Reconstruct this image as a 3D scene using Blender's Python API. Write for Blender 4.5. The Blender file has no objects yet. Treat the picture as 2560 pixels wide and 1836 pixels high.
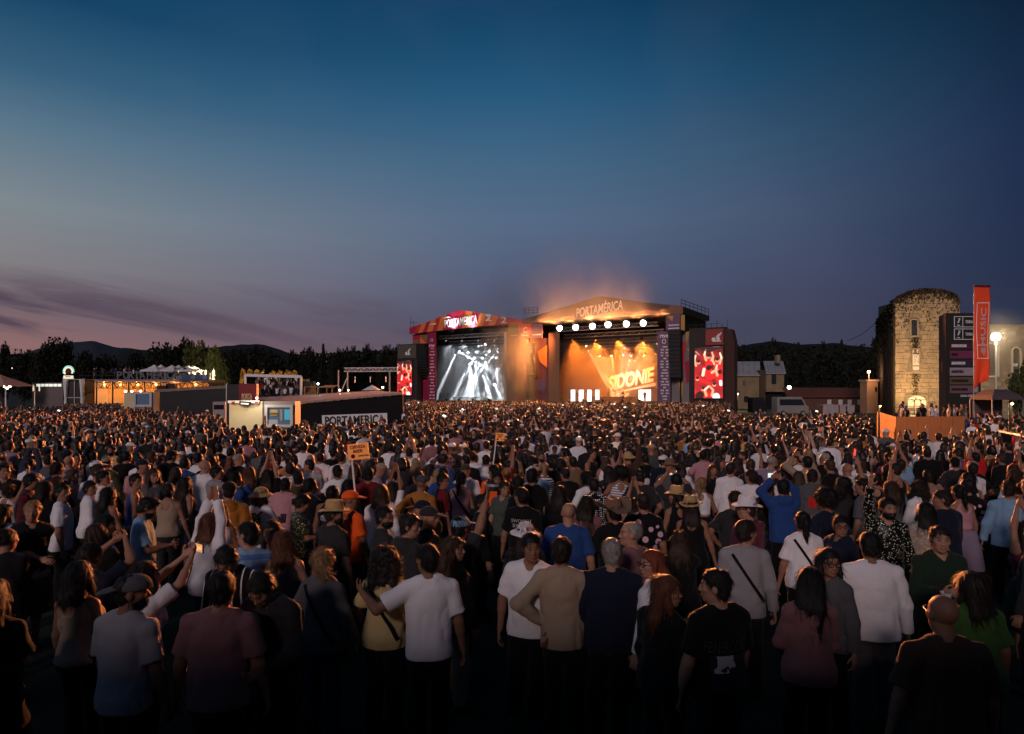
import bpy, bmesh, math, random, time
import numpy as np
from mathutils import Vector, Matrix, Euler
from mathutils.bvhtree import BVHTree
T0 = time.time()
S = bpy.context.scene
COL = S.collection
R = math.radians
rnd = random.Random(7)
# ------------------------------------------------------------------ camera
F, HY, CX, CZ = 1600.0, 985.0, 1280.0, 3.03      # focal length and horizon in photo pixels, camera height
cam_d = bpy.data.cameras.new('camera'); cam = bpy.data.objects.new('camera', cam_d); COL.objects.link(cam)
cam.location = (0, 0, CZ); cam.rotation_euler = (R(90), 0, 0)
cam_d.sensor_width = 36; cam_d.lens = 36 * F / 2560; cam_d.shift_y = (HY - 918) / 2560 * -1 * -1
cam_d.clip_start = .05; cam_d.clip_end = 9000
S.camera = cam
# ------------------------------------------------------------------ exposure, sampling
vs = S.view_settings
vs.view_transform = 'Standard'; vs.look = 'None'; vs.exposure = 0; vs.gamma = 1; vs.use_curve_mapping = False
S.render.engine = 'CYCLES'
cy = S.cycles
cy.use_denoising = True
try: cy.denoiser = 'OPENIMAGEDENOISE'
except Exception: pass
cy.max_bounces = 4; cy.diffuse_bounces = 2; cy.glossy_bounces = 2; cy.transmission_bounces = 2; cy.transparent_max_bounces = 12
cy.volume_bounces = 0; cy.volume_step_rate = .8; cy.volume_max_steps = 64
cy.use_light_tree = True; cy.sample_clamp_indirect = 4; cy.sample_clamp_direct = 0
cy.caustics_reflective = False; cy.caustics_refractive = False
# ------------------------------------------------------------------ sky
def srgb(r, g=None, b=None):
    if g is None: r, g, b = r
    f = lambda c: (c/255/12.92 if c/255 <= .04045 else ((c/255+.055)/1.055)**2.4)
    return (f(r), f(g), f(b), 1)
world = bpy.data.worlds.new('World'); S.world = world; world.use_nodes = True
wn, wl = world.node_tree.nodes, world.node_tree.links
wn.clear()
def N(nodes, typ, **kw):
    n = nodes.new(typ)
    for k, v in kw.items():
        if k.startswith('i_'): n.inputs[k[2:].replace('_', ' ')].default_value = v
        elif k.startswith('n_'): n.inputs[int(k[2:])].default_value = v
        else: setattr(n, k, v)
    return n
def math_n(nodes, links, op, a, b=None, clamp=False):
    n = nodes.new('ShaderNodeMath'); n.operation = op; n.use_clamp = clamp
    for i, v in enumerate((a, b)):
        if v is None: continue
        if isinstance(v, (int, float)): n.inputs[i].default_value = v
        else: links.new(v, n.inputs[i])
    return n.outputs[0]
wm = lambda op, a, b=None, c=False: math_n(wn, wl, op, a, b, c)
tc = wn.new('ShaderNodeTexCoord'); sep = wn.new('ShaderNodeSeparateXYZ'); wl.new(tc.outputs['Generated'], sep.inputs[0])
dx, dy, dz = sep.outputs
hyp = wm('SQRT', wm('ADD', wm('MULTIPLY', dx, dx), wm('MULTIPLY', dy, dy)))
el = wm('ARCTAN2', dz, hyp)                                   # elevation
cside = wm('DIVIDE', wm('MULTIPLY', dx, -1), wm('MAXIMUM', hyp, .001))   # +1 towards the afterglow on the left
elf = wm('DIVIDE', el, R(45), True)
def elramp(stops):
    n = wn.new('ShaderNodeValToRGB'); cr = n.color_ramp; cr.interpolation = 'B_SPLINE' if 0 else 'EASE'
    cr.interpolation = 'LINEAR'
    while len(cr.elements) < len(stops): cr.elements.new(.5)
    for e, (py, c) in zip(cr.elements, stops):
        e.position = py/45; e.color = srgb(c)
    wl.new(elf, n.inputs[0]); return n.outputs[0]
# elevation in degrees : colour of the dusk sky seen there
left = elramp([(0, (148, 104, 100)), (3.6, (142, 106, 106)), (6.3, (116, 100, 108)), (9.3, (130, 126, 130)), (13.3, (126, 136, 143)), (18.5, (90, 118, 138)), (22, (56, 96, 125)), (27, (20, 66, 100))])
mid = elramp([(0, (82, 76, 92)), (6, (80, 80, 102)), (10, (85, 93, 121)), (15, (86, 106, 133)), (20, (67, 102, 132)), (25, (40, 89, 125)), (31, (12, 64, 99)), (45, (4, 36, 64))])
right = elramp([(0, (52, 52, 70)), (6, (42, 50, 73)), (12, (37, 49, 78)), (18, (30, 48, 78)), (23, (21, 42, 68)), (27, (14, 34, 56)), (45, (5, 16, 32))])
fl = wm('SMOOTHSTEP' if False else 'DIVIDE', wm('MAXIMUM', cside, 0), .62, True)
fr = wm('DIVIDE', wm('MAXIMUM', wm('MULTIPLY', cside, -1), 0), .62, True)
def mixc(fac, a, b, bt='MIX'):
    n = wn.new('ShaderNodeMix'); n.data_type = 'RGBA'; n.blend_type = bt
    for s, v in ((0, fac), (6, a), (7, b)):
        if isinstance(v, (int, float, tuple)): n.inputs[s].default_value = v
        else: wl.new(v, n.inputs[s])
    return n.outputs[2]
fl2 = wm('POWER', fl, 1.15); fr2 = wm('POWER', fr, 1.5)
sky = mixc(fr2, mixc(fl2, mid, left), right)
# streaky dusk cloud low in the sky, thickest towards the afterglow
az = wm('ARCTAN2', dx, dy)
cv = wn.new('ShaderNodeCombineXYZ')
wl.new(wm('MULTIPLY', az, 3.2), cv.inputs[0]); wl.new(wm('ADD', wm('MULTIPLY', el, 30), wm('MULTIPLY', az, 5)), cv.inputs[1])
nz = N(wn, 'ShaderNodeTexNoise', i_Scale=1.0, i_Detail=5.0, i_Roughness=.55, i_Distortion=.6); wl.new(cv.outputs[0], nz.inputs['Vector'])
cl = wm('MULTIPLY', wm('SUBTRACT', nz.outputs[0], .47), 7, True)
band = wm('MULTIPLY', wm('SUBTRACT', 1, wm('DIVIDE', wm('ABSOLUTE', wm('SUBTRACT', el, R(5.6))), R(3.6))), 1.5, True)
cmask = wm('MULTIPLY', wm('MULTIPLY', cl, band), wm('ADD', wm('MULTIPLY', fl, .85), .08))
sky = mixc(cmask, sky, srgb(84, 70, 85))
# large soft unevenness
nz2 = N(wn, 'ShaderNodeTexNoise', i_Scale=2.6, i_Detail=3.0); wl.new(tc.outputs['Generated'], nz2.inputs['Vector'])
sky = mixc(wm('MULTIPLY', wm('SUBTRACT', nz2.outputs[0], .5), .35, True), sky, srgb(120, 110, 140))
bg = wn.new('ShaderNodeBackground'); bg.inputs[1].default_value = 1.0; wl.new(sky, bg.inputs[0])
wo = wn.new('ShaderNodeOutputWorld'); wl.new(bg.outputs[0], wo.inputs[0])
# ------------------------------------------------------------------ the one sun: last low pinkish light from behind the camera
sd = bpy.data.lights.new('sun', 'SUN'); sun = bpy.data.objects.new('sun', sd); COL.objects.link(sun)
SUN_E, SUN_EL, SUN_AZ = 1.0, 23.0, -20.0          # azimuth measured from straight behind, negative = from the left
sd.energy = SUN_E; sd.angle = R(8); sd.color = (1.0, .78, .77)
sv = Vector((math.sin(R(SUN_AZ))*math.cos(R(SUN_EL)), -math.cos(R(SUN_AZ))*math.cos(R(SUN_EL)), math.sin(R(SUN_EL))))
sun.rotation_euler = sv.to_track_quat('Z', 'Y').to_euler(); sun.location = sv*50 + Vector((0, 0, 10))
# ------------------------------------------------------------------ helpers
def at(px, py, D):
    return Vector(((px-CX)/F*D, D, CZ - (py-HY)/F*D))
def tag(o, label=None, cat=None, group=None, kind=None):
    if label: o['label'] = label
    if cat: o['category'] = cat
    if group: o['group'] = group
    if kind: o['kind'] = kind
    return o
def empty(name, loc=(0, 0, 0), rz=0, label=None, cat=None, group=None, kind=None):
    o = bpy.data.objects.new(name, None); COL.objects.link(o); o.location = loc; o.rotation_euler = (0, 0, rz); o.empty_display_size = .2
    return tag(o, label, cat, group, kind)
def link(name, me, parent=None, mat=None, loc=None, rot=None):
    o = bpy.data.objects.new(name, me); COL.objects.link(o)
    if parent is not None: o.parent = parent
    if loc is not None: o.location = loc
    if rot is not None: o.rotation_euler = rot
    if mat is not None:
        if not me.materials: me.materials.append(None)
        o.material_slots[0].link = 'OBJECT'; o.material_slots[0].material = mat
    return o
class MB:
    """collects polygons; build() links them as one mesh"""
    def __init__(s): s.v, s.f, s.m, s.cur = [], [], [], 0
    def poly(s, pts, faces):
        n = len(s.v); s.v += [tuple(p) for p in pts]
        for f in faces: s.f.append([n+i for i in f]); s.m.append(s.cur)
        return s
    def box(s, c, d, rz=0, M=None):
        hx, hy, hz = d[0]/2, d[1]/2, d[2]/2
        pts = [Vector((x, y, z)) for z in (-hz, hz) for y in (-hy, hy) for x in (-hx, hx)]
        if M is not None: pts = [M @ p for p in pts]
        elif rz: pts = [Matrix.Rotation(rz, 3, 'Z') @ p for p in pts]
        c = Vector(c)
        return s.poly([p+c for p in pts], [(0, 2, 3, 1), (4, 5, 7, 6), (0, 1, 5, 4), (2, 6, 7, 3), (0, 4, 6, 2), (1, 3, 7, 5)])
    def bar(s, a, b, w, h=None):
        a, b = Vector(a), Vector(b); d = b-a; L = d.length
        if L < 1e-6: return s
        M = d.to_track_quat('X', 'Z').to_matrix()
        return s.box((a+b)/2, (L, w, h or w), M=M)
    def tube(s, pts, r, n=8, cap=True):
        pts = [Vector(p) for p in pts]; rr = r if isinstance(r, (list, tuple)) else [r]*len(pts)
        ring = []
        for i, p in enumerate(pts):
            d = (pts[min(i+1, len(pts)-1)] - pts[max(i-1, 0)]).normalized()
            q = d.to_track_quat('Z', 'Y')
            ring.append([p + q @ Vector((math.cos(2*math.pi*k/n)*rr[i], math.sin(2*math.pi*k/n)*rr[i], 0)) for k in range(n)])
        V = [p for g in ring for p in g]; Fc = []
        for i in range(len(pts)-1):
            for k in range(n):
                Fc.append((i*n+k, i*n+(k+1) % n, (i+1)*n+(k+1) % n, (i+1)*n+k))
        if cap: Fc += [tuple(range(n))[::-1], tuple((len(pts)-1)*n+k for k in range(n))]
        return s.poly(V, Fc)
    def lathe(s, prof, c=(0, 0, 0), n=16, M=None):
        V, Fc = [], []; c = Vector(c)
        for r, z in prof:
            for k in range(n):
                p = Vector((r*math.cos(2*math.pi*k/n), r*math.sin(2*math.pi*k/n), z))
                V.append((M @ p if M is not None else p)+c)
        for i in range(len(prof)-1):
            for k in range(n): Fc.append((i*n+k, i*n+(k+1) % n, (i+1)*n+(k+1) % n, (i+1)*n+k))
        Fc += [tuple(range(n))[::-1], tuple((len(prof)-1)*n+k for k in range(n))]
        return s.poly(V, Fc)
    def prism(s, outline, y0, y1):
        """outline: (x, z) counter-clockwise seen from -y; extruded from y0 to y1"""
        n = len(outline)
        V = [(x, y0, z) for x, z in outline] + [(x, y1, z) for x, z in outline]
        return s.poly(V, [tuple(range(n)), tuple(range(2*n-1, n-1, -1))] + [(i, i+n, (i+1) % n + n, (i+1) % n) for i in range(n)])
    def mesh(s, name):
        me = bpy.data.meshes.new(name); me.from_pydata(s.v, [], s.f); me.update()
        return me
    def build(s, name, mats, parent=None, smooth=False, loc=None, rot=None):
        me = s.mesh(name)
        if not isinstance(mats, (list, tuple)): mats = [mats]
        for m in mats: me.materials.append(m)
        if len(mats) > 1: me.polygons.foreach_set('material_index', s.m)
        if smooth: me.shade_smooth()
        return link(name, me, parent, None, loc, rot)
# ------------------------------------------------------------------ materials
MATS = {}
def mat(name, col, rough=.8, var=.12, scale=8, bump=0., bscale=40, metal=0., emit=None, estr=0., spec=.3, sheen=0.):
    if name in MATS: return MATS[name]
    m = bpy.data.materials.new(name); m.use_nodes = True; nt = m.node_tree; nd, lk = nt.nodes, nt.links
    b = nd['Principled BSDF']; b.inputs['Roughness'].default_value = rough; b.inputs['Metallic'].default_value = metal
    b.inputs['Specular IOR Level'].default_value = spec
    if sheen: b.inputs['Sheen Weight'].default_value = sheen
    c = tuple(col[:3])+(1,)
    if var:
        t = nd.new('ShaderNodeTexCoord'); n = N(nd, 'ShaderNodeTexNoise', i_Scale=scale, i_Detail=4.0); lk.new(t.outputs['Object'], n.inputs['Vector'])
        mx = nd.new('ShaderNodeMix'); mx.data_type = 'RGBA'
        mx.inputs[6].default_value = tuple(x*(1-var) for x in c[:3])+(1,); mx.inputs[7].default_value = tuple(min(1, x*(1+var)) for x in c[:3])+(1,)
        lk.new(n.outputs[0], mx.inputs[0]); lk.new(mx.outputs[2], b.inputs['Base Color'])
    else: b.inputs['Base Color'].default_value = c
    if bump:
        t = nd.new('ShaderNodeTexCoord'); n = N(nd, 'ShaderNodeTexNoise', i_Scale=bscale, i_Detail=3.0); lk.new(t.outputs['Object'], n.inputs['Vector'])
        bn = nd.new('ShaderNodeBump'); bn.inputs['Strength'].default_value = bump; bn.inputs['Distance'].default_value = .02
        lk.new(n.outputs[0], bn.inputs['Height']); lk.new(bn.outputs[0], b.inputs['Normal'])
    if emit:
        b.inputs['Emission Color'].default_value = tuple(emit[:3])+(1,); b.inputs['Emission Strength'].default_value = estr
    MATS[name] = m; return m
# ================================================================== PEOPLE: signed-distance bodies meshed by surface nets
class Field:
    def __init__(s, lo, hi, h):
        s.lo = np.array(lo, np.float32); s.h = h
        s.n = np.ceil((np.array(hi)-s.lo)/h).astype(int)+1
        s.D = np.full(s.n, .2, np.float32)
        s.ax = [s.lo[i]+h*np.arange(s.n[i], dtype=np.float32) for i in range(3)]
    def block(s, lo, hi, mg):
        sl = []
        for i in range(3):
            a = int(np.floor((lo[i]-mg-s.lo[i])/s.h)); b = int(np.ceil((hi[i]+mg-s.lo[i])/s.h))+1
            a = max(a, 0); b = min(b, s.n[i])
            if b <= a: return None
            sl.append(slice(a, b))
        X = s.ax[0][sl[0]][:, None, None]; Y = s.ax[1][sl[1]][None, :, None]; Z = s.ax[2][sl[2]][None, None, :]
        return tuple(sl), X, Y, Z
    def put(s, sl, d, k=0., sub=False):
        A = s.D[sl]
        if sub:
            d = -d
            if k > 0:
                hh = np.clip(.5-.5*(d-A)/k*-1*-1, 0, 1); hh = np.clip(.5-.5*(A-d)/k, 0, 1)
                s.D[sl] = A+(d-A)*hh + k*hh*(1-hh)
            else: s.D[sl] = np.maximum(A, d)
        elif k > 0:
            hh = np.clip(.5+.5*(A-d)/k, 0, 1); s.D[sl] = A+(d-A)*hh - k*hh*(1-hh)
        else: s.D[sl] = np.minimum(A, d)
    def cone(s, a, b, ra, rb, k=.03, cut=None, sub=False):
        a, b = np.array(a, np.float32), np.array(b, np.float32); r = max(ra, rb)
        bl = s.block(np.minimum(a, b)-r, np.maximum(a, b)+r, k+.03)
        if bl is None: return
        sl, X, Y, Z = bl; ba = b-a; L2 = float(ba@ba)+1e-9
        px, py, pz = X-a[0], Y-a[1], Z-a[2]
        t = np.clip((px*ba[0]+py*ba[1]+pz*ba[2])/L2, 0, 1)
        d = np.sqrt((px-t*ba[0])**2+(py-t*ba[1])**2+(pz-t*ba[2])**2)-(ra+(rb-ra)*t)
        if cut is not None:                                   # flat end at b
            u = ba/math.sqrt(L2); d = np.maximum(d, (X-b[0])*u[0]+(Y-b[1])*u[1]+(Z-b[2])*u[2]-cut)
        s.put(sl, d, k, sub)
    def ell(s, c, r, k=.02, M=None, sub=False, post=None):
        c = np.array(c, np.float32); rm = max(r)
        bl = s.block(c-rm, c+rm, k+.03)
        if bl is None: return
        sl, X, Y, Z = bl; x, y, z = X-c[0], Y-c[1], Z-c[2]
        if M is not None:
            M = np.array(M, np.float32); x, y, z = (M[0, i]*x+M[1, i]*y+M[2, i]*z for i in range(3))
        k0 = np.sqrt((x/r[0])**2+(y/r[1])**2+(z/r[2])**2); k1 = np.sqrt((x/r[0]**2)**2+(y/r[1]**2)**2+(z/r[2]**2)**2)+1e-6
        d = k0*(k0-1)/k1
        if post is not None: d = post(d, x, y, z)
        s.put(sl, d, k, sub)
    def trunk(s, st, zt, zb, infl=0, k=.02, lean=0., flare=0.):
        """stations (z, rx, ry, cy): an elliptical column with the profile of a torso"""
        st = sorted(st); zz = [q[0] for q in st]
        rmx = max(q[1] for q in st)+infl; 
        bl = s.block((-rmx-.1, -rmx-.3, zb), (rmx+.1, rmx+.3, zt), .06)
        sl, X, Y, Z = bl; z1 = Z[0, 0]
        sm = np.linspace(zz[0], zz[-1], 60); ker = np.ones(5)/5
        def it(j):
            v = np.interp(sm, zz, [q[j] for q in st]); v = np.convolve(np.pad(v, 2, 'edge'), ker, 'valid'); return np.interp(z1, sm, v).astype(np.float32)[None, None, :]
        rx, ry, cyy = it(1)+infl, it(2)+infl, it(3)+lean*np.maximum(z1-.95, 0)[None, None, :]
        d = (np.sqrt((X/rx)**2+((Y-cyy)/ry)**2)-1)*np.minimum(rx, ry)
        d = np.maximum(np.maximum(d, Z-zt), zb-Z)
        s.put(sl, d, k)
    def noise(s, amp, f, seed=0, ridge=False):
        """folds: smooth value noise added to the field, f = cells per metre in x, y, z"""
        g = np.random.RandomState(seed)
        near = np.abs(s.D) < .06
        if not near.any(): return
        sh = [max(2, int(s.n[i]*s.h*f[i])+3) for i in range(3)]
        A = g.uniform(-1, 1, sh).astype(np.float32)
        for i in range(3):
            u = (s.ax[i]-s.lo[i])*f[i]; j = np.minimum(u.astype(int), sh[i]-2); t = u-j; t = t*t*(3-2*t)
            t = t.reshape([-1 if q == i else 1 for q in range(3)])
            A = np.take(A, j, i)*(1-t)+np.take(A, j+1, i)*t
        if ridge: A = .6-2.2*np.abs(A)
        s.D += np.where(near, A*amp-amp*(.55 if ridge else 0), 0).astype(np.float32)
    def clip_plane(s, n, c, k=0):
        """keeps n.p <= c"""
        d = s.ax[0][:, None, None]*n[0]+s.ax[1][None, :, None]*n[1]+s.ax[2][None, None, :]*n[2]-c
        s.D = np.maximum(s.D, d).astype(np.float32)
    def mesh(s):
        D = s.D; I = D < 0
        n0, n1, n2 = (q-1 for q in D.shape)
        cnt = np.zeros((n0, n1, n2), np.int8); offs = [(i, j, k) for i in (0, 1) for j in (0, 1) for k in (0, 1)]
        for o in offs: cnt += I[o[0]:o[0]+n0, o[1]:o[1]+n1, o[2]:o[2]+n2]
        act = (cnt > 0) & (cnt < 8); idx = np.argwhere(act)
        if len(idx) == 0: return np.zeros((0, 3)), np.zeros((0, 4), int)
        num = np.full(act.shape, -1, np.int32); num[act] = np.arange(len(idx))
        val = np.stack([D[idx[:, 0]+o[0], idx[:, 1]+o[1], idx[:, 2]+o[2]] for o in offs], 1)
        P = np.zeros((len(idx), 3), np.float32); W = np.zeros(len(idx), np.float32)
        for a in range(8):
            for ax in range(3):
                if offs[a][ax]: continue
                ob = list(offs[a]); ob[ax] = 1; b = offs.index(tuple(ob))
                va, vb = val[:, a], val[:, b]; m = (va < 0) != (vb < 0)
                t = np.where(m, va/np.where(m, va-vb, 1), 0)
                pt = np.tile(np.array(offs[a], np.float32), (len(idx), 1)); pt[:, ax] = t
                P += pt*m[:, None]; W += m
        V = s.lo + (idx+P/W[:, None])*s.h
        Q = []
        for ax in range(3):
            o1, o2 = [(1, 2), (2, 0), (0, 1)][ax]
            sl0 = [slice(None)]*3; sl1 = [slice(None)]*3
            sl0[ax] = slice(0, -1); sl1[ax] = slice(1, None)
            for o in (o1, o2):
                sl0[o] = slice(1, -1); sl1[o] = slice(1, -1)
            A, B = I[tuple(sl0)], I[tuple(sl1)]; e = np.argwhere(A != B)
            if len(e) == 0: continue
            ins = A[e[:, 0], e[:, 1], e[:, 2]]
            e = e.copy(); e[:, o1] += 1; e[:, o2] += 1
            def cell(d1, d2):
                q = e.copy(); q[:, o1] += d1; q[:, o2] += d2; return num[q[:, 0], q[:, 1], q[:, 2]]
            q = np.stack([cell(-1, -1), cell(0, -1), cell(0, 0), cell(-1, 0)], 1)
            q[~ins] = q[~ins][:, ::-1]; Q.append(q)
        return V, np.concatenate(Q)
def np_mesh(name, V, Q, smooth=True):
    me = bpy.data.meshes.new(name); n = len(V); m = len(Q)
    me.vertices.add(n); me.vertices.foreach_set('co', np.asarray(V, np.float32).ravel())
    me.loops.add(m*4); me.loops.foreach_set('vertex_index', np.asarray(Q, np.int32).ravel())
    me.polygons.add(m); me.polygons.foreach_set('loop_start', np.arange(m, dtype=np.int32)*4)
    try: me.polygons.foreach_set('loop_total', np.full(m, 4, np.int32))
    except Exception: pass
    me.update(calc_edges=True)
    if smooth: me.polygons.foreach_set('use_smooth', np.ones(m, bool))
    return me
def unit(v):
    v = np.array(v, float); return v/(np.linalg.norm(v)+1e-9)
# ---- torso stations (z, half width, half depth, centre y)
TORSO = {'m': [(.80, .165, .115, -.005), (.93, .165, .118, -.01), (1.06, .147, .108, 0), (1.18, .158, .112, .005), (1.30, .178, .118, .002), (1.40, .165, .098, -.008), (1.455, .10, .07, -.012), (1.50, .06, .06, -.012)],
         'f': [(.78, .172, .120, -.01), (.92, .176, .128, -.015), (1.03, .128, .098, 0), (1.13, .134, .102, .004), (1.22, .150, .112, .008), (1.32, .150, .098, -.004), (1.385, .10, .068, -.012), (1.43, .052, .054, -.012)]}
class Pose:
    """joint positions of one standing pose; the person faces +y"""
    def __init__(s, sex='m', L=None, Rr=None, yaw=0, pitch=0, roll=0, lean=.03, wide=1., poleL=None, poleR=None, curl=.5, curlR=None):
        m = sex == 'm'; s.sex, s.lean, s.wide = sex, lean, wide
        sh = .172*wide if m else .147*wide; zs = 1.398 if m else 1.328
        dy = lambda z: lean*max(z-.95, 0)
        s.sh = [np.array((-sh, dy(zs)-.008, zs)), np.array((sh, dy(zs)-.008, zs))]
        s.l1, s.l2 = (.295, .265) if m else (.27, .24)
        s.nb = np.array((0, dy(1.47)-.012, 1.47 if m else 1.40))
        s.hc0 = np.array((0, dy(1.6)+.022, 1.632 if m else 1.548))       # head centre
        s.HM = np.array(Matrix.Rotation(R(yaw), 3, 'Z') @ Matrix.Rotation(R(-pitch), 3, 'X') @ Matrix.Rotation(R(roll), 3, 'Y'))
        s.piv = s.nb+np.array((0, .005, .07)); s.hc = s.piv + s.HM @ (s.hc0-s.piv)
        s.el, s.ha, s.hd = [], [], []
        for i, (T, pole) in enumerate(((L, poleL), (Rr, poleR))):
            sg = -1 if i == 0 else 1
            T = np.array(T if T is not None else (.295*(1 if wide < 1.05 else 1.08), .06, .83) if m else (.262, .06, .80)) * np.array((sg, 1, 1))
            v = T-s.sh[i]; d = np.linalg.norm(v); dm = (s.l1+s.l2)*.995
            if d > dm: v *= dm/d; d = dm
            u = v/d; a = (s.l1**2-s.l2**2+d*d)/(2*d); hh = math.sqrt(max(s.l1**2-a*a, 0))
            p = np.array(pole if pole is not None else (.5, -.6, -.6))*np.array((sg, 1, 1)); p = p-u*(p@u); p = unit(p)
            s.el.append(s.sh[i]+u*a+p*hh); s.ha.append(s.sh[i]+v); s.hd.append(unit(s.ha[i]-s.el[i]))
        s.curl = [curl, curl if curlR is None else curlR]
        s.leg = [(np.array((sg*.088, -.01, .90)), np.array((sg*.098, .012, .49)), np.array((sg*.105, -.03, .085))) for sg in (-1, 1)]
    def Hmat(s):
        M = Matrix.Identity(4)
        for i in range(3):
            for j in range(3): M[i][j] = s.HM[i, j]
            M[i][3] = s.hc[i]
        sc = 1.0 if s.sex == 'm' else .95
        return M @ Matrix.Scale(sc, 4)
    def bounds(s):
        P = np.array(s.sh+s.el+s.ha+[h+d*.2 for h, d in zip(s.ha, s.hd)]+[s.hc+(0, 0, .15), s.hc-(.15, .16, 0), s.hc+(.15, .16, 0), np.array((-.26, -.2, 0)), np.array((.26, .2, .0))])
        return P.min(0)-.09, P.max(0)+.09
def hand(f, p, i, h):
    d = p.hd[i]; H = p.ha[i]; ctr = np.array((0, .05, H[2]))
    n = ctr-H; n = n-d*(n@d); n = unit(n); sd = np.cross(d, n)
    if sd@np.array((0, .6, .8)) < 0: sd = -sd                           # thumb side up / forward
    fr = .0088 if h < .01 else max(.0088, h*.62)
    M = np.stack([sd, n, d], 1)
    f.ell(H+d*.05, (.040, .017, .056), .015, M)
    c = p.curl[i]
    for q, ln in enumerate((.072, .080, .076, .060)):
        b = H+d*.09+sd*((1.5-q)*.0195)
        d1 = unit(d*math.cos(c*.9)+n*math.sin(c*.9)+sd*(1.5-q)*.05); e = b+d1*ln*.5
        d2 = unit(d*math.cos(c*2.1)+n*math.sin(c*2.1)); g = e+d2*ln*.5
        f.cone(b, e, fr*1.05, fr, .006); f.cone(e, g, fr, fr*.9, .004)
    b = H+d*.028+sd*.026+n*.004; e = b+unit(d*.62+sd*.72+n*.30)*.038; g = e+unit(d*.85+sd*.25+n*.45)*.034
    f.cone(b, e, fr*1.3, fr*1.15, .012); f.cone(e, g, fr*1.15, fr, .005)
def head(f, p, h):
    M, c = p.HM, p.hc; sc = 1.0 if p.sex == 'm' else .95
    T = lambda q: c+M@(np.array(q)*sc)
    E = lambda q, r, k=.02, sub=False: f.ell(T(q), tuple(x*sc for x in r), k, M, sub)
    C = lambda a, b, ra, rb, k=.01, sub=False: f.cone(T(a), T(b), ra*sc, rb*sc, k, None, sub)
    j = 1.0 if p.sex == 'm' else .9
    E((0, -.014, .036), (.077, .099, .088), .0)
    E((0, .016, -.028), (.063, .074, .088), .03)
    E((0, .012, -.068), (.056*j, .064, .044), .025)
    E((0, .058, -.094), (.026*j, .026, .022), .02)
    for sg in (-1, 1):
        E((sg*.043, .056, -.014), (.024, .026, .022), .02)
        E((sg*.0785, -.012, -.002), (.010, .022, .032), .008)
    if h < .03:
        C((-.034, .083, .028), (.034, .083, .028), .010, .010, .014)
        for sg in (-1, 1): E((sg*.031, .100, .008), (.018, .016, .012), .010, True)
        for sg in (-1, 1): E((sg*.031, .0805, .008), (.0125, .0125, .0115), .003)
        C((0, .086, .014), (0, .106, -.030), .008, .0115, .010)
        for sg in (-1, 1): E((sg*.011, .095, -.034), (.009, .011, .008), .006)
        E((0, .093, -.060), (.023, .010, .0055), .006); E((0, .090, -.070), (.019, .011, .0065), .005)
def body_field(p, h, legs=True):
    lo, hi = p.bounds(); lo[2] = -.03
    f = Field(lo, hi, h); w = p.wide
    st = [(z, rx*w, ry*w, c) for z, rx, ry, c in TORSO[p.sex]]
    f.trunk(st, st[-1][0], .80, 0, 0, p.lean)
    m = p.sex == 'm'
    if not m:
        for sg in (-1, 1): f.ell((sg*.068, .085+p.lean*.3, 1.215), (.062, .058, .062), .03)
    for i in range(2):
        sh, el, ha = p.sh[i], p.el[i], p.ha[i]; q = 1.0 if m else .84
        f.cone(p.nb+np.array(((-.04, .04)[i], -.01, -.005)), sh+np.array((0, 0, .005)), .048*q, .052*q, .04)
        f.cone(sh, el, .054*q*w, .042*q*w, .03); f.cone(el, ha, .042*q, .027*q, .015)
        f.cone(el, el+(ha-el)*.35, .042*q, .042*q, .02)
        hand(f, p, i, h)
        if legs:
            a, b, c = p.leg[i]
            f.cone(a, b, .086, .056, .04); f.cone(b, c, .055, .037, .02); f.ell(b+(c-b)*.3+(0, -.018, 0), (.05, .05, .11), .03)
            f.ell(c+np.array((0, .06, -.045)), (.043, .125, .038), .02)
    f.cone(p.nb, p.hc+p.HM@np.array((0, -.022, -.075)), .060 if m else .050, .056 if m else .047, .02)
    head(f, p, h)
    return f
def body_mesh(name, p, h):
    f = body_field(p, h); V, Q = f.mesh(); me = np_mesh(name, V, Q)
    # flesh tint: lips and brows, painted where they are on the face
    L = (V-p.hc)@p.HM; x, y, z = np.abs(L[:, 0]), L[:, 1], L[:, 2]
    fr = y > .055
    lips = np.clip(1.3-np.sqrt((x/.026)**2+((z+.064)/.012)**2), 0, 1)*fr
    brow = np.clip(1.35-np.sqrt(((x-.032)/.024)**2+((z-.031-.06*(x-.03))/.0085)**2), 0, 1)*fr
    eye = np.clip(1.4-np.sqrt(((x-.031)/.017)**2+((z-.008)/.009)**2), 0, 1)*fr
    at_ = me.attributes.new('flesh', 'FLOAT_COLOR', 'POINT')
    at_.data.foreach_set('color', np.stack([lips, np.maximum(brow, 0), eye, np.ones(len(V))], 1).astype(np.float32).ravel())
    return me
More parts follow.
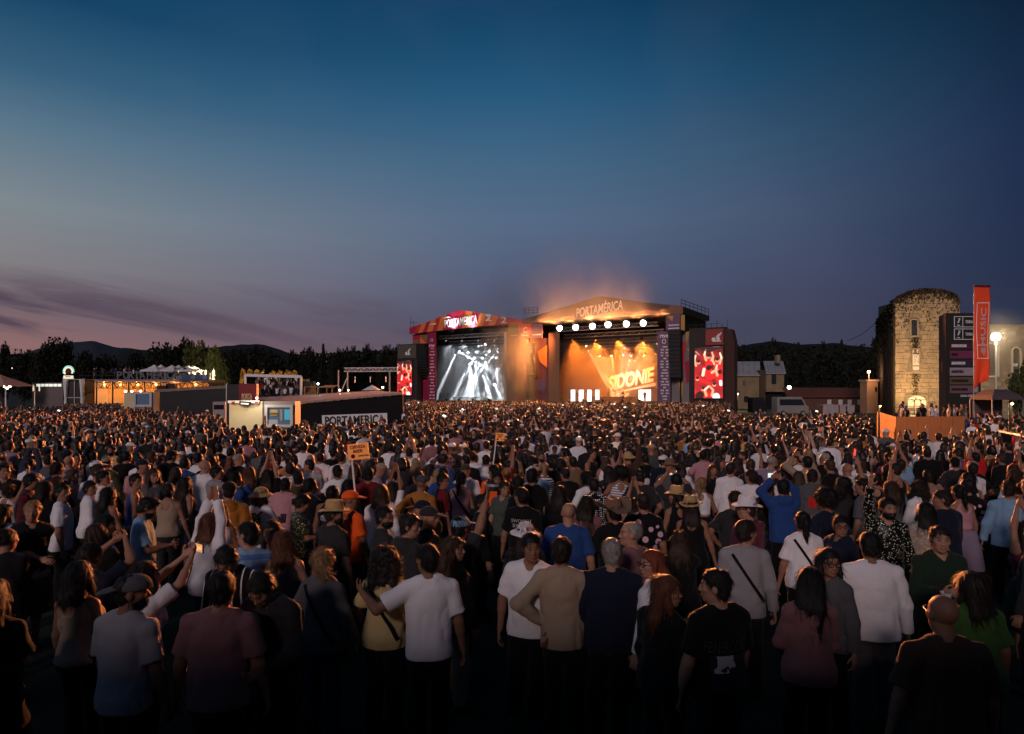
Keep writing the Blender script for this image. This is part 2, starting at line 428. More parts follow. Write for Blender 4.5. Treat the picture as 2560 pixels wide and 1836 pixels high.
def top_mesh(name, p, kind, h, seed=0):
    """shirts, hoodies, tank tops, jackets: closed garment round the torso and arms"""
    lo, hi = p.bounds(); lo[2] = .6
    f = Field(lo, hi, h); w, m = p.wide, p.sex == 'm'
    q = 1.0 if m else .86
    loose = {'tee': .022, 'long': .024, 'tank': .010, 'hoodie': .032, 'jacket': .032, 'crop': .010}[kind]
    infl = max(loose*.55, .011)
    hem = {'tee': .84, 'long': .82, 'tank': .90, 'hoodie': .84, 'jacket': .80, 'crop': 1.04}[kind] - (0 if m else .02)
    st = []
    for z, rx, ry, c in TORSO[p.sex]:
        t = max(0, min(1, (1.28-z)/.4)); dr = loose*t
        if kind not in ('tank', 'crop'):
            base = [s_ for s_ in TORSO[p.sex] if abs(s_[0]-(1.30 if m else 1.22)) < .01][0]
            rx = max(rx, base[1]*(1-.10*t)) if z < base[0] else rx; ry = max(ry, base[2]*(1-.05*t)) if z < base[0] else ry
        st.append((z, rx*w+dr*.6, ry*w+dr*.6, c))
    f.trunk(st, st[-1][0]-.02, hem, infl, 0, p.lean)
    if not m:
        for sg in (-1, 1): f.ell((sg*.066, .085+p.lean*.3, 1.215), (.062+infl, .06+infl*.8, .064+infl), .04)
    for i in range(2):
        sh, el, ha = p.sh[i], p.el[i], p.ha[i]
        if kind in ('tank', 'crop'):
            f.cone(np.array(((-.07, .07)[i], -.012, p.nb[2]-.06)), np.array(((-.07, .07)[i], -.03, p.nb[2]-.2)), .038, .05, .02)
            continue
        f.cone(p.nb+np.array(((-.045, .045)[i], -.01, -.008)), sh+np.array((0, 0, .004)), .048*q+infl, .053*q+infl, .045)
        if kind == 'tee':
            e = sh+(el-sh)*.74; f.cone(sh, e, .054*q*w+infl*.7, .052*q*w+infl*1.7, .025, cut=0.0)
        else:
            f.cone(sh, el, .054*q*w+infl*.75, .045*q+infl*1.3, .025); w_ = sh*0+ha-p.hd[i]*.01
            f.cone(el, w_, .045*q+infl*1.3, .032*q+infl*1.1, .02, cut=0.0)
    f.noise(.006 if h < .02 else .004, (7, 7, 4.0), seed); f.noise(.007, (11, 11, 7), seed+1, True)
    if kind == 'hoodie':
        f.ell(p.nb+np.array((0, -.085, -.02)), (.11, .055, .075), .03); f.cone(p.nb+np.array((-.085, -.02, .0)), p.nb+np.array((-.03, .07, -.035)), .032, .026, .02); f.cone(p.nb+np.array((.085, -.02, .0)), p.nb+np.array((.03, .07, -.035)), .032, .026, .02)
    if kind == 'jacket':
        f.cone(p.nb+np.array((-.065, .0, .005)), p.nb+np.array((0, -.062, .012)), .025, .028, .02); f.cone(p.nb+np.array((.065, .0, .005)), p.nb+np.array((0, -.062, .012)), .025, .028, .02)
    # neck opening
    nr = .066 if m else .064
    if kind in ('tank', 'crop'): f.cone(p.nb+np.array((0, .03, -.09)), p.nb+np.array((0, -.02, .2)), .062, .07, .01, None, True); f.ell(p.nb+np.array((0, -.10, -.06)), (.06, .07, .07), .01, None, True)
    else: f.cone(p.nb+np.array((0, .035, -.025)), p.nb+np.array((0, -.01, .2)), nr*.80, nr*1.0, .014, None, True)
    f.clip_plane((0, 0, -1), -hem)
    V, Q = f.mesh(); return np_mesh(name, V, Q)
def bottom_mesh(name, p, kind, h, seed=0):
    f = Field((-.34, -.26, .05), (.34, .28, 1.12), h); w = p.wide
    st = [s_ for s_ in TORSO[p.sex] if s_[0] < 1.1]; st = [(z, rx*w, ry*w, c) for z, rx, ry, c in st]
    f.trunk(st, 1.0, .80, .012, 0, p.lean)
    if kind == 'skirt':
        f.trunk([(.40, .26, .22, 0), (.70, .23, .18, 0), (.95, .165, .12, -.01)], .97, .42, .012, .03)
    else:
        end = {'trousers': 1.0, 'shorts': None}[kind]
        for i in range(2):
            a, b, c = p.leg[i]
            if end: f.cone(a, b, .098, .074, .03); f.cone(b, c+np.array((0, -.005, -.0)), .080, .068, .03, cut=0)
            else: f.cone(a, a+(b-a)*1.0, .100, .088, .03, cut=0)
    f.noise(.008, (9, 9, 6), seed)
    V, Q = f.mesh(); return np_mesh(name, V, Q)
# ---- hair and hats, built once in the head's own frame (face +y, centre at the origin)
def hair_mesh(kind, h=.0075, seed=3):
    f = Field((-.24, -.26, -.46), (.24, .24, .24), h)
    plane = lambda c=-.011, n=(0, -.733, .68): (lambda d, x, y, z: np.maximum(d, c-(n[1]*(y)+n[2]*(z))))
    hair = dict(short=(.0855, .106, .092, -.011), quiff=(.0865, .107, .094, -.011), buzz=(.0805, .1025, .0895, -.006), receding=(.0835, .105, .088, .022), tight=(.084, .106, .092, -.016))
    def cap_(rx, ry, rz, c):
        if c < 0: f.ell((0, -.040, -.008), (rx*.86, ry*.70, .082), 0, None, False, lambda d, x, y, z: np.maximum(d, c-.004-(-.733*(y-.040)+.68*(z-.008))))
        f.ell((0, -.018, .042), (rx, ry, rz), 0, None, False, lambda d, x, y, z: np.maximum(d, c-(-.733*(y-.018)+.68*(z+.042))))
    amp, fq = .008, (40, 40, 26)
    if kind in hair: cap_(*hair[kind])
    if kind == 'quiff':
        f.ell((0, .045, .108), (.062, .055, .036), .02); amp = .008
    if kind == 'receding':
        f.ell((0, .03, .11), (.06, .08, .05), .015, None, True)
    if kind in ('long', 'wavy', 'bob', 'half'):
        cap_(.090, .110, .096, -.012); L = {'long': -.36, 'wavy': -.30, 'bob': -.14, 'half': -.24}[kind]
        for x, r in ((-.055, .050), (0, .056), (.055, .050)):
            f.cone((x, -.055, .02), (x*1.25, -.088, L*.5), r, r*.98, .03); f.cone((x*1.25, -.088, L*.5), (x*1.2, -.095, L), r*.98, r*.55, .03)
        for sg in (-1, 1):
            f.cone((sg*.072, -.005, .035), (sg*.088, .012, -.09), .022, .027, .02)
            f.cone((sg*.088, .012, -.09), (sg*.088, .035 if kind != 'bob' else .01, L*.8), .027, .020, .02)
        amp = {'wavy': .014, 'half': .008}.get(kind, .006); fq = (26, 26, 5) if kind != 'wavy' else (24, 24, 14)
    if kind == 'ponytail':
        cap_(.084, .106, .092, -.018); f.cone((0, -.10, .05), (0, -.145, .03), .028, .030, .02); f.cone((0, -.145, .03), (0, -.135, -.12), .034, .032, .02); f.cone((0, -.135, -.12), (0, -.115, -.30), .032, .014, .02)
    if kind == 'bun':
        cap_(.084, .106, .092, -.018); f.ell((0, -.075, .115), (.050, .048, .044), .012); amp = .006
    if kind == 'lowbun':
        cap_(.085, .107, .093, -.018); f.ell((0, -.118, -.005), (.05, .042, .045), .012); amp = .006
    if kind == 'messy':
        cap_(.090, .110, .096, -.016); f.ell((.01, -.105, -.03), (.062, .05, .06), .02); f.cone((.03, -.11, -.03), (.11, -.12, -.07), .03, .008, .02); f.cone((0, -.12, -.04), (.05, -.13, -.13), .03, .008, .02); amp = .014; fq = (30, 30, 14)
    if kind in ('curly', 'afro'):
        r = .128 if kind == 'afro' else .112
        f.ell((0, -.035, .035), (r, r, r*.98), 0, None, False, lambda d, x, y, z: np.maximum(d, -.02-(-.80*(y-.035)+.6*(z+.035))))
        if kind == 'curly':
            for x in (-.07, 0, .07): f.cone((x, -.06, 0), (x*1.45, -.085, -.20), .062, .05, .04)
            for sg in (-1, 1): f.cone((sg*.092, -.01, .0), (sg*.115, .0, -.15), .035, .03, .03)
        amp = .018; fq = (34, 34, 34)
    if kind == 'beard':
        f.ell((0, .022, -.062), (.067, .079, .066), 0, None, False, lambda d, x, y, z: np.maximum(np.maximum(d, z-.025+np.abs(x)*0-np.maximum(np.abs(x)-.03, 0)*.8), -.05-y)); f.ell((0, .108, -.05), (.045, .03, .02), .0, None, True) if 0 else None
        f.ell((0, .105, -.064), (.022, .022, .009), .004, None, True); amp = .003
    if kind == 'cap':
        f.ell((0, -.012, .045), (.092, .113, .088), 0, None, False, lambda d, x, y, z: np.maximum(d, -(z+.012)-.12*y*0+.0)); f.ell((0, .135, .038), (.068, .085, .010), .008, Matrix.Rotation(R(-12), 3, 'X')); amp = .001
    if kind == 'bucket':
        f.ell((0, -.012, .055), (.096, .116, .090), 0, None, False, lambda d, x, y, z: np.maximum(d, -z-.005))
        bl = f.block((-.2, -.22, -.03), (.2, .22, .09), 0); sl, X, Y, Z = bl
        rr = np.sqrt(X**2+((Y+.012)*.9)**2); d = np.maximum(np.abs((Z-.055)+(rr-.09)*.62)-.008, np.maximum(rr-.172, .07-rr)); f.put(sl, d, .01); amp = .004; fq = (12, 12, 12)
    if kind in ('fedora', 'cowboy'):
        bl = f.block((-.2, -.24, .02), (.2, .24, .24), 0); sl, X, Y, Z = bl
        rr = np.sqrt(X**2+((Y+.01)*.86)**2); zr = Z-.055
        d = np.maximum(rr-(.098-.16*np.maximum(zr, 0)), np.maximum(Z-.165-.10*np.abs(Y), .045-Z)); f.put(sl, d)
        f.ell((0, .0, .185), (.026, .10, .035), .012, None, True)
        b = .205 if kind == 'cowboy' else .158
        lift = (.9 if kind == 'cowboy' else .25)*np.maximum(np.abs(X)-.09, 0)**1.0
        d = np.maximum(np.abs(Z-.052-lift+.10*np.maximum(np.abs(Y)-.1, 0))-.007, np.maximum(rr-b, .07-rr)); f.put(sl, d, .008); amp = .002
    if kind == 'beanie':
        f.ell((0, -.014, .05), (.092, .112, .100), 0, None, False, lambda d, x, y, z: np.maximum(d, -(z+.0)-.0)); amp = .003
    f.noise(amp, fq, seed)
    V, Q = f.mesh()
    if kind not in ('cap', 'bucket', 'fedora', 'cowboy', 'beanie') and h < .012 and len(V):
        g = np.random.RandomState(seed+5); n = {'buzz': 0, 'beard': 500, 'curly': 1500, 'afro': 1500, 'long': 1400, 'wavy': 1500, 'half': 1300, 'messy': 1300}.get(kind, 900)
        if n:
            fn = np.cross(V[Q[:, 2]]-V[Q[:, 0]], V[Q[:, 3]]-V[Q[:, 1]]); fn /= np.linalg.norm(fn, axis=1)[:, None]+1e-9; fc = V[Q].mean(1); i = g.randint(0, len(Q), n); c, nn = fc[i], fn[i]
            dn_ = np.array([[0, -.35, -1.]])+g.normal(size=(n, 3))*(.75 if kind in ('curly', 'afro', 'messy', 'quiff') else .28); t = dn_-nn*(dn_*nn).sum(1)[:, None]; t /= np.linalg.norm(t, axis=1)[:, None]+1e-9
            ln = (.10 if kind in ('long', 'wavy', 'half') else (.02 if kind == 'beard' else .042))*g.uniform(.6, 1.3, n)[:, None]; up = g.uniform(.001, .006, n)[:, None]+(.008 if kind in ('curly', 'afro', 'messy') else 0); sd = np.cross(nn, t)*.0016
            p0, p1, p2 = c+nn*.0, c+t*ln*.5+nn*up*1.5, c+t*ln+nn*up*(2.2 if kind != 'beard' else 1.0)+np.array([0, 0, -.004])
            S_ = np.stack([p0-sd, p0+sd, p1+sd, p1-sd, p2+sd*.4, p2-sd*.4], 1).reshape(-1, 3); o_ = len(V)+np.arange(n)[:, None]*6
            V = np.concatenate([V, S_]); Q = np.concatenate([Q, np.concatenate([o_+np.array([[0, 1, 2, 3]]), o_+np.array([[3, 2, 4, 5]])])])
    return np_mesh('hat_'+kind if kind in ('cap', 'bucket', 'fedora', 'cowboy', 'beanie') else 'hair_'+kind, V, Q)
# ---- materials for people
def skin_mat(name, col):
    m = mat(name, col, .55, .10, 14, spec=.22); nt = m.node_tree; nd, lk = nt.nodes, nt.links; b = nd['Principled BSDF']
    src = b.inputs['Base Color'].links[0].from_socket
    a = N(nd, 'ShaderNodeAttribute', attribute_name='flesh'); sp = nd.new('ShaderNodeSeparateColor'); lk.new(a.outputs['Color'], sp.inputs[0])
    for ch, c2, k in ((0, (col[0]*.75, col[1]*.38, col[2]*.38, 1), .8), (1, (.02, .012, .008, 1), .85), (2, (.03, .02, .016, 1), .8)):
        mx = nd.new('ShaderNodeMix'); mx.data_type = 'RGBA'; lk.new(src, mx.inputs[6]); mx.inputs[7].default_value = c2
        lk.new(math_n(nd, lk, 'MULTIPLY', sp.outputs[ch], k), mx.inputs[0]); src = mx.outputs[2]
    lk.new(src, b.inputs['Base Color']); b.inputs['Subsurface Weight'].default_value = 0
    return m
SKIN = [skin_mat('skin_fair', (.36, .185, .12)), skin_mat('skin_tan', (.29, .14, .085)), skin_mat('skin_olive', (.22, .105, .062)), skin_mat('skin_brown', (.11, .052, .03))]
def hair_mat(name, col):
    if name in MATS: return MATS[name]
    m = bpy.data.materials.new(name); m.use_nodes = True; nd, lk = m.node_tree.nodes, m.node_tree.links; b = nd['Principled BSDF']
    b.inputs['Roughness'].default_value = .55; b.inputs['Specular IOR Level'].default_value = .25
    t = nd.new('ShaderNodeTexCoord'); mp = nd.new('ShaderNodeMapping'); mp.inputs['Scale'].default_value = (150, 150, 9); lk.new(t.outputs['Object'], mp.inputs[0])
    n = N(nd, 'ShaderNodeTexNoise', i_Scale=1.0, i_Detail=3.0, i_Distortion=.4); lk.new(mp.outputs[0], n.inputs['Vector'])
    cr = nd.new('ShaderNodeValToRGB'); cr.color_ramp.elements[0].position = .3; cr.color_ramp.elements[1].position = .75
    cr.color_ramp.elements[0].color = tuple(c*.35 for c in col)+(1,); cr.color_ramp.elements[1].color = tuple(min(1, c*1.5) for c in col)+(1,)
    lk.new(n.outputs[0], cr.inputs[0]); lk.new(cr.outputs[0], b.inputs['Base Color'])
    bn = nd.new('ShaderNodeBump'); bn.inputs['Strength'].default_value = .8; bn.inputs['Distance'].default_value = .006; lk.new(n.outputs[0], bn.inputs['Height']); lk.new(bn.outputs[0], b.inputs['Normal'])
    MATS[name] = m; return m
HAIRC = {'black': (.010, .008, .007), 'dark brown': (.022, .013, .009), 'brown': (.05, .026, .014), 'auburn': (.12, .04, .018), 'blond': (.30, .17, .075), 'grey': (.28, .25, .22), 'red': (.17, .035, .015)}
def HM_(c): return hair_mat('hair_'+c.replace(' ', '_'), HAIRC[c])
CLOTH = {'white': (.72, .68, .68), 'shade white': (.34, .31, .31), 'light grey': (.26, .245, .25), 'grey': (.085, .08, .082), 'dark grey': (.025, .023, .024), 'black': (.006, .0055, .006), 'navy': (.008, .011, .024), 'blue': (.018, .055, .19), 'light blue': (.19, .32, .45), 'denim': (.022, .032, .056),  # shade white: white cloth darkened, foreground shade put into its colour
         'red': (.55, .012, .012), 'dark red': (.13, .008, .012), 'pink': (.45, .22, .24), 'dusty pink': (.22, .10, .10), 'beige': (.32, .23, .155), 'tan': (.17, .10, .06), 'brown': (.055, .028, .018), 'ochre': (.34, .13, .02), 'yellow': (.55, .32, .05), 'pale yellow': (.52, .38, .17),
         'olive': (.045, .043, .018), 'dark green': (.012, .024, .014), 'green': (.05, .11, .022), 'orange': (.85, .10, .012), 'lilac': (.24, .18, .25), 'grey green': (.06, .072, .062), 'straw': (.46, .29, .12), 'plum': (.075, .015, .035)}
def cloth(c, pattern=None):
    nm = 'cloth_'+c.replace(' ', '_')+('_'+pattern if pattern else '')
    if nm in MATS: return MATS[nm]
    col = CLOTH[c]; m = mat(nm, col, .85, .14, 5, .35, 22, spec=.15, sheen=.08); nd, lk = m.node_tree.nodes, m.node_tree.links; b = nd['Principled BSDF']
    if pattern:
        src = b.inputs['Base Color'].links[0].from_socket; t = nd.new('ShaderNodeTexCoord'); sp = nd.new('ShaderNodeSeparateXYZ'); lk.new(t.outputs['Object'], sp.inputs[0])
        mm = lambda op, a, b_=None, cl=False: math_n(nd, lk, op, a, b_, cl)
        c2 = (.7, .68, .66, 1)
        if pattern == 'stripes': fac = mm('GREATER_THAN', mm('SINE', mm('MULTIPLY', sp.outputs[2], 150)), .1)
        elif pattern == 'wide_stripes': fac = mm('GREATER_THAN', mm('SINE', mm('MULTIPLY', sp.outputs[2], 58)), 0.1); c2 = (.08, .15, .36, 1)
        elif pattern == 'pinstripes':
            fac = mm('GREATER_THAN', mm('SINE', mm('MULTIPLY', sp.outputs[0], 90)), .88)
        elif pattern == 'plaid':
            fac = mm('MULTIPLY', mm('ADD', mm('GREATER_THAN', mm('SINE', mm('MULTIPLY', sp.outputs[0], 70)), .2), mm('GREATER_THAN', mm('SINE', mm('MULTIPLY', sp.outputs[2], 70)), .2)), .5); c2 = (.02, .015, .02, 1)
        elif pattern == 'dots':
            v = N(nd, 'ShaderNodeTexVoronoi', i_Scale=30.0, i_Randomness=.25); lk.new(t.outputs['Object'], v.inputs['Vector']); fac = mm('LESS_THAN', v.outputs['Distance'], .38)
        elif pattern == 'sequins':
            v = N(nd, 'ShaderNodeTexVoronoi', i_Scale=42.0, i_Randomness=1.0); lk.new(t.outputs['Object'], v.inputs['Vector']); fac = mm('LESS_THAN', v.outputs['Distance'], .26); c2 = (.78, .8, .55, 1)
        elif pattern == 'floral':
            v = N(nd, 'ShaderNodeTexVoronoi', i_Scale=9.0, i_Randomness=1.0); lk.new(t.outputs['Object'], v.inputs['Vector']); fac = mm('LESS_THAN', v.outputs['Distance'], .36); c2 = (.66, .40, .46, 1)
        elif pattern == 'snake':
            v = N(nd, 'ShaderNodeTexNoise', i_Scale=34.0, i_Detail=4.0); lk.new(t.outputs['Object'], v.inputs['Vector']); fac = mm('MULTIPLY', mm('SUBTRACT', v.outputs[0], .48), 9, True); c2 = (.42, .34, .34, 1)
        elif pattern == 'print':
            v = N(nd, 'ShaderNodeTexNoise', i_Scale=9.0, i_Detail=3.0); lk.new(t.outputs['Object'], v.inputs['Vector'])
            box_ = mm('MULTIPLY', mm('LESS_THAN', mm('ABSOLUTE', sp.outputs[0]), .11), mm('LESS_THAN', mm('ABSOLUTE', mm('SUBTRACT', sp.outputs[2], 1.2)), .13))
            fac = mm('MULTIPLY', box_, mm('GREATER_THAN', v.outputs[0], .52)); c2 = (.05, .04, .05, 1) if sum(col) > .9 else (.6, .56, .5, 1)
        elif pattern == 'panel': fac = mm('GREATER_THAN', mm('ABSOLUTE', sp.outputs[0]), .165); c2 = (.25, .10, .05, 1)
        mx = nd.new('ShaderNodeMix'); mx.data_type = 'RGBA'; lk.new(src, mx.inputs[6]); mx.inputs[7].default_value = c2; lk.new(fac, mx.inputs[0]); lk.new(mx.outputs[2], b.inputs['Base Color'])
        if pattern == 'sequins': b.inputs['Roughness'].default_value = .3
    return m
# ================================================================== SETTING
def tmesh(body, w, h, ext=.03, shear=0., bold=0., spacing=1.):
    """lettering as a mesh in the x-z plane facing -y, fitted to w by h (h of 0 keeps proportion), centred"""
    cu = bpy.data.curves.new('lettering', 'FONT'); cu.body = body; cu.extrude = ext; cu.shear = shear; cu.offset = bold; cu.space_character = spacing; cu.resolution_u = 3
    cu.align_x = 'CENTER'
    o = bpy.data.objects.new('lettering', cu); COL.objects.link(o)
    dg = bpy.context.evaluated_depsgraph_get(); dg.update(); me = bpy.data.meshes.new_from_object(o.evaluated_get(dg))
    bpy.data.objects.remove(o); bpy.data.curves.remove(cu)
    n = len(me.vertices); V = np.zeros(n*3, np.float32); me.vertices.foreach_get('co', V); V = V.reshape(-1, 3)
    lo, hi = V.min(0), V.max(0); sx = w/(hi[0]-lo[0]); sz = h/(hi[1]-lo[1]) if h else sx
    Wv = np.stack([(V[:, 0]-(lo[0]+hi[0])/2)*sx, -V[:, 2], (V[:, 1]-(lo[1]+hi[1])/2)*sz], 1)
    me.vertices.foreach_set('co', Wv.astype(np.float32).ravel()); me.materials.clear(); me.update(); me.name = 'lettering'
    return me
def emis(name, col, strength):
    if name in MATS: return MATS[name]
    m = bpy.data.materials.new(name); m.use_nodes = True; b = m.node_tree.nodes['Principled BSDF']
    b.inputs['Base Color'].default_value = tuple(col[:3])+(1,); b.inputs['Emission Color'].default_value = tuple(col[:3])+(1,); b.inputs['Emission Strength'].default_value = strength
    MATS[name] = m; return m
def light(kind, loc, col, power, parent=None, aim=None, cone=10., blend=.3, size=.1, name='bulb'):
    d = bpy.data.lights.new(name, kind); d.energy = power; d.color = col[:3]; d.shadow_soft_size = size
    o = bpy.data.objects.new(name, d); COL.objects.link(o); o.location = loc
    if kind == 'SPOT': d.spot_size = R(cone); d.spot_blend = blend
    if aim is not None: o.rotation_euler = (Vector(loc)-Vector(aim)).to_track_quat('Z', 'Y').to_euler()
    if parent is not None: o.parent = parent; o.matrix_parent_inverse = parent.matrix_basis.inverted()
    return o
M_black = mat('black_steel', (.012, .012, .013), .5, .1); M_dark = mat('black_drape', (.010, .009, .010), .95)
M_alu = mat('aluminium_truss', (.55, .55, .56), .35, .05, metal=.7); M_white = mat('white_paint', (.74, .73, .70), .6, .06); M_wht = mat('white_vinyl', (.80, .79, .77), .6, .05)
M_cream = mat('cream_panel', (.66, .55, .34), .7, .06); M_wood = mat('plywood', (.42, .22, .09), .7, .2, 3); M_roofm = mat('brown_sheet_metal', (.42, .26, .20), .55, .2, 2)
M_stone = mat('granite_stone', (.34, .26, .165), .95, .55, .7, .9, 4); M_mortar = mat('mortar', (.22, .18, .125), .95, .3, 2, .4, 9)
M_glassd = mat('dark_window_glass', (.02, .022, .028), .12, .05, spec=.6); M_tile = mat('red_roof_tile', (.14, .05, .035), .85, .25, 3)
RED, CRIM, ORG, MAG = mat('red_print', (.55, .03, .04), .6), mat('crimson_print', (.40, .015, .05), .6), mat('orange_print', (.75, .20, .04), .6), mat('magenta_print', (.26, .012, .06), .6)
GRN, PUR, YEL, GRY, TAN = mat('olive_print', (.16, .15, .06), .7), mat('violet_print', (.13, .085, .17), .6), mat('yellow_print', (.52, .30, .07), .6), mat('grey_print', (.20, .18, .19), .7), mat('tan_print', (.21, .11, .065), .7)
# ---- ground
def ground_mat():
    m = mat('trodden_grass', (.022, .024, .012), .95, .5, 1.2, .5, 30); return m
g = MB(); nx = 14
xs = [-4000, -400, -120, -60, -30, -15, -6, 0, 6, 15, 30, 60, 120, 400, 4000]; ys = [-400, -30, -6, 0, 4, 8, 14, 22, 34, 50, 80, 130, 220, 500, 5000]
V = [(x, y, 0) for y in ys for x in xs]; g.poly(V, [(j*15+i, j*15+i+1, (j+1)*15+i+1, (j+1)*15+i) for j in range(14) for i in range(14)])
tag(g.build('ground', ground_mat()), kind='structure')
# ---- the raised viewing deck the photograph was taken from, the unseen tall back wall is added to shade the nearest people
dk = MB().box((0, -3, .72), (64, 6.3, 1.44)); o = dk.build('platform', mat('black_stained_wood', (.008, .007, .006), .9)); tag(o, kind='structure')
bw = MB().box((0, -2.15, 2.98), (64, .25, 3.06)); tag(bw.build('wall', mat('black_stained_wood', (.008, .007, .006), .9)), kind='structure')
# ---- hills and far terrain
def ridge(name, pts, D, depth, seed, bump, col, kind='structure'):
    """a hill whose skyline passes through the pixel points"""
    r = random.Random(seed); n = 160; V, Fc = [], []
    x0, x1 = pts[0][0], pts[-1][0]
    for i in range(n+1):
        px = x0+(x1-x0)*i/n
        py = np.interp(px, [p[0] for p in pts], [p[1] for p in pts]) + r.uniform(-bump, bump)
        a = at(px, py, D); H = max(a.z, 1)
        for t, hz, dy in ((0, -.5, -depth*.55), (1, .42, -depth*.33), (2, .82, -depth*.12), (3, 1, 0), (4, .6, depth*.4), (5, -.2, depth)):
            V.append((a.x*(1+dy/D), D+dy, hz*H if hz > 0 else -1))
    for i in range(n):
        for t in range(5): Fc.append((i*6+t, (i+1)*6+t, (i+1)*6+t+1, i*6+t+1))
    o = MB().poly(V, Fc).build(name, mat(name+'_cover', col, .95, .3, .05), smooth=True); return tag(o, kind=kind)
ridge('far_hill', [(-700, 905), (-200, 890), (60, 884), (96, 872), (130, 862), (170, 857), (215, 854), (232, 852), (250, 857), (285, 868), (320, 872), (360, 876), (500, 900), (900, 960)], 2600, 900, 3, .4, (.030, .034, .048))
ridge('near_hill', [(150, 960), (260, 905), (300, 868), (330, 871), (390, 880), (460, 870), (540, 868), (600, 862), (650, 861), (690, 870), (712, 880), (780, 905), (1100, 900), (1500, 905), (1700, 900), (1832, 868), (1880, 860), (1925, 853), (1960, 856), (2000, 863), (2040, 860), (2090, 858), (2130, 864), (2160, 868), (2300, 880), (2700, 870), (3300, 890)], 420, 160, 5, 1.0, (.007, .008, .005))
# ---- trees
def leaf_mesh(name, n, seed, blobs, size, up=.0):
    """a crown of many small leaf clumps scattered through lobes (unit space)"""
    r = np.random.RandomState(seed); V = []
    for bx, by, bz, br, share in blobs:
        k = int(n*share)
        d = r.normal(size=(k, 3)); d /= np.linalg.norm(d, axis=1)[:, None]; rad = br*(1-r.uniform(0, 1, k)**2.2*.75)
        c = d*rad[:, None]*(1+.18*np.sin(7*d[:, :1]+5*d[:, 1:2]+seed))+np.array([bx, by, bz])
        a = r.normal(size=(k, 3)); a /= np.linalg.norm(a, axis=1)[:, None]; b = np.cross(a, r.normal(size=(k, 3))); b /= np.linalg.norm(b, axis=1)[:, None]
        s = size*r.uniform(.6, 1.4, k)[:, None]
        V.append(np.stack([c-a*s, c-b*s*.6, c+a*s, c+b*s*.6], 1))
    V = np.concatenate(V).reshape(-1, 3); Q = np.arange(len(V)).reshape(-1, 4)
    return np_mesh(name, V, Q, False)
CROWNS = [leaf_mesh('crown', 2600, 1, [(0, 0, .62, .34, .4), (.22, .1, .48, .25, .2), (-.24, -.05, .5, .26, .2), (.02, -.15, .82, .2, .2)], .035),
          leaf_mesh('crown', 2600, 2, [(0, 0, .55, .40, .45), (.2, .1, .75, .22, .2), (-.2, .1, .72, .24, .2), (.0, -.2, .40, .26, .15)], .033),
          leaf_mesh('crown', 2200, 3, [(0, 0, .35, .26, .3), (0, 0, .58, .20, .3), (.02, 0, .78, .13, .22), (0, 0, .93, .07, .18)], .03)]
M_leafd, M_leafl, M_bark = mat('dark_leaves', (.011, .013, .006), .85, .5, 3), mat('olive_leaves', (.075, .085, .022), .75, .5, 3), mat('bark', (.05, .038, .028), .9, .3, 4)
def trunk_mesh():
    m = MB(); m.tube([(0, 0, 0), (.01, 0, .25), (-.005, .01, .5), (.01, 0, .8)], [.035, .026, .018, .006], 7)
    for a, z in ((.3, .3), (2.2, .36), (4.1, .42), (5.2, .33)): m.tube([(0, 0, z), (math.cos(a)*.15, math.sin(a)*.15, z+.17), (math.cos(a)*.24, math.sin(a)*.24, z+.30)], [.014, .009, .004], 5)
    return m.mesh('trunk')
TRUNK = trunk_mesh()
def tree(px, ptop, D, wpx, kind, label, leaf=M_leafd, group=None, rz=0, zb=0):
    top = at(px, ptop, D); H = top.z-zb; w = wpx/F*D
    o = empty('tree', (top.x, D, zb), rz, label, 'tree', group); o.scale = (w/.95, w/.95, H)
    link('trunk', TRUNK, o, M_bark); link('crown', CROWNS[kind], o, leaf); return o
tree(143, 843, 150, 74, 1, 'tall round dark tree standing left of the far mountain', rz=.4)
tree(100, 868, 120, 60, 0, 'low dark tree just left of the tall round tree', rz=2)
tree(60, 874, 125, 62, 1, 'rounded dark tree above the lit snack trailer', rz=1)
tree(8, 862, 100, 44, 0, 'sparse tree cut by the left edge of the picture', rz=3)
tree(205, 882, 140, 70, 0, 'broad dark tree behind the glowing ring sign', rz=1.2)
tree(270, 886, 145, 80, 1, 'broad dark tree behind the left part of the terrace', rz=2.4)
tree(340, 884, 148, 70, 0, 'dark tree behind the middle of the terrace', rz=.6)
tree(405, 856, 130, 70, 1, 'dark leafy tree rising behind the left pair of white tents', rz=.9)
tree(450, 850, 134, 80, 0, 'tallest leafy tree behind the white tent roofs', rz=1.9)
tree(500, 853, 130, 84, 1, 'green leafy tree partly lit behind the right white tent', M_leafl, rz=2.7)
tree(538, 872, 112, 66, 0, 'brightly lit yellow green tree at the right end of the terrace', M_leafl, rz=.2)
for i, (px, pt, w, k) in enumerate(((590, 872, 56, 1), (632, 870, 60, 0), (672, 874, 56, 1), (735, 880, 52, 0), (770, 868, 46, 1), (808, 860, 34, 2), (840, 876, 48, 0), (880, 866, 52, 1), (925, 866, 56, 0), (965, 863, 52, 1), (992, 868, 46, 0))):
    tree(px, pt, 175+(i*37 % 20), w, k, ['dark tree behind the left yellow flags', 'dark tree behind the middle yellow flags', 'dark tree behind the right yellow flags', 'dark tree just right of the yellow flags', 'dark tree left of the pointed pine', 'pointed pine standing above the dark wood', 'dark tree right of the pointed pine', 'dark tree over the left end of the truss gate', 'dark tree over the middle of the truss gate', 'dark tree over the right end of the truss gate', 'dark tree beside the left giant screen'][i], group='trees of the dark wood', rz=i*1.3)
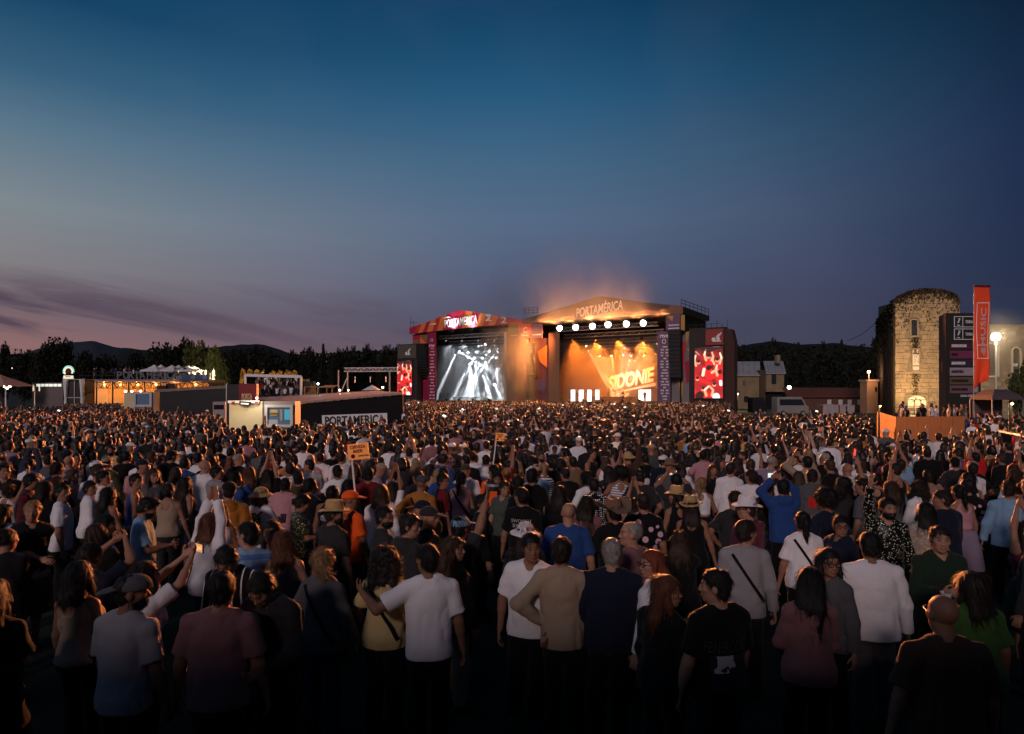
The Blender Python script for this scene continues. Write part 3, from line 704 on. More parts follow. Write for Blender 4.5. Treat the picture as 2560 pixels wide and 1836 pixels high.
for i, (px, pt, w, k) in enumerate(((1850, 862, 50, 1), (1925, 853, 60, 0), (1995, 857, 40, 1), (2060, 860, 60, 0), (2104, 850, 34, 2), (2150, 862, 60, 1), (2196, 842, 56, 0))):
    tree(px, pt, [230, 240, 235, 240, 228, 232, 120][i], w, k, ['tree on the hill above the grey roofed house', 'tree on the rounded hilltop right of the giant screen', 'small tree in the dip of the dark hill', 'tree on the dark hill right of its dip', 'leaning pine on the skyline under the cable', 'tree on the dark hill left of the stone tower', 'bushy tree against the shaded side of the stone tower'][i], group='trees on the right hill', rz=i*.9)
# woods covering the hillside: nobody could count these
wv, rr_ = [], np.random.RandomState(8)
for k in range(13000):
    px = rr_.uniform(540, 1020) if k < 7500 else rr_.uniform(1800, 2330); D = rr_.uniform(185, 330)
    top = np.interp(px, [540, 650, 712, 760, 812, 900, 1020, 1800, 1832, 1880, 1925, 2000, 2090, 2160, 2330], [878, 872, 892, 880, 882, 876, 878, 876, 873, 866, 860, 868, 864, 872, 878])+rr_.uniform(0, 18)
    zt = CZ+(HY-top)/F*D; z = zt*(1-rr_.uniform(0, 1)**2*.9); s_ = rr_.uniform(.3, .95)
    c = np.array(((px-CX)/F*D, D, z)); a = rr_.normal(size=3); a /= np.linalg.norm(a); b = np.cross(a, rr_.normal(size=3)); b /= np.linalg.norm(b)
    wv.append(np.stack([c-a*s_, c-b*s_*.7, c+a*s_, c+b*s_*.7]))
wv = np.concatenate(wv); tag(link('woods', np_mesh('woods', wv, np.arange(len(wv)).reshape(-1, 4), False), None, M_leafd), 'dark wooded hillside behind the festival ground', kind='stuff')

# ================================================================== THE TWIN STAGES
class Stage:
    def __init__(s, ox, oy, root):
        s.o = Vector((ox, oy)); s.u = Vector((.841, -.541)); s.b = Vector((.541, .841)); s.root = root
        s.M = Matrix(((s.u.x, s.b.x, 0, ox), (s.u.y, s.b.y, 0, oy), (0, 0, 1, 0), (0, 0, 0, 1)))
    def x(s, px, yl=0.):
        t = (px-CX)/F; return (t*(s.o.y+s.b.y*yl)-s.o.x-s.b.x*yl)/(s.u.x-t*s.u.y)
    def p(s, px, py, yl=0.):
        x = s.x(px, yl); D = s.o.y+s.u.y*x+s.b.y*yl; return Vector((x, yl, CZ-(py-HY)/F*D))
    def w(s, px, py, yl=0.): return s.M @ s.p(px, py, yl)
SR = math.atan2(-.541, .841)
def stage_root(ox, oy, label):
    return Stage(ox, oy, empty('concert_stage', (ox, oy, 0), SR, label, 'stage', 'twin festival stages'))
A = stage_root(-8.85, 119.75, 'smaller looking left stage with red and orange striped roof front and white beams')
B = stage_root(14.25, 104.75, 'right stage glowing orange with smoke and six dazzling lamps')
def panel(st, name, x0, x1, y0, y1, yl, m, th=.12, parent=None):
    """upright rectangular panel between pixel columns x0..x1; its top and bottom follow the pixel rows y0, y1 at the middle"""
    a, b = st.x(x0, yl), st.x(x1, yl); c = st.p((x0+x1)/2, y0, yl).z; d = max(st.p((x0+x1)/2, y1, yl).z, .02)
    o = MB().box(((a+b)/2, yl, (c+d)/2), (b-a, th, c-d)).build(name, m, parent or st.root); return o
def pgon(st, name, pts, yl, m, th=.06, parent=None):
    q = [st.p(x, y, yl) for x, y in pts]; o = [(v.x, max(v.z, .02)) for v in q]
    ar = sum(o[i][0]*o[(i+1) % len(o)][1]-o[(i+1) % len(o)][0]*o[i][1] for i in range(len(o)))
    if ar < 0: o = o[::-1]
    return MB().prism(o, yl-th/2, yl+th/2).build(name, m, parent or st.root)
def lettering(st, body, x0, x1, y0, y1, yl, m, rot=0., parent=None, **kw):
    a, b = st.p(x0, (y0+y1)/2, yl), st.p(x1, (y0+y1)/2, yl); hz = abs(st.p((x0+x1)/2, y0, yl).z-st.p((x0+x1)/2, y1, yl).z)
    o = link('lettering', tmesh(body, b.x-a.x, hz, **kw), parent or st.root, m); o.location = (a+b)/2; o.rotation_euler = (0, -rot, 0); return o
def smallprint(st, x0, x1, y0, y1, yl, n, seed, m, parent=None):
    """rows of sponsor logos too small to read"""
    r = random.Random(seed); g = MB()
    for k in range(n):
        py = y0+(y1-y0)*(k+.5)/n; q = [(.5, r.uniform(.3, .75))] if r.random() < .5 else [(.27, r.uniform(.2, .36)), (.73, r.uniform(.2, .36))]
        for c, w in q:
            nn = r.randint(3, 6); wd = w/nn
            for t in range(nn):
                cx = x0+(x1-x0)*(c+(t-(nn-1)/2)*wd); v = st.p(cx, py, yl); u = st.p(cx+(x1-x0)*wd*.72, py, yl); h = .12+.16*r.random()
                g.box(((v.x+u.x)/2, yl, v.z), (u.x-v.x, .03, h))
    return tag(g.build('sponsor_print', m, parent or st.root), kind='stuff')
def truss(a, b, s=.45, r=.03, n=None):
    a, b = Vector(a), Vector(b); d = b-a; L = d.length; q = d.to_track_quat('X', 'Z'); g = MB(); n = n or max(3, int(L/(s*1.3)))
    cs = [q @ Vector((0, y*s/2, z*s/2)) for y, z in ((-1, -1), (1, -1), (1, 1), (-1, 1))]
    for c in cs: g.bar(a+c, b+c, r*2)
    for k in range(n):
        p0, p1 = a+d*(k/n), a+d*((k+1)/n)
        for i in range(4): g.bar(p0+cs[i], p1+cs[(i+1) % 4 if k % 2 else i-1], r*1.2)
    return g
# ---- fascias
def fascia(st, top, bot, yl, bands, mats, slant):
    tx, bx = [p[0] for p in top], [p[0] for p in bot]; ty, by = [p[1] for p in top], [p[1] for p in bot]
    T = lambda x: np.interp(x, tx, ty); Bm = lambda x: np.interp(x, bx, by)
    x0, x1 = tx[0], tx[-1]
    for k in range(len(bands)-1):
        a, b = bands[k], bands[k+1]; cl = lambda v: max(x0, min(x1, v))
        ta, tb, ba, bb = cl(a+slant), cl(b+slant), cl(a-slant), cl(b-slant)
        n = 4; up = [(ta+(tb-ta)*i/n, T(ta+(tb-ta)*i/n)) for i in range(n+1)]; dn = [(ba+(bb-ba)*i/n, Bm(ba+(bb-ba)*i/n)) for i in range(n, -1, -1)]
        pts = up+dn
        if abs(tb-ta)+abs(bb-ba) < 1: continue
        pgon(st, 'fascia_panel', pts, yl, mats[k % len(mats)], .14)
topA = [(1024, 820), (1070, 805), (1110, 789), (1140, 778), (1158, 776), (1185, 780), (1240, 790), (1320, 803)]; botA = [(1024, 836), (1100, 827), (1200, 816), (1320, 809)]
fascia(A, topA, botA, -1.0, [1004, 1040, 1050, 1062, 1072, 1086, 1098, 1112, 1130, 1146, 1160, 1178, 1196, 1212, 1226, 1242, 1262, 1284, 1330], [CRIM, RED, ORG, CRIM, ORG, RED, ORG, CRIM], 5)
lettering(A, 'PORTAMERICA', 1111, 1193, 794, 815, -1.16, M_wht, R(3.5), bold=.012, shear=.1)
for px, tx_ in ((1222, 'Z'), (1259, '2')): lettering(A, tx_, px-7, px+7, 788 if px < 1250 else 793, 803 if px < 1250 else 808, -1.16, M_wht, R(-2), bold=.01)
pgon(A, 'print_shape', [(1073, 811), (1090, 808), (1089, 812), (1076, 812)], -1.12, M_wht)
pgon(A, 'print_shape', [(1098, 800), (1120, 791), (1128, 794), (1106, 797)], -1.12, M_wht)
pgon(A, 'print_shape', [(1212, 786), (1228, 786), (1212, 803), (1228, 803), (1224, 801), (1216, 788)], -1.12, M_wht)
topB = [(1306, 799), (1397, 773), (1500, 740), (1600, 755), (1708, 766)]; botB = [(1306, 816), (1440, 789), (1500, 783), (1600, 782), (1708, 786)]
M_fasB = mat('brown_vinyl', (.075, .048, .040), .7, .12, 1)
fascia(B, topB, botB, -1.0, [1296, 1370, 1440, 1500, 1560, 1620, 1670, 1720], [M_fasB, mat('brown_vinyl_two', (.082, .052, .044), .7)], 0)
pgon(B, 'corner_cladding', [(1673, 763), (1708, 766), (1706, 787), (1669, 785)], -1.13, TAN)
lettering(B, 'PORTAMÉRICA', 1439, 1556, 755, 785, -1.16, M_wht, R(5.5), bold=.018, shear=.25)
# ---- roofs, decks, drapes (local coordinates)
for st, top, bot, nm in ((A, topA, botA, 'a'), (B, topB, botB, 'b')):
    q = [st.p(x, y, -1) for x, y in top]; ol = [(v.x, v.z-.03) for v in q]; zb = min(st.p(x, y, -1).z for x, y in bot)+.5
    o2 = ol+[(ol[-1][0], zb), (ol[0][0], zb)]
    MB().prism(o2[::-1], -.9, 13).build('roof', M_dark if st is A else mat('roof_canopy', (.02, .018, .02), .8), st.root)
    zd = 1.75
    MB().box((0, 6.0, zd/2), (27, 12.6, zd)).build('deck', M_black, st.root)
    x0, x1 = ol[0][0], ol[-1][0]
    MB().box((0, 12.7, (zb+zd)/2), (x1-x0-1, .2, zb-zd)).build('backdrop', M_dark, st.root)
    for sx_ in (x0+.7, x1-.7): MB().box((sx_, 6.2, zb/2), (.2, 12.6, zb)).build('side_drape', M_dark, st.root)
    for k, yl in enumerate((2.0, 5.0, 8.0, 10.5)):
        z = zb-1.2-.9*k
        truss((x0+5, yl, z), (x1-5, yl, z), .6, .035).build('lighting_truss', M_alu, st.root)
# left stage dressing
panel(A, 'banner_column', 1070, 1089, 832, 1004, -.6, MAG, .5)
smallprint(A, 1071, 1088, 868, 1000, -.89, 17, 4, M_wht); lettering(A, 'rne', 1073, 1086, 862, 868, -.89, M_wht, bold=.01); lettering(A, 'O', 1076, 1083, 847, 854, -.89, M_wht)
panel(A, 'drape', 1032, 1070, 836, 1004, -.2, RED)
pgon(A, 'drape_print', [(1050, 838), (1069, 838), (1069, 858)], -.30, GRN); pgon(A, 'drape_print', [(1051, 842), (1068, 862), (1051, 862)], -.30, ORG)
pgon(A, 'drape_print', [(1032, 838), (1048, 838), (1048, 848), (1032, 850)], -.30, CRIM); pgon(A, 'drape_print', [(1032, 851), (1048, 849), (1048, 856), (1032, 859)], -.30, GRN)
pgon(A, 'drape_print', [(1040, 948), (1054, 952), (1046, 1000), (1036, 1000)], -.30, ORG); pgon(A, 'drape_print', [(1057, 955), (1069, 950), (1069, 1000), (1060, 1000)], -.30, MAG)
panel(A, 'tower_leg', 1261.5, 1266, 832, 1002, -.4, M_wht, .4)
panel(A, 'drape', 1266, 1288, 845, 1004, -.3, TAN); panel(A, 'drape', 1288, 1313, 846, 1004, -.1, mat('rust_print', (.34, .10, .04), .7))
for (x0, x1, m) in ((1272, 1297.5, GRN), (1298, 1327.5, RED), (1328, 1356, PUR)): panel(A, 'sponsor_banner', x0, x1, 811, 846, -1.1, m, .2)
lettering(A, 'C', 1307, 1318, 818, 833, -1.22, M_wht, bold=.03); panel(A, 'print_shape', 1304, 1321, 837, 840, -1.22, M_wht, .02); panel(A, 'print_shape', 1276, 1294, 838, 840, -1.22, M_wht, .02); panel(A, 'print_shape', 1331, 1353, 836, 838, -1.22, M_wht, .02)
panel(A, 'roof_sign', 1325, 1357, 803, 810, -.8, M_black, .2)
# middle mural drapes
panel(B, 'drape', 1313, 1338, 846, 1006, .3, mat('dusk_print', (.20, .07, .05), .7)); panel(B, 'drape', 1338, 1372, 846, 1006, .2, mat('plum_print', (.15, .055, .06), .7)); panel(B, 'drape', 1372, 1399, 832, 1006, -.3, TAN)
for pts, m in (([(1311, 960), (1318, 950), (1334, 950), (1337, 1000), (1312, 1000)], GRN), ([(1298, 962), (1310, 955), (1308, 974), (1299, 974)], M_wht), ([(1338, 955), (1356, 948), (1366, 962), (1360, 980), (1345, 975)], PUR), ([(1312, 900), (1336, 880), (1334, 945), (1322, 948)], mat('maroon_print', (.10, .02, .02), .7)), ([(1344, 880), (1369, 862), (1368, 920), (1350, 905)], ORG)):
    pgon(B, 'drape_print', pts, .05, m)
# right stage dressing
panel(B, 'banner_column', 1645, 1677, 829, 1006, -.6, PUR, .5); smallprint(B, 1647, 1675, 864, 1002, -.89, 19, 9, M_wht); lettering(B, 'rtve', 1650, 1670, 836, 845, -.89, M_wht, bold=.01); lettering(B, 'O', 1655, 1665, 848, 860, -.89, M_wht)
panel(B, 'sponsor_banner', 1666, 1701, 787, 826, -1.2, PUR, .5); pgon(B, 'print_shape', [(1667, 790), (1684, 790), (1681, 804)], -1.48, YEL)
for y in (812, 820): panel(B, 'print_shape', 1671, 1698, y, y+2.4, -1.48, M_wht, .02)
panel(B, 'cladding', 1701, 1712, 788, 827, -.9, YEL, .2)
panel(B, 'drape', 1677, 1737, 830, 1010, .2, GRY)
for pts, m in (([(1715, 832), (1725, 828), (1716, 865)], YEL), ([(1718, 872), (1735, 870), (1735, 892), (1728, 892)], YEL), ([(1704, 862), (1716, 850), (1712, 890), (1706, 940)], RED), ([(1712, 905), (1735, 898), (1735, 945), (1716, 960)], CRIM), ([(1694, 948), (1708, 955), (1706, 1000)], YEL), ([(1677, 950), (1692, 945), (1690, 960), (1678, 962)], mat('slate_print', (.10, .11, .15), .7))):
    pgon(B, 'drape_print', pts, .05, m)
panel(B, 'print_shape', 1700, 1704, 845, 940, .05, MAG, .05)
# roof-top railings and aerials
for st, pts in ((B, [(1708, 766, -1.2), (1776, 791, 12.5)]), ):
    a, b = (Vector(st.p(x, y, yl)) for x, y, yl in pts); a.z = b.z = st.p(1708, 766, -1).z
    g = MB()
    for h in (.5, 1.0): g.bar(a+Vector((-.3, 0, h)), b+Vector((-.3, 0, h)), .06)
    for k in range(8): c = a.lerp(b, k/7)+Vector((-.3, 0, 0)); g.bar(c, c+Vector((0, 0, 1.1)), .06)
    g.build('roof_railing', M_black, st.root)
g = MB(); v = A.p(1024, 818, -.5)
for dx_, dz_ in ((.3, 1.8), (1.0, 1.2)): g.bar((v.x+dx_, -.5, v.z), (v.x+dx_, -.5, v.z+dz_), .05)
g.bar((v.x, -.5, v.z+.9), (v.x+2.2, -.5, v.z+.75), .05); g.build('roof_railing', M_black, A.root)
g = MB(); v = B.p(1312, 790, 4)
for k in range(4): g.bar((v.x+k*.9, 4, v.z), (v.x+k*.9, 4, v.z+1.4), .06)
for h in (.5, 1.0, 1.4): g.bar((v.x-.3, 4, v.z+h), (v.x+3, 4, v.z+h-.1), .06)
g.build('roof_railing', M_black, B.root)
# stage risers, monitors
MB().box((B.x(1540, 6), 6, 2.15), (7.5, 3.6, .8)).build('riser', M_black, B.root); MB().box((A.x(1180, 6), 6, 2.1), (7, 3.6, .7)).build('riser', M_black, A.root)
def mon(st, px, yl=.8):
    x = st.x(px, yl); o = empty('stage_monitor', st.M @ Vector((x, yl, 1.75)), SR); MB().prism([(-.35, 0), (.35, 0), (.35, .2), (-.35, .45)], -.25, .25).build('cabinet', M_black, o); MB().box((0, -.26, .16), (.56, .02, .24)).build('grille', M_dark, o); return o
for i, px in enumerate((1118, 1150, 1185, 1225)): tag(mon(A, px), ['floor monitor at the left front of the white lit stage', 'floor monitor left of the kneeling singer in white', 'floor monitor before the middle of the white lit stage', 'floor monitor right of the kneeling singer in white'][i], 'loudspeaker', 'floor monitors')
for i, px in enumerate((1462, 1510, 1560, 1600)): tag(mon(B, px), ['floor monitor by the glowing light columns', 'floor monitor before the drummer', 'floor monitor before the guitarist on the orange stage', 'floor monitor beside the square white screen'][i], 'loudspeaker', 'floor monitors')
# ---- line arrays: hang of wedge cabinets
def line_array(st, px, w, y0, y1, yl, label, curve=1.):
    p0, p1 = st.p(px, y0, yl), st.p(px, y1, yl); n = 12; H = p0.z-p1.z; wm_ = w/F*(st.o.y); o = empty('line_array', st.M @ p0, SR, label, 'loudspeaker', 'hanging line arrays')
    MB().box((0, .2, .12), (wm_*1.05, 1.1, .16)).build('flying_frame', M_black, o)
    for k in range(n):
        t = (k+.5)/n; M = Matrix.Rotation(-R(3+26*t*t*curve), 3, 'X')
        MB().box((0, -.1+1.1*t**2.4*curve, -H*t), (wm_, .8, H/n*.92), M=M).build('cabinet', M_black, o)
    return o
line_array(A, 1056, 26, 862, 948, -1.6, 'curved black line array hanging beside the magenta banner column', 1.3)
line_array(B, 1326, 22, 862, 946, -1.5, 'dark line array hanging in smoke between the two stages')
line_array(B, 1688, 28, 829, 946, -1.6, 'tall black line array hanging right of the violet banner column', .4)
# ---- giant screens: the picture on them is flat print drawn into an image
def screen_image(name, w, h, seed):
    r = np.random.RandomState(seed); yy, xx = np.mgrid[0:h, 0:w].astype(np.float32); yy = yy/h*1.9; xx = xx/w
    img = np.zeros((h, w, 3), np.float32); img[:] = (.10, .002, .004)
    n = sum(np.sin(xx*a+yy*b+c) for a, b, c in zip(r.uniform(4, 22, 6), r.uniform(4, 22, 6), r.uniform(0, 6, 6)))/6
    img += np.clip(n+.35, 0, 1)[..., None]*np.array((.85, .02, .015), np.float32)*np.clip(1.9-yy, 0, 1)[..., None]
    def cap_(a, b, ra, rb, col):
        a, b = np.array(a), np.array(b); d = b-a; t = np.clip(((xx-a[0])*d[0]+(yy-a[1])*d[1])/(d@d+1e-6), 0, 1); q = np.hypot(xx-a[0]-t*d[0], yy-a[1]-t*d[1])-(ra+(rb-ra)*t)
        m = np.clip(.5-q*w*.6, 0, 1)[..., None]; img[:] = img*(1-m)+np.array(col, np.float32)*m
    skin = (.95, .36, .20); pale = (1, .62, .44); red = (.62, .008, .010); wht = (.85, .9, .95); dark = (.02, .0, .0)
    for i, (x, y) in enumerate(((.14, 1.30), (.80, 1.36), (.50, 1.50), (.10, .68), (.90, .92), (.30, .30), (.70, .46))):
        s_ = 1 if i % 2 else -1
        cap_((x, y-.22), (x, y-.06), .13, .09, red if i % 3 else (.35, .01, .015)); cap_((x, y+.03), (x, y+.05), .062, .06, skin if i != 4 else dark); cap_((x, y+.07), (x+.01, y+.085), .055, .05, dark)
        if i in (0, 2, 1, 4): cap_((x+.09*s_, y-.08), (x+.15*s_, y+.12), .042, .036, skin); cap_((x+.15*s_, y+.12), (x+.10*s_, y+.30), .034, .026, pale)
        if i in (2, 1): cap_((x-.10*s_, y-.10), (x-.16*s_, y+.05), .04, .034, skin); cap_((x-.16*s_, y+.05), (x-.12*s_, y+.2), .032, .024, skin)
    cap_((.44, 1.00), (.55, .84), .19, .17, (.80, .012, .012)); cap_((.30, .86), (.34, 1.08), .055, .05, pale); cap_((.50, 1.12), (.52, 1.14), .09, .09, dark); cap_((.62, .95), (.80, 1.06), .05, .04, skin)
    cap_((.42, .10), (.36, .30), .045, .038, skin); cap_((.36, .30), (.50, .44), .038, .034, pale); cap_((.62, .10), (.66, .30), .045, .038, skin); cap_((.66, .30), (.54, .44), .038, .034, skin)
    cap_((.18, .08), (.2, .12), .16, .14, dark); cap_((.77, .05), (.77, .07), .13, .12, (.65, .9, 1)); cap_((.93, .5), (.92, .62), .05, .05, wht); cap_((.04, 1.74), (.16, 1.62), .02, .015, (.4, .32, .32)); img[yy > 1.76+.06*np.sin(xx*9)] *= .2
    for _ in range(2):
        for ax in (0, 1): img[:] = sum(np.roll(img, q, ax) for q in (-2, -1, 0, 1, 2))/5
    img += r.normal(size=img.shape).astype(np.float32)*.02
    im = bpy.data.images.new(name, w, h, float_buffer=True); a = np.ones((h, w, 4), np.float32); a[..., :3] = np.clip(img, 0, 1); im.pixels.foreach_set(a.ravel()); im.pack(); return im
def screen_mat(name, im, st_):
    m = bpy.data.materials.new(name); m.use_nodes = True; nd, lk = m.node_tree.nodes, m.node_tree.links; b = nd['Principled BSDF']
    t = nd.new('ShaderNodeTexCoord'); i = nd.new('ShaderNodeTexImage'); i.image = im; i.extension = 'EXTEND'; lk.new(t.outputs['UV'], i.inputs[0]); lk.new(i.outputs[0], b.inputs['Emission Color'])
    b.inputs['Emission Strength'].default_value = st_; b.inputs['Base Color'].default_value = (.01, .01, .01, 1); return m
def uvplane(name, p, m, parent):
    me = bpy.data.meshes.new(name); me.from_pydata([tuple(q) for q in p], [], [(0, 1, 2, 3)]); uv = me.uv_layers.new(); 
    for i, c in enumerate(((0, 0), (1, 0), (1, 1), (0, 1))): uv.data[i].uv = c
    me.materials.append(m); return link(name, me, parent)
M_scr = screen_mat('screen_picture', screen_image('screen_picture', 300, 560, 2), 1.6)
def giant_screen(st, yl, fx0, fx1, fy0, bx, sx_, label, bm, side):
    o = empty('giant_screen', st.M @ Vector((st.x((fx0+fx1)/2, yl), yl, 0)), SR, label, 'screen', 'giant video screens'); off = Vector((st.x((fx0+fx1)/2, yl), yl, 0))
    def P_(px, py, dy=0.): return st.p(px, py, yl+dy)-off
    a, b = P_(fx0, fy0), P_(fx1, fy0); MB().box(((a.x+b.x)/2, .9, a.z/2), (b.x-a.x, 1.5, a.z)).build('tower', mat('screen_tower', (.035, .03, .032), .8), o)
    q = P_(bx[0], bx[2], -.1), P_(bx[1], bx[3], -.1); MB().box(((q[0].x+q[1].x)/2, .0, (q[0].z+q[1].z)/2), (q[1].x-q[0].x, .16, q[0].z-q[1].z)).build('top_banner', bm, o)
    cx, cz = (q[0].x+q[1].x)/2+.25, (q[0].z+q[1].z)/2; g = MB()                 # a pair of clasped hands printed on the banner
    for c, r_, l in (((-.35, -.35), .30, 0), ((.30, -.30), .26, 0)): g.lathe([(.01, 0), (r_, .01), (r_, .03), (.01, .04)], (cx+c[0], -.10, cz+c[1]), 10, Matrix.Rotation(R(90), 3, 'X'))
    for a_, b_ in (((.0, -.1), (.45, .45)), ((.2, -.2), (.75, .6)), ((-.5, -.6), (.7, -.62))): g.bar((cx+a_[0], -.11, cz+a_[1]), (cx+b_[0], -.11, cz+b_[1]), .03, .16)
    g.build('banner_print', M_wht, o)
    c = [P_(sx_[0], sx_[3], -.12), P_(sx_[1], sx_[3], -.12), P_(sx_[1], sx_[2], -.12), P_(sx_[0], sx_[2], -.12)]
    z0, z1 = (c[0].z+c[1].z)/2, (c[2].z+c[3].z)/2; c = [Vector((v.x, -.12, z)) for v, z in zip(c, (z0, z0, z1, z1))]
    uvplane('display', c, M_scr, o); MB().box(((c[0].x+c[1].x)/2, .04, (z0+z1)/2), (c[1].x-c[0].x+.3, .28, z1-z0+.3)).build('display_housing', M_black, o)
    return o
giant_screen(A, -2.2, 992, 1042, 862, (994, 1040, 864, 895), (993, 1029.5, 903, 988), 'giant screen with red crowd picture left of the left stage', mat('khaki_print', (.10, .085, .06), .7), -1)
gs = giant_screen(B, -2.2, 1722, 1812, 822, (1764, 1808, 824, 862), (1736.5, 1807, 868, 996), 'giant screen with red crowd picture right of the right stage', mat('brick_print', (.30, .055, .05), .7), 1)
a = B.p(1812, 822, -2.2); b = B.p(1831, 860, 2.6)
o = MB().prism([(a.x, 0), (a.x+1.3, 0), (a.x+1.3, a.z-1.8), (a.x+.9, a.z-.1), (a.x, a.z)], -2.1, -.3).build('side_tower', mat('rust_cladding', (.06, .028, .024), .8), B.root)
g = MB()
for k in range(7): x = B.x(1740+k*13, -2); g.bar((x, -2, a.z), (x, -2, a.z+(.9 if k % 2 else 1.3)), .05)
g.bar((B.x(1722, -2), -2, a.z+.8), (B.x(1800, -2), -2, a.z+.8), .05); g.build('aerials', M_black, B.root)
# ---- sign with the band's name
sg = empty('backdrop_sign', B.w(1578, 948, 6.8), SR, 'big slanted white band name sign hanging at the back of the orange stage', 'sign')
a, b = B.p(1519, 966, 7.5), B.p(1641, 940, 7.5); Wd = b.x-a.x; ang = math.atan2((940-966)*-1*.0+3.1*0+ (985-938)/F*106-(985-958)/F*112, Wd)
tm = tmesh('SIDONIE', Wd*1.0, 2.5, ext=.10, bold=.035, shear=.42, spacing=.95); o = link('lettering', tm, sg, mat('sign_cloth', (.62, .60, .60), .8)); o.rotation_euler = (0, -R(11), 0)
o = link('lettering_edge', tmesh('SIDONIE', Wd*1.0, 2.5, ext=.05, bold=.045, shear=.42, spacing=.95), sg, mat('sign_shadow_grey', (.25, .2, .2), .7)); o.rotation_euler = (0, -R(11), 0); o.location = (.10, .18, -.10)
g = MB().prism([(-Wd*.42, -1.75), (Wd*.46, -1.95), (Wd*.46, -1.45), (-Wd*.42, -1.68)], -.06, .06); o = g.build('underline', mat('sign_cloth', (.62, .60, .60), .8), sg); o.rotation_euler = (0, -R(11), 0)
# ---- light columns and white screen on the right stage
M_led = emis('cold_white_led', (.86, .95, 1.0), 1.6)
for i, (x0, x1, y1) in enumerate(((1427.5, 1437.5, 1006), (1447.5, 1458.5, 1004), (1468.5, 1478.5, 1006), (1489, 1498, 1000))):
    a, b = B.p(x0, 975, 3), B.p(x1, y1, 3); w, h = b.x-a.x, a.z-b.z
    o = empty('light_column', B.M @ Vector(((a.x+b.x)/2, 3, 1.75)), SR, ['outermost left white light column on the orange stage', 'second white light column from the left on the orange stage', 'third white light column from the left on the orange stage', 'short white light column beside the drum riser'][i], 'lamp', 'white light columns')
    MB().box((0, 0, (b.z-1.75)+h/2), (w, .12, h)).build('tube', M_led, o); MB().box((0, .1, (b.z-1.75+h)/2), (w*.9, .06, b.z-1.75+h)).build('stand', M_black, o)
a, b = B.p(1597, 975, 5), B.p(1627, 1010, 5)
o = empty('video_panel', B.M @ Vector(((a.x+b.x)/2, 5, 1.75)), SR, 'square white glowing panel at the right of the orange stage', 'screen'); MB().box((0, 0, (a.z+1.9)/2-1.75+.0), (b.x-a.x, .12, a.z-1.9)).build('display', M_led, o); MB().box((0, .12, (a.z+1.9)/2-1.75), (b.x-a.x+.1, .1, a.z-1.85)).build('frame', M_black, o)
# ---- lamps on the stages
def fixture(st, px, py, yl, label, group, col, power, aim, cone, r=.16, glow=60, blend=.25, size=.08, nm='moving_head_lamp'):
    """a yoke lamp with a glowing lens and a real spot; aim is a stage-local point"""
    p = st.M @ st.p(px, py, yl); q = st.M @ Vector(aim); o = empty(nm, p, 0, label, 'stage lamp', group); d = (q-p).normalized(); M = d.to_track_quat('Z', 'Y').to_matrix()
    MB().lathe([(r*.6, -.45), (r*1.1, -.35), (r*1.1, -.02), (r*.9, -.02)], n=10, M=M).build('body', M_black, o)
    MB().lathe([(.01, -.015), (r*.95, -.015), (r*.95, .0), (.01, .0)], n=12, M=M).build('lens', emis('lens_%s' % group.replace(' ', '_'), col, glow), o)
    MB().box((0, 0, .42), (r*2.6, .06, .08)).bar((-r*1.3, 0, .42), (-r*1.3, 0, -.1), .05).bar((r*1.3, 0, .42), (r*1.3, 0, -.1), .05).build('yoke', M_black, o)
    l = bpy.data.lights.new('beam', 'SPOT'); l.energy = power; l.color = col[:3]; l.spot_size = R(cone); l.spot_blend = blend; l.shadow_soft_size = size
    lo_ = bpy.data.objects.new('beam', l); COL.objects.link(lo_); lo_.parent = o; lo_.location = d*.06; lo_.rotation_euler = (-d).to_track_quat('Z', 'Y').to_euler()
    return o
WARM, WHITE = (1.0, .62, .26), (.92, .97, 1.0)
PW = dict(blind=430000., beamB=560000., beamA=190000.)
ordn = ['leftmost', 'second from left', 'third from left', 'fourth from left', 'second from right', 'rightmost']
for i, (px, py) in enumerate(((1399, 821), (1439, 819), (1481, 816), (1520, 812), (1566, 810), (1608, 808))):
    pl = B.p(px, py, -.2); ww_ = B.M.inverted() @ Vector((-46+18.4*i, 8, 9.0)); o = fixture(B, px, py, -1.35, ordn[i]+' dazzling round lamp under the roof of the orange stage', 'dazzling lamps of the orange stage', (1.0, .29, .085), PW['blind'], ww_, 30, .52, 1, .9, .05, 'blinder_lamp')
    [c for c in o.children if c.name.startswith('lens')][0].data.materials[0] = emis('blinder_glow', (1.0, .93, .80), 14)
    nd_ = o.location+Vector((-.541, -.841, 0))*.25
    light('POINT', o.location+Vector((-.541, -.841, 0))*2.0+Vector((0, 0, -.3)), (1.0, .38, .11), 60, o, size=.05, name='spill')
    light('SPOT', nd_+Vector((-.541, -.841, 0))*.6, (1.0, .36, .10), 4800, o, aim=nd_+Vector((-.541*9, -.841*9, 9)), cone=88, blend=1.0, size=.05, name='spill')
    if i == 0: light('SPOT', nd_+Vector((-.541, -.841, 0))*.6, (1.0, .34, .08), 15000, o, aim=nd_+Vector((-8, 2.5, -5)), cone=110, blend=1.0, size=.05, name='spill')
    light('SPOT', nd_, (1.0, .36, .10), 45000, o, aim=(nd_.x-.541*17+(-10+4*i), nd_.y-.841*17, 0), cone=84, blend=1.0, size=.05, name='crowd_beam')
bR = [((1465, 866), (1500, 930)), ((1498, 867), (1525, 930)), ((1499, 891), (1522, 955)), ((1528, 891), (1540, 950)), ((1558, 888), (1552, 950)), ((1577, 890), (1560, 950)), ((1611, 888), (1580, 950)), ((1612, 862), (1570, 930)), ((1643, 860), (1590, 930)), ((1640, 886), (1600, 940))]
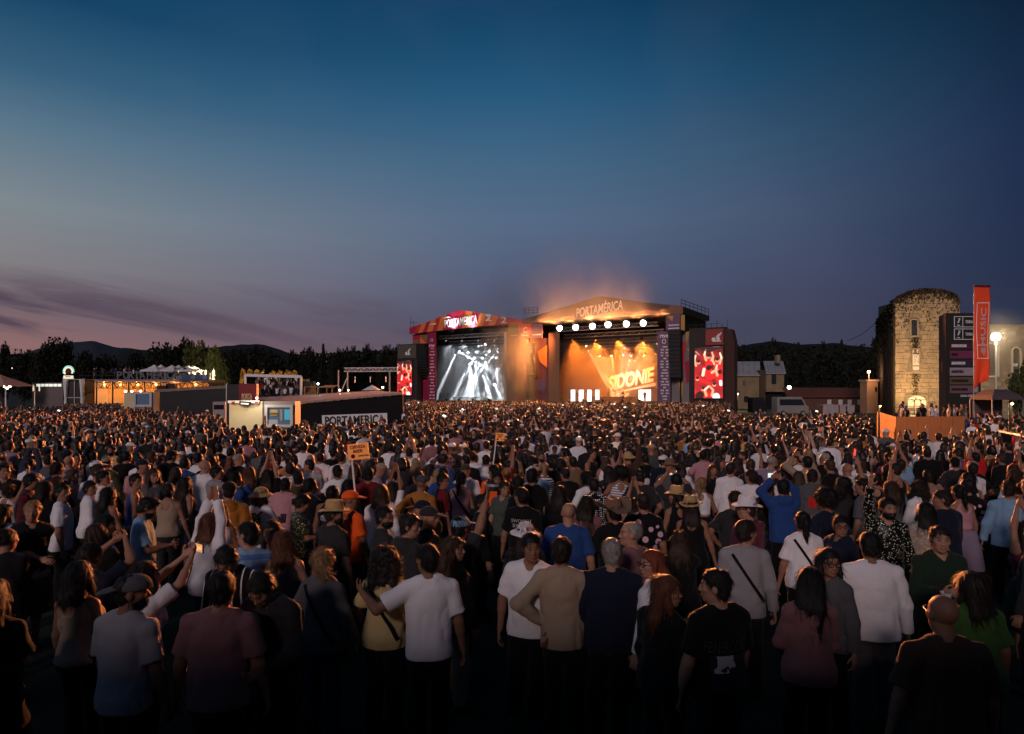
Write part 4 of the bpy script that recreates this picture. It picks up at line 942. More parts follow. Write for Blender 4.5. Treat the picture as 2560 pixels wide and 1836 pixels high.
for i, (a, b) in enumerate(bR):
    yl = 9.0; q = B.p(b[0], b[1], yl); fixture(B, a[0], a[1], yl, ['uppermost left', 'upper second', 'lower first', 'lower second', 'lower middle left', 'lower middle', 'lower second last', 'upper right inner', 'uppermost right', 'lower right end'][i]+' moving lamp throwing an orange beam above the band sign', 'beam lamps of the orange stage', (1.0, .55, .22), PW['beamB'], q, 5.0)
bL = [((1147, 880), (1185, 935)), ((1170, 882), (1172, 925)), ((1191, 881), (1180, 902)), ((1223, 879), (1245, 950)), ((1244, 879), (1205, 925)), ((1186, 896), (1190, 940)), ((1206, 896), (1197, 916)), ((1240, 895), (1243, 950)), ((1253, 912), (1225, 960)), ((1177, 910), (1181, 980)), ((1199, 914), (1220, 975)), ((1138, 888), (1110, 950)), ((1236, 962), (1252, 995)), ((1148, 880), (1225, 925)), ((1213, 862), (1217, 960)), ((1180, 905), (1135, 985))]
for i, (a, b) in enumerate(bL):
    yl = 5.0; q = A.p(b[0], b[1], yl-.8); fixture(A, a[0], a[1], yl, 'moving lamp throwing a white beam, '+['upper left on its truss', 'upper second from left', 'upper middle', 'upper right of the middle', 'upper right corner', 'middle row left', 'middle row centre', 'middle row right', 'lower right edge', 'low centre pointing straight down', 'low centre pointing right', 'far left pointing down left', 'near the floor at right', 'upper left crossing to the right', 'highest on the white lit stage', 'centre pointing down left'][i], 'beam lamps of the white lit stage', WHITE, PW['beamA'], q, 7.0 if i not in (9, 0) else 10)
for i, px in enumerate((1129, 1177)):
    pl = A.p(px, 822, -1.6); fixture(A, px, 824, -1.7, ['left', 'right'][i]+' white lamp glaring over the striped roof front', 'white lamps on the striped roof front', WHITE, 2600, (pl.x, -.9, pl.z+2.0), 120, .35, 14, .8, .25, 'flood_lamp')
fixture(B, 1560, 862, 3.0, 'added white lamp brightening the slanted band sign', 'added sign lamps', (.95, .95, 1.0), 3600, B.p(1580, 948, 6.8), 58, .16, 6, .8, .15, 'added_sign_lamp')  # added lamp, no such source seen; whitens the band sign
# inner wash of each stage: rows of warm or white wash lamps hung from the second truss
for st, col, pw, g_, w_ in ((B, (1.0, .22, .02), 19000., 'orange wash lamps', 'orange'), (A, (.9, .95, 1.0), 2000., 'white wash lamps', 'white lit')):
    for i in range(4):
        px = (1430+i*58) if st is B else (1115+i*40); pl = st.p(px, 850 if st is B else 852, 2.2)
        fixture(st, px, 850 if st is B else 852, 2.2, ['first', 'second', 'third', 'fourth'][i]+' wash lamp from the left inside the %s stage' % w_, g_, col, pw, (pl.x*.8, 8, 2), 100, .2, 8, .9, .2, 'wash_lamp')
# ================================================================== LEFT SIDE
def wbox(px0, px1, py0, py1, D, dep, zb=None):
    """centre and size of a box whose front face at distance D covers these pixels"""
    a, b = at(px0, py0, D), at(px1, py1, D); z1, z0 = a.z, (b.z if zb is None else zb)
    return Vector(((a.x+b.x)/2, D+dep/2, (z0+z1)/2)), (b.x-a.x, dep, z1-z0)
def bulb(px, py, D, label, col, power, r=.12, glow=25, name='lamp', post=True):
    p = at(px, py, D); o = empty(name, (p.x, p.y, 0), 0, label, 'lamp')
    MB().lathe([(.01, -r), (r*.75, -r*.7), (r, 0), (r*.75, r*.7), (.01, r)], (0, 0, p.z), 10).build('bulb', emis('glow_%.2f_%.2f_%d' % (col[0], col[2], glow), col, glow), o)
    if post: MB().tube([(0, .05+r, 0), (0, .05+r, p.z+r*.5)], .05, 6).build('post', M_black, o)
    light('POINT', (p.x, p.y-r-.15, p.z), col, power, o, size=r); return o
# ---- terrace bar with people on its upper deck
D0 = 92.
t = empty('terrace_bar', at(362, 985, D0)*Vector((1, 1, 0)) if 0 else (at(362, 985, D0).x, D0, 0), 0, 'two storey scaffold bar with glowing orange ground floor and big letters on its railing', 'bar')
ox = t.location.x
c, d = wbox(196, 522, 949, 955, D0, 5.4); MB().box((c.x-ox, 2.7, c.z), d).build('floor_slab', mat('slab_edge', (.30, .22, .20), .7), t)
zs = c.z-d[2]/2
M_warmw = mat('ochre_board', (.55, .36, .16), .8, .2, 1)
x0, x1 = c.x-d[0]/2-ox, c.x+d[0]/2-ox
for k in range(9):
    xa, xb = at(200+322*k/9, 985, D0+5).x-ox, at(200+322*(k+1)/9, 985, D0+5).x-ox; MB().box(((xa+xb)/2, 5.0, zs/2), (xb-xa-.05, .12, zs-.05)).build('wall_board', M_warmw, t)
g = MB()
for k in range(8):
    xa, xb = x0+(x1-x0)*k/8+.2, x0+(x1-x0)*(k+1)/8-.2; z = zs-.15
    g.bar((xa, .3, z), (xb, .3, z), .10); g.bar((xa, .3, z-.75), (xb, .3, z-.75), .10)
    for q in range(4): g.bar((xa+(xb-xa)*q/4, .3, z-.75 if q % 2 else z), (xa+(xb-xa)*(q+1)/4, .3, z if q % 2 else z-.75), .07)
g.build('lattice_beam', M_black, t)
for k in range(9): MB().box((x0+.1+(x1-x0-.2)*k/8, .3, zs/2), (.14, .14, zs)).build('post', M_black, t)
MB().box(((x0+x1)/2, 3.4, .55), (x1-x0-1.5, .8, 1.1)).build('counter', M_wood, t)
g = MB(); zt = c.z+d[2]/2
for k in range(40): g.bar((x0+(x1-x0)*k/39, .15, zt), (x0+(x1-x0)*k/39, .15, zt+1.1), .04)
for h in (.55, 1.1): g.bar((x0, .15, zt+h), (x1, .15, zt+h), .05)
g.build('railing', M_black, t)
M_let = mat('letter_board', (.14, .14, .145), .7)
for ch, px in zip('PORTAMERICA', (300, 316, 329, 343, 357, 375, 391, 403, 413.5, 425, 440)):
    p = at(px, 942, D0); w_ = .35 if ch == 'I' else .8; o = link('letter', tmesh(ch, w_, 1.05, ext=.06, bold=.02), t, M_let); o.location = (p.x-ox, -.05, zt+.62)
c2, d2 = wbox(448, 522, 936, 952, D0-.3, .1); MB().box((c2.x-ox, -.35, c2.z), (d2[0], .08, d2[2])).build('blue_banner', mat('blue_vinyl', (.05, .085, .16), .7, .2, 1), t)
for px in (453, 486, 515): p = at(px, 944, D0); MB().lathe([(.01, 0), (.32, .01), (.32, .03), (.01, .04)], (p.x-ox, -.39, p.z), 10, Matrix.Rotation(R(90), 3, 'X')).build('roundel', GRY, t)
ordw = ['first', 'second', 'third', 'fourth', 'fifth', 'sixth', 'seventh']
for i, px in enumerate((222, 262, 302, 345, 390, 440, 490)):
    bulb(px, 962, D0+2.8, ordw[i]+' warm lamp from the left under the terrace floor', (1.0, .42, .12), 300, .14, 12, 'bar_lamp', False)['group'] = 'lamps under the terrace'
bulb(226, 971, D0+1, 'white lamp low at the left of the glowing bar', (1, .95, .85), 60, .22, 12, 'bar_lamp', False)
for i, px in enumerate((314, 330, 352)): bulb(px, 979, D0-6, ['left', 'middle', 'right'][i]+' white lamp on the roof of the cream kiosk', (1, .93, .8), 25, .12, 9, 'kiosk_lamp', False)['group'] = 'lamps over the cream kiosk'
# left scaffold box with drapes and the ring sign on it
sc = empty('scaffold_tower', at(184, 985, 88)*1, 0, 'dark scaffold tower with pale side drapes under the glowing ring sign', 'tower'); sc.location.z = 0; ox = sc.location.x
c, d = wbox(161, 207, 949, 1000, 88, 3, 0); MB().box((0, 1.6, d[2]/2), (d[0]-.5, 2.6, d[2])).build('dark_sheet', mat('dusky_sheet', (.05, .04, .04), .8), sc)
for px, nm in ((163, 'drape'), (204, 'drape')): MB().lathe([(.20, 0), (.28, .5), (.16, d[2]*.5), (.34, d[2])], (at(px, 985, 88).x-ox, .1, 0), 8).build(nm, M_white, sc)
g = MB()
for x in (-d[0]/2, 0, d[0]/2): g.bar((x, .2, 0), (x, .2, d[2]+.1), .1)
for z in (d[2]*.5, d[2]): g.bar((-d[0]/2, .2, z), (d[0]/2, .2, z), .1)
g.build('frame', M_alu, sc)
rs = empty('ring_sign', at(171, 948, 87.5), 0, 'glowing ring shaped sign with lettered block under it on the scaffold tower', 'sign')
M_ring = emis('ivory_sign_light', (1.0, .90, .66), .75)
g = MB(); r0 = 1.0
pts = [(math.cos(a)*.82, 0, 1.45+math.sin(a)*.82) for a in np.linspace(R(-25), R(215), 20)]; g.tube(pts, .17, 8); g.build('ring', M_ring, rs)
pts = [(math.cos(a)*1.12, .05, 1.45+math.sin(a)*1.12) for a in np.linspace(R(-10), R(200), 20)]; MB().tube(pts, .08, 6).build('outer_ring', emis('teal_sign_light', (.25, .8, .7), .8), rs)
MB().lathe([(.01, -.1), (.38, -.1), (.38, .1), (.01, .1)], (0, 0, 1.5), 14, Matrix.Rotation(R(90), 3, 'X')).build('core', mat('maroon_core', (.12, .03, .02), .6), rs)
MB().box((0, 0, .48), (1.9, .25, .38)).box((0, 0, .16), (2.05, .25, .2)).build('block', M_ring, rs); MB().box((0, -.14, .48), (1.1, .03, .12)).build('block_print', M_black, rs); rs.scale = (.66, .66, .70)
# snack trailer with lit windows, tent at the left edge
c, d = wbox(80, 157, 957, 985, 105, 3, 0)
tr_ = empty('snack_trailer', (c.x, 105, 0), 0, 'long trailer with six lit white menu panels at the far left', 'trailer'); MB().box((0, 1.5, d[2]/2), d).build('body', mat('trailer_grey', (.16, .13, .13), .7), tr_)
for k in range(6): px = 96+k*10.6; a = at(px, 963.5, 105); MB().box((a.x-c.x, -.03, a.z), (.56, .06, .42)).build('menu_panel', emis('menu_light', (.95, 1.0, .86), .75), tr_)
for px in (84, 99): a = at(px, 966, 105); MB().box((a.x-c.x, -.06, a.z-.3), (.14, .1, 1.0)).build('post', M_ring, tr_)
tn = empty('marquee_tent', (at(-8, 985, 72).x, 72, 0), 0, 'pitched marquee roof glowing warm at the left edge', 'tent')
za, zb = at(0, 936, 72).z, at(0, 966, 72).z; g = MB(); g.poly([(-2.6, -1.5, zb), (2.2, -1.5, zb), (2.2, 3, zb), (-2.6, 3, zb), (-.3, .7, za)], [(0, 1, 4), (1, 2, 4), (2, 3, 4), (3, 0, 4)]); g.build('canopy', mat('tent_canvas', (.45, .26, .22), .8), tn)
g = MB()
for x, y in ((-2.5, -1.4), (2.1, -1.4), (2.1, 2.9)): g.bar((x, y, 0), (x, y, zb), .09)
g.build('poles', M_white, tn)
bulb(12, 967, 72.5, 'left round lamp under the marquee at the left edge', (1, .7, .4), 120, .14, 8, 'tent_lamp', False); bulb(18, 971, 71, 'cold white lamp under the marquee at the left edge', (.8, .9, 1), 40, .12, 14, 'tent_lamp', False); bulb(25, 966, 72.5, 'right round lamp under the marquee at the left edge', (1, .7, .4), 120, .14, 8, 'tent_lamp', False)
# white pop-up tents on the terrace
M_tent = mat('white_canvas', (.70, .66, .64), .8, .06)
for i, px in enumerate((386, 403, 430, 447, 470, 483)):
    yy = 95.6 if i % 2 else 93.8; a = at(px, 912 if i < 2 else (913 if i < 4 else 914.5), yy); e = at(px, 927, yy); o = empty('popup_tent', (a.x, yy, zt), 0, ['leftmost', 'second', 'third', 'fourth', 'fifth', 'rightmost'][i]+' white peaked tent of the row on the terrace', 'tent', 'white tents on the terrace')
    w2 = 1.35; ze, za = e.z-zt, a.z-zt
    g = MB(); n = 4; V = []; prof = [(1.0, ze-.18), (1.0, ze), (.55, ze+(za-ze)*.32), (.22, ze+(za-ze)*.70), (.03, za)]
    for s_, z in prof: V += [(-w2*s_, -w2*s_, z), (w2*s_, -w2*s_, z), (w2*s_, w2*s_, z), (-w2*s_, w2*s_, z)]
    g.poly(V, [(q*4+k, q*4+(k+1) % 4, q*4+4+(k+1) % 4, q*4+4+k) for q in range(4) for k in range(4)]); g.build('canopy', M_tent, o)
    g = MB()
    for sx_ in (-1, 1):
        for sy_ in (-1, 1): g.bar((sx_*w2*.97, sy_*w2*.97, 0), (sx_*w2*.97, sy_*w2*.97, ze), .06)
    g.build('legs', M_alu, o)
bulb(524, 935, 95, 'floodlight that makes the tree beside the terrace glow yellow green', (1, .86, .42), 6500, .12, 20, 'floodlight')
bulb(350, 900, 160, 'small lone white lamp in the dark trees above the terrace', (1, .97, .9), 30, .22, 14, 'street_lamp')
for i, (px, py) in enumerate(((37, 927), (29, 921), (53, 918))): bulb(px, py, 180, ['lowest of the three tiny far lights at the left', 'middle of the three tiny far lights at the left', 'highest of the three tiny far lights at the left'][i], (.9, .9, 1), 4, .22, 3, 'street_lamp')['group'] = 'far lights at the left'
# cream kiosk with a picture window
def kiosk(px0, px1, py0, D, split, pic, label, bw_):
    c, d = wbox(px0, px1, py0, HY, D, .9, 0); o = empty('food_kiosk', (c.x, D, 0), 0, label, 'kiosk'); H = d[2]; a = at(split, py0, D).x-c.x; x0, x1 = -d[0]/2, d[0]/2
    MB().box(((x0+a)/2, .45, H/2), (a-x0, .9, H)).build('body', M_cream, o); MB().box(((x1+a)/2, .5, H/2), (x1-a, .8, H)).build('screen_box', mat('kiosk_grey', (.30, .26, .24), .6), o)
    p0, p1 = at(pic[0], pic[2], D), at(pic[1], pic[3], D); px_, pz_, pw_, ph_ = (p0.x+p1.x)/2-c.x, (p0.z+p1.z)/2, p1.x-p0.x, p0.z-p1.z
    g = MB(); b = bw_
    for s_ in (-1, 1): g.box((px_+s_*(pw_/2+b/2), .1, pz_), (b, .3, ph_+2*b)); g.box((px_, .1, pz_+s_*(ph_/2+b/2)), (pw_, .3, b))
    g.build('picture_frame', mat('kiosk_trim', (.55, .50, .47), .5), o)
    MB().box((px_, .12, pz_), (pw_, .1, ph_)).build('picture_panel', emis('picture_sky', (.05, .10, .16), .2), o)
    return o, px_, pz_, pw_, ph_
kiosk(310, 386, 981, 60, 336, (340, 374, 986, 1012), 'cream kiosk with a dark picture window in front of the glowing bar', .22)
ko, kx, kz, kw, kh = kiosk(573, 736, 1004, 31, 656, (669, 726, 1019, 1062), 'cream food truck with a lit burger picture beside the red sign', .13)
def disc(c, rx, rz, m, y, nm, par=ko):
    g = MB(); n = 16; g.poly([(c[0]+rx*math.cos(2*math.pi*k/n), y, c[1]+rz*math.sin(2*math.pi*k/n)) for k in range(n)]+[(c[0]+rx*math.cos(2*math.pi*k/n), y+.02, c[1]+rz*math.sin(2*math.pi*k/n)) for k in range(n)], [tuple(range(n))]+[(k, k+n, (k+1) % n+n, (k+1) % n) for k in range(n)]); return g.build(nm, m, par)
for i, (dz_, rz_, m) in enumerate(((.16, .07, emis('bun_top', (.30, .17, .06), .6)), (.07, .035, emis('bun_fill', (.14, .20, .04), .5)), (.02, .045, emis('bun_patty', (.06, .02, .01), .5)), (-.05, .04, emis('bun_base', (.22, .10, .03), .6)))): disc((kx-.26, kz+.08+dz_), .20, rz_, m, .04-.004*i, 'picture_burger')
MB().box((kx+.10, .05, kz+.05), (.10, .03, .55)).build('picture_cup', emis('cup_print', (.20, .13, .11), .6), ko); MB().box((kx+.38, .05, kz+.06), (.26, .03, .5)).build('picture_cup', emis('cyan_print', (.03, .32, .46), .45), ko); MB().box((kx-.30, .05, kz-.33), (.45, .03, .30)).build('picture_tray', emis('tray_print', (.20, .20, .23), .55), ko)
# inside of the lit hatch and name board
c, d = wbox(574, 650, 1003, 1010, 31, .1); MB().box((c.x-ko.location.x, -.12, c.z+.03), (d[0], .16, .12)).build('awning_trim', M_wht, ko)
for px in (588, 645): a = at(px, 1007, 31); MB().box((a.x-ko.location.x, -.21, a.z), (.15, .04, .11)).build('trim_print', CRIM, ko)
c, d = wbox(600, 628, 1004, 1015, 30.8, .06); MB().box((c.x-ko.location.x, -.26, c.z), d, M=Matrix.Rotation(R(4), 3, 'Y')).build('name_board', M_black, ko); MB().box((c.x-ko.location.x, -.31, c.z), (d[0]*.66, .03, .07), M=Matrix.Rotation(R(4), 3, 'Y')).build('board_print', M_wht, ko)
a = at(647, 1002, 30.6)
hl = light('AREA', (ko.location.x-.75, 29.2, 2.9), (1, .80, .46), 26, ko, aim=(ko.location.x-.75, 31, 1.6), size=.5, name='hatch_light'); hl.data.size = .6
bulb(642, 996, 30.5, 'white lamp on the roof of the cream food truck', (1, .95, .9), 25, .045, 14, 'kiosk_lamp', False)
# red sign box of the festival
c, d = wbox(597, 641, 960, 1003, 34, .3, 0); o = empty('sign_tower', (c.x, 34, 0), 0, 'dark red sign tower with a two line festival name above the cream truck', 'sign'); MB().box((0, .15, d[2]/2), d).build('box', mat('wine_panel', (.13, .015, .02), .6, .2, 1), o); H = d[2]
for s_, z, h in (('PORTA', 989, .30), ('MÉRICA', 998, .24)): q = at(618, z, 34); l = link('lettering', tmesh(s_, .55, h, ext=.015, bold=.02), o, mat('buff_print', (.62, .46, .30), .6)); l.location = (q.x-c.x, -.03, q.z-.05)
MB().box((-d[0]/2-.36, .25, H/2), (.66, .3, H-.05)).build('dark_side', M_black, o); MB().bar((-d[0]/2-.7, .1, 0), (-d[0]/2-.7, .1, H), .04).build('post', M_alu, o)
# long shed roof and wall with the festival name
A1, B1, C1, E1 = at(736, 1006, 52), at(1006, 982, 52), at(926, 977.5, 72), at(637, 995, 72)
o = empty('long_shed', (A1.x, A1.y, 0), 0, 'long low black shed with a rusty sheet roof and a festival name band', 'shed')
L = A1*Vector((1, 1, 0))
up = Vector((0, 0, .16)); n = 26
for k in range(n):                                        # single roof sheets, each a little proud of the next
    p = [A1.lerp(B1, k/n), A1.lerp(B1, (k+.97)/n), E1.lerp(C1, (k+.97)/n), E1.lerp(C1, k/n)]; h = Vector((0, 0, .02*(k % 2)))
    V = [q-L+h for q in p]+[q-L+h-up for q in p]; MB().poly(V, [(0, 1, 2, 3), (7, 6, 5, 4), (0, 4, 5, 1), (1, 5, 6, 2), (2, 6, 7, 3), (3, 7, 4, 0)]).build('roof_sheet', M_roofm, o)
dr = (B1-A1); V = [Vector((0, .2, 0)), Vector((dr.x, dr.y+.2, 0)), Vector((dr.x, dr.y+.2, B1.z-.2)), Vector((0, .2, A1.z-.2))]
W2 = V+[v+Vector((0, .3, 0)) for v in V]; MB().poly(W2, [(0, 1, 2, 3), (7, 6, 5, 4), (0, 4, 5, 1), (1, 5, 6, 2), (2, 6, 7, 3), (3, 7, 4, 0)]).build('wall', M_dark, o)
ah = math.atan2(dr.y, dr.x)
def onwall(px, py):
    t_ = (px-CX)/F; s_ = (t_*A1.y-A1.x)/(dr.x-t_*dr.y); q = A1+dr*s_; return Vector((q.x, q.y, CZ-(py-HY)/F*q.y))
p0, p1 = onwall(805, 1039), onwall(968, 1033); w_ = math.hypot(p1.x-p0.x, p1.y-p0.y); mid_ = (p0+p1)/2
bnd = MB().box((0, 0, 0), (w_, .06, .95)).build('name_band', M_wht, o, loc=(mid_.x-L.x, mid_.y-L.y+.05, mid_.z-.47), rot=(0, -math.atan2(p1.z-p0.z, w_), ah))
l = link('lettering', tmesh('PORTAMERICA', w_*.92, .74, ext=.02, bold=.03), o, M_black); l.location = bnd.location+Vector((.03, -.06, 0)); l.rotation_euler = bnd.rotation_euler
# second dark shed behind
A2, B2 = at(386, 978, 66), at(582, 967, 66); o = empty('dark_shed', (A2.x, A2.y, 0), 0, 'dark low shed with pale sloping roof edge in front of the terrace bar', 'shed'); d2 = B2-A2
V = [Vector((0, 0, 0)), Vector((d2.x, d2.y, 0)), Vector((d2.x, d2.y, B2.z)), Vector((0, 0, A2.z))]; W2 = V+[v+Vector((0, 6, 0)) for v in V]; MB().poly(W2, [(0, 1, 2, 3), (7, 6, 5, 4), (0, 4, 5, 1), (1, 5, 6, 2), (2, 6, 7, 3), (3, 7, 4, 0)]).build('body', M_black, o)
MB().bar((0, -.06, A2.z), (d2.x, d2.y-.06, B2.z), .1, .28).build('roof_edge', mat('dusty_edge', (.26, .17, .14), .7), o)
g = MB()
for x, z, w, h in ((.8, A2.z+.3, 1.2, .5), (1.6, A2.z+.5, .9, .5)): g.box((x, .4, z), (w, .6, h))
g.build('roof_clutter', M_black, o)
# white box
c, d = wbox(532, 563, 1005, 1022, 42, 1.2, 0); o = empty('generator', (c.x, 42, 0), 0, 'grey white generator box behind the crowd left of the cream truck', 'generator'); MB().box((0, .6, d[2]/2), d).build('case', mat('dull_white', (.34, .29, .29), .6), o); MB().box((0, -.02, d[2]-.35), (d[0]*.8, .04, .3)).build('grille', M_dark, o)
# grandstand frame with seated people
Dg = 76.; g0 = at(612, 985, Dg); o = empty('grandstand', (at(683, 985, Dg).x, Dg, 0), 0, 'small grandstand with white portal frame and packed seats', 'grandstand'); ox = o.location.x
X = lambda px: at(px, 985, Dg).x-ox
Z = lambda py: at(0, py, Dg).z
MB().bar((X(614), 0, Z(938.5)), (X(753), 0, Z(942)), .32).build('top_beam', M_wht, o); MB().bar((X(613), 0, Z(960)), (X(613), 0, Z(938)), .2).build('post', M_wht, o); MB().bar((X(753), 0, .5), (X(753), 0, Z(942)), .22).build('post', M_wht, o)
for k in range(5): MB().box(((X(640)+X(752))/2, 1+k*1.1, (Z(990)+k*.45)/2), (X(752)-X(640), 1.1, Z(990)+k*.45)).build('step', M_black, o)
for a, b, m in ((642, 672, ORG), (672, 690, CRIM), (690, 707, ORG), (708, 727, YEL)): MB().box(((X(a)+X(b))/2, 7.2, Z(953)), (X(b)-X(a)-.1, .1, .75)).build('rear_banner', m, o)
bulb(704, 948, Dg+5, 'warm lamp over the grandstand seats', (1, .6, .25), 220, .06, 10, 'bar_lamp', False)
# yellow feather flags
for i, (px, py) in enumerate(((604, 919), (622, 921), (640, 922), (657.5, 923), (679, 926), (696, 925), (715, 924), (734, 925))):
    tp = at(px, py, 80); zb_ = at(0, 937 if i else 958, 80).z; o = empty('feather_flag', (tp.x-.35, 80, 0), 0, ['leftmost and longest', 'second', 'third', 'narrow fourth', 'fifth', 'sixth', 'seventh', 'rightmost'][i]+' yellow feather flag of the row above the grandstand', 'flag', 'yellow feather flags')
    MB().tube([(0, 0, 0), (0, 0, zb_), (.2, 0, tp.z-.3), (.45, 0, tp.z)], [.04, .035, .025, .015], 6).build('pole', M_black, o)
    wf = .62 if i != 3 else .26; h = tp.z-zb_; g = MB(); n = 8; V = []
    for k in range(n+1):
        t_ = k/n; lx = .02+.43*t_**1.6; ww = wf*(.55+.45*math.sin(math.pi*min(1, t_*.9+.05)))*(1 if t_ < .85 else (1-t_)/.15*.9+.1)
        yo = .10*math.sin(t_*5+i); V += [(lx, yo, zb_+h*t_), (lx+ww, yo+.12*math.sin(t_*3+i), zb_+h*t_-.10), (lx+ww, yo+.12*math.sin(t_*3+i)+.02, zb_+h*t_-.10), (lx, yo+.02, zb_+h*t_)]
    g.poly(V, [(k*4+q, k*4+(q+1) % 4, k*4+4+(q+1) % 4, k*4+4+q) for k in range(n) for q in range(4)]); g.build('cloth', mat('yellow_flag', (.70, .34, .03), .7), o); g = MB()
    g.bar((.25+.1, -.06, zb_+h*.35), (.42, -.06, zb_+h*.75), .03, .10); g.build('flag_print', mat('flag_brown', (.25, .10, .02), .7), o)
# truss gate
Dt = 60.; o = empty('truss_gate', (at(925, 985, Dt).x, Dt, 0), 0, 'aluminium truss gate standing above the long shed roof', 'gate'); ox = o.location.x; X = lambda px: at(px, 985, Dt).x-ox; Z = lambda py: at(0, py, Dt).z
truss((X(861), 0, Z(925)), (X(996), 0, Z(924)), .34, .025, 18).build('truss_beam', M_alu, o)
for px, yt, yb in ((846, 926, 982), (869, 929, 982), (974, 929, 1045)): MB().tube([(X(px), 0, max(Z(yb)-2, 0)), (X(px), 0, Z(yt))], .06, 8).build('post', M_alu, o)
MB().bar((X(853), .1, Z(978)), (X(867), .1, Z(945)), .07).build('brace', M_alu, o)
for px in (887, 925, 964): MB().bar((X(px), .1, Z(942)), (X(px), .1, Z(956)), .07).build('hanging_tube', M_white, o)
for i, (px, py, c_) in enumerate(((849, 976, (1, .75, .5)), (870, 976, (1, .8, .55)), (957, 969, (1, .88, .6)), (795, 960, (.6, .95, 1.0)))): bulb(px, py, 66, ['left of the two low lamps at the foot of the truss gate', 'right of the two low lamps at the foot of the truss gate', 'round lamp beside the small white tent', 'cold lamp above the reed canopy'][i], c_, 25, .10, 14, 'festoon_lamp')
# reed canopy and small tent
o = empty('reed_canopy', (at(805, 985, 78).x, 78, 0), 0, 'small reed roofed canopy between the grandstand and the truss gate', 'canopy'); ox = o.location.x; X = lambda px: at(px, 985, 78).x-ox; Z = lambda py: at(0, py, 78).z
for k in range(12): MB().poly([(X(800+k*3.4), -1, Z(968)), (X(803.1+k*3.4), -1, Z(968)), (X(800+k*2.9), 3, Z(962.5)), (X(797+k*2.9), 3, Z(962.5)), (X(800+k*3.4), -1, Z(968)-.1), (X(803.1+k*3.4), -1, Z(968)-.1)], [(0, 1, 2, 3), (0, 4, 5, 1)]).build('slat', M_wood, o)
MB().bar((X(768), -1, Z(968)), (X(842), -1, Z(968.5)), .09).build('beam', M_wood, o)
for px in (768, 800, 823, 836): MB().bar((X(px), -1, 0), (X(px), -1, Z(968)), .08).build('post', M_wood, o)
MB().box((X(805), 1.5, 1.2), (X(835)-X(772), .1, 2.4)).build('screen_wall', M_black, o)
p = at(930, 963, 72); o = empty('popup_tent', (p.x, 72, 0), 0, 'small white peaked tent under the truss gate', 'tent'); ze, za, w2 = at(0, 976, 72).z, p.z, .9
MB().poly([(-w2, -w2, ze), (w2, -w2, ze), (w2, w2, ze), (-w2, w2, ze), (0, 0, za)], [(0, 1, 4), (1, 2, 4), (2, 3, 4), (3, 0, 4)]).build('canopy', M_tent, o); g = MB()
for a, b in ((-1, -1), (1, -1), (1, 1), (-1, 1)): g.bar((a*w2, b*w2, 0), (a*w2, b*w2, ze), .05)
g.build('legs', M_alu, o)
# ================================================================== RIGHT SIDE
# ---- old house with grey roof
Dh = 128.; o = empty('old_house', (at(1895, 985, Dh).x, Dh, 0), 0, 'old yellowish house with pale grey sheet roof beside the right screen', 'house'); ox = o.location.x; X = lambda px, D=Dh: at(px, 985, D).x-ox; Z = lambda py, D=Dh: at(0, py, D).z
M_plast = mat('ochre_plaster', (.24, .18, .11), .95, .6, .5); M_groof = mat('grey_sheet_roof', (.34, .33, .34), .6, .25, .5)
MB().box(((X(1820)+X(1898))/2, 4, Z(936)/2), (X(1898)-X(1820), 8, Z(936))).build('wall', M_plast, o); MB().box(((X(1911)+X(1955))/2, 3, (Z(933)+Z(980))/2), (X(1955)-X(1911), 8, Z(933)-Z(980))).build('wall', M_plast, o)
MB().box(((X(1911)+X(1955))/2, 3.6, Z(980)/2), (X(1955)-X(1911), 7, Z(980))).build('shaded_base', M_dark, o); MB().box(((X(1898)+X(1911))/2, 3.5, Z(926)/2), (X(1911)-X(1898), 8, Z(926))).build('stair_tower', mat('dark_plaster', (.07, .05, .035), .9, .4, .5), o)  # base has its shade put in as black; stair tower plaster is darker
for px0, px1, py0, py1, py2, y0 in ((1815, 1900, 904, 939, 933, -.5), (1908, 1958, 903, 934, 934, -1.4)):
    for k in range(6):
        a0, a1 = px0+(px1-px0)*k/6, px0+(px1-px0)*(k+.96)/6; MB().poly([(X(a0), y0, Z(py1)), (X(a1), y0, Z(py1)), (X(a1, Dh+6), 6, Z(py0, Dh+6)), (X(a0, Dh+6), 6, Z(py0, Dh+6)), (X(a0), y0, Z(py1)-.15), (X(a1), y0, Z(py1)-.15)], [(0, 1, 2, 3), (0, 4, 5, 1)]).build('roof_sheet', M_groof, o)
for px0, px1, py0, py1, y in ((1857, 1862, 953, 964, -.02), (1860, 1870, 991, 1006, -.02), (1924, 1935, 936, 961, -1.02), (1831, 1849, 979, 990, -.02)):
    MB().box(((X(px0)+X(px1))/2, y, (Z(py0)+Z(py1))/2), (X(px1)-X(px0), .1, Z(py0)-Z(py1))).build('window', M_glassd, o)
MB().box((X(1835), -.06, (Z(991)+Z(1011))/2), (X(1841)-X(1832), .1, Z(991)-Z(1011))).build('door', M_white, o); MB().box((X(1954), 2, Z(897)), (.7, 1, 1.6)).build('chimney', M_plast, o)
bulb(1845, 985, Dh-14, 'floodlight warming the wall of the old house', (1, .72, .36), 900, .1, 3, 'floodlight')
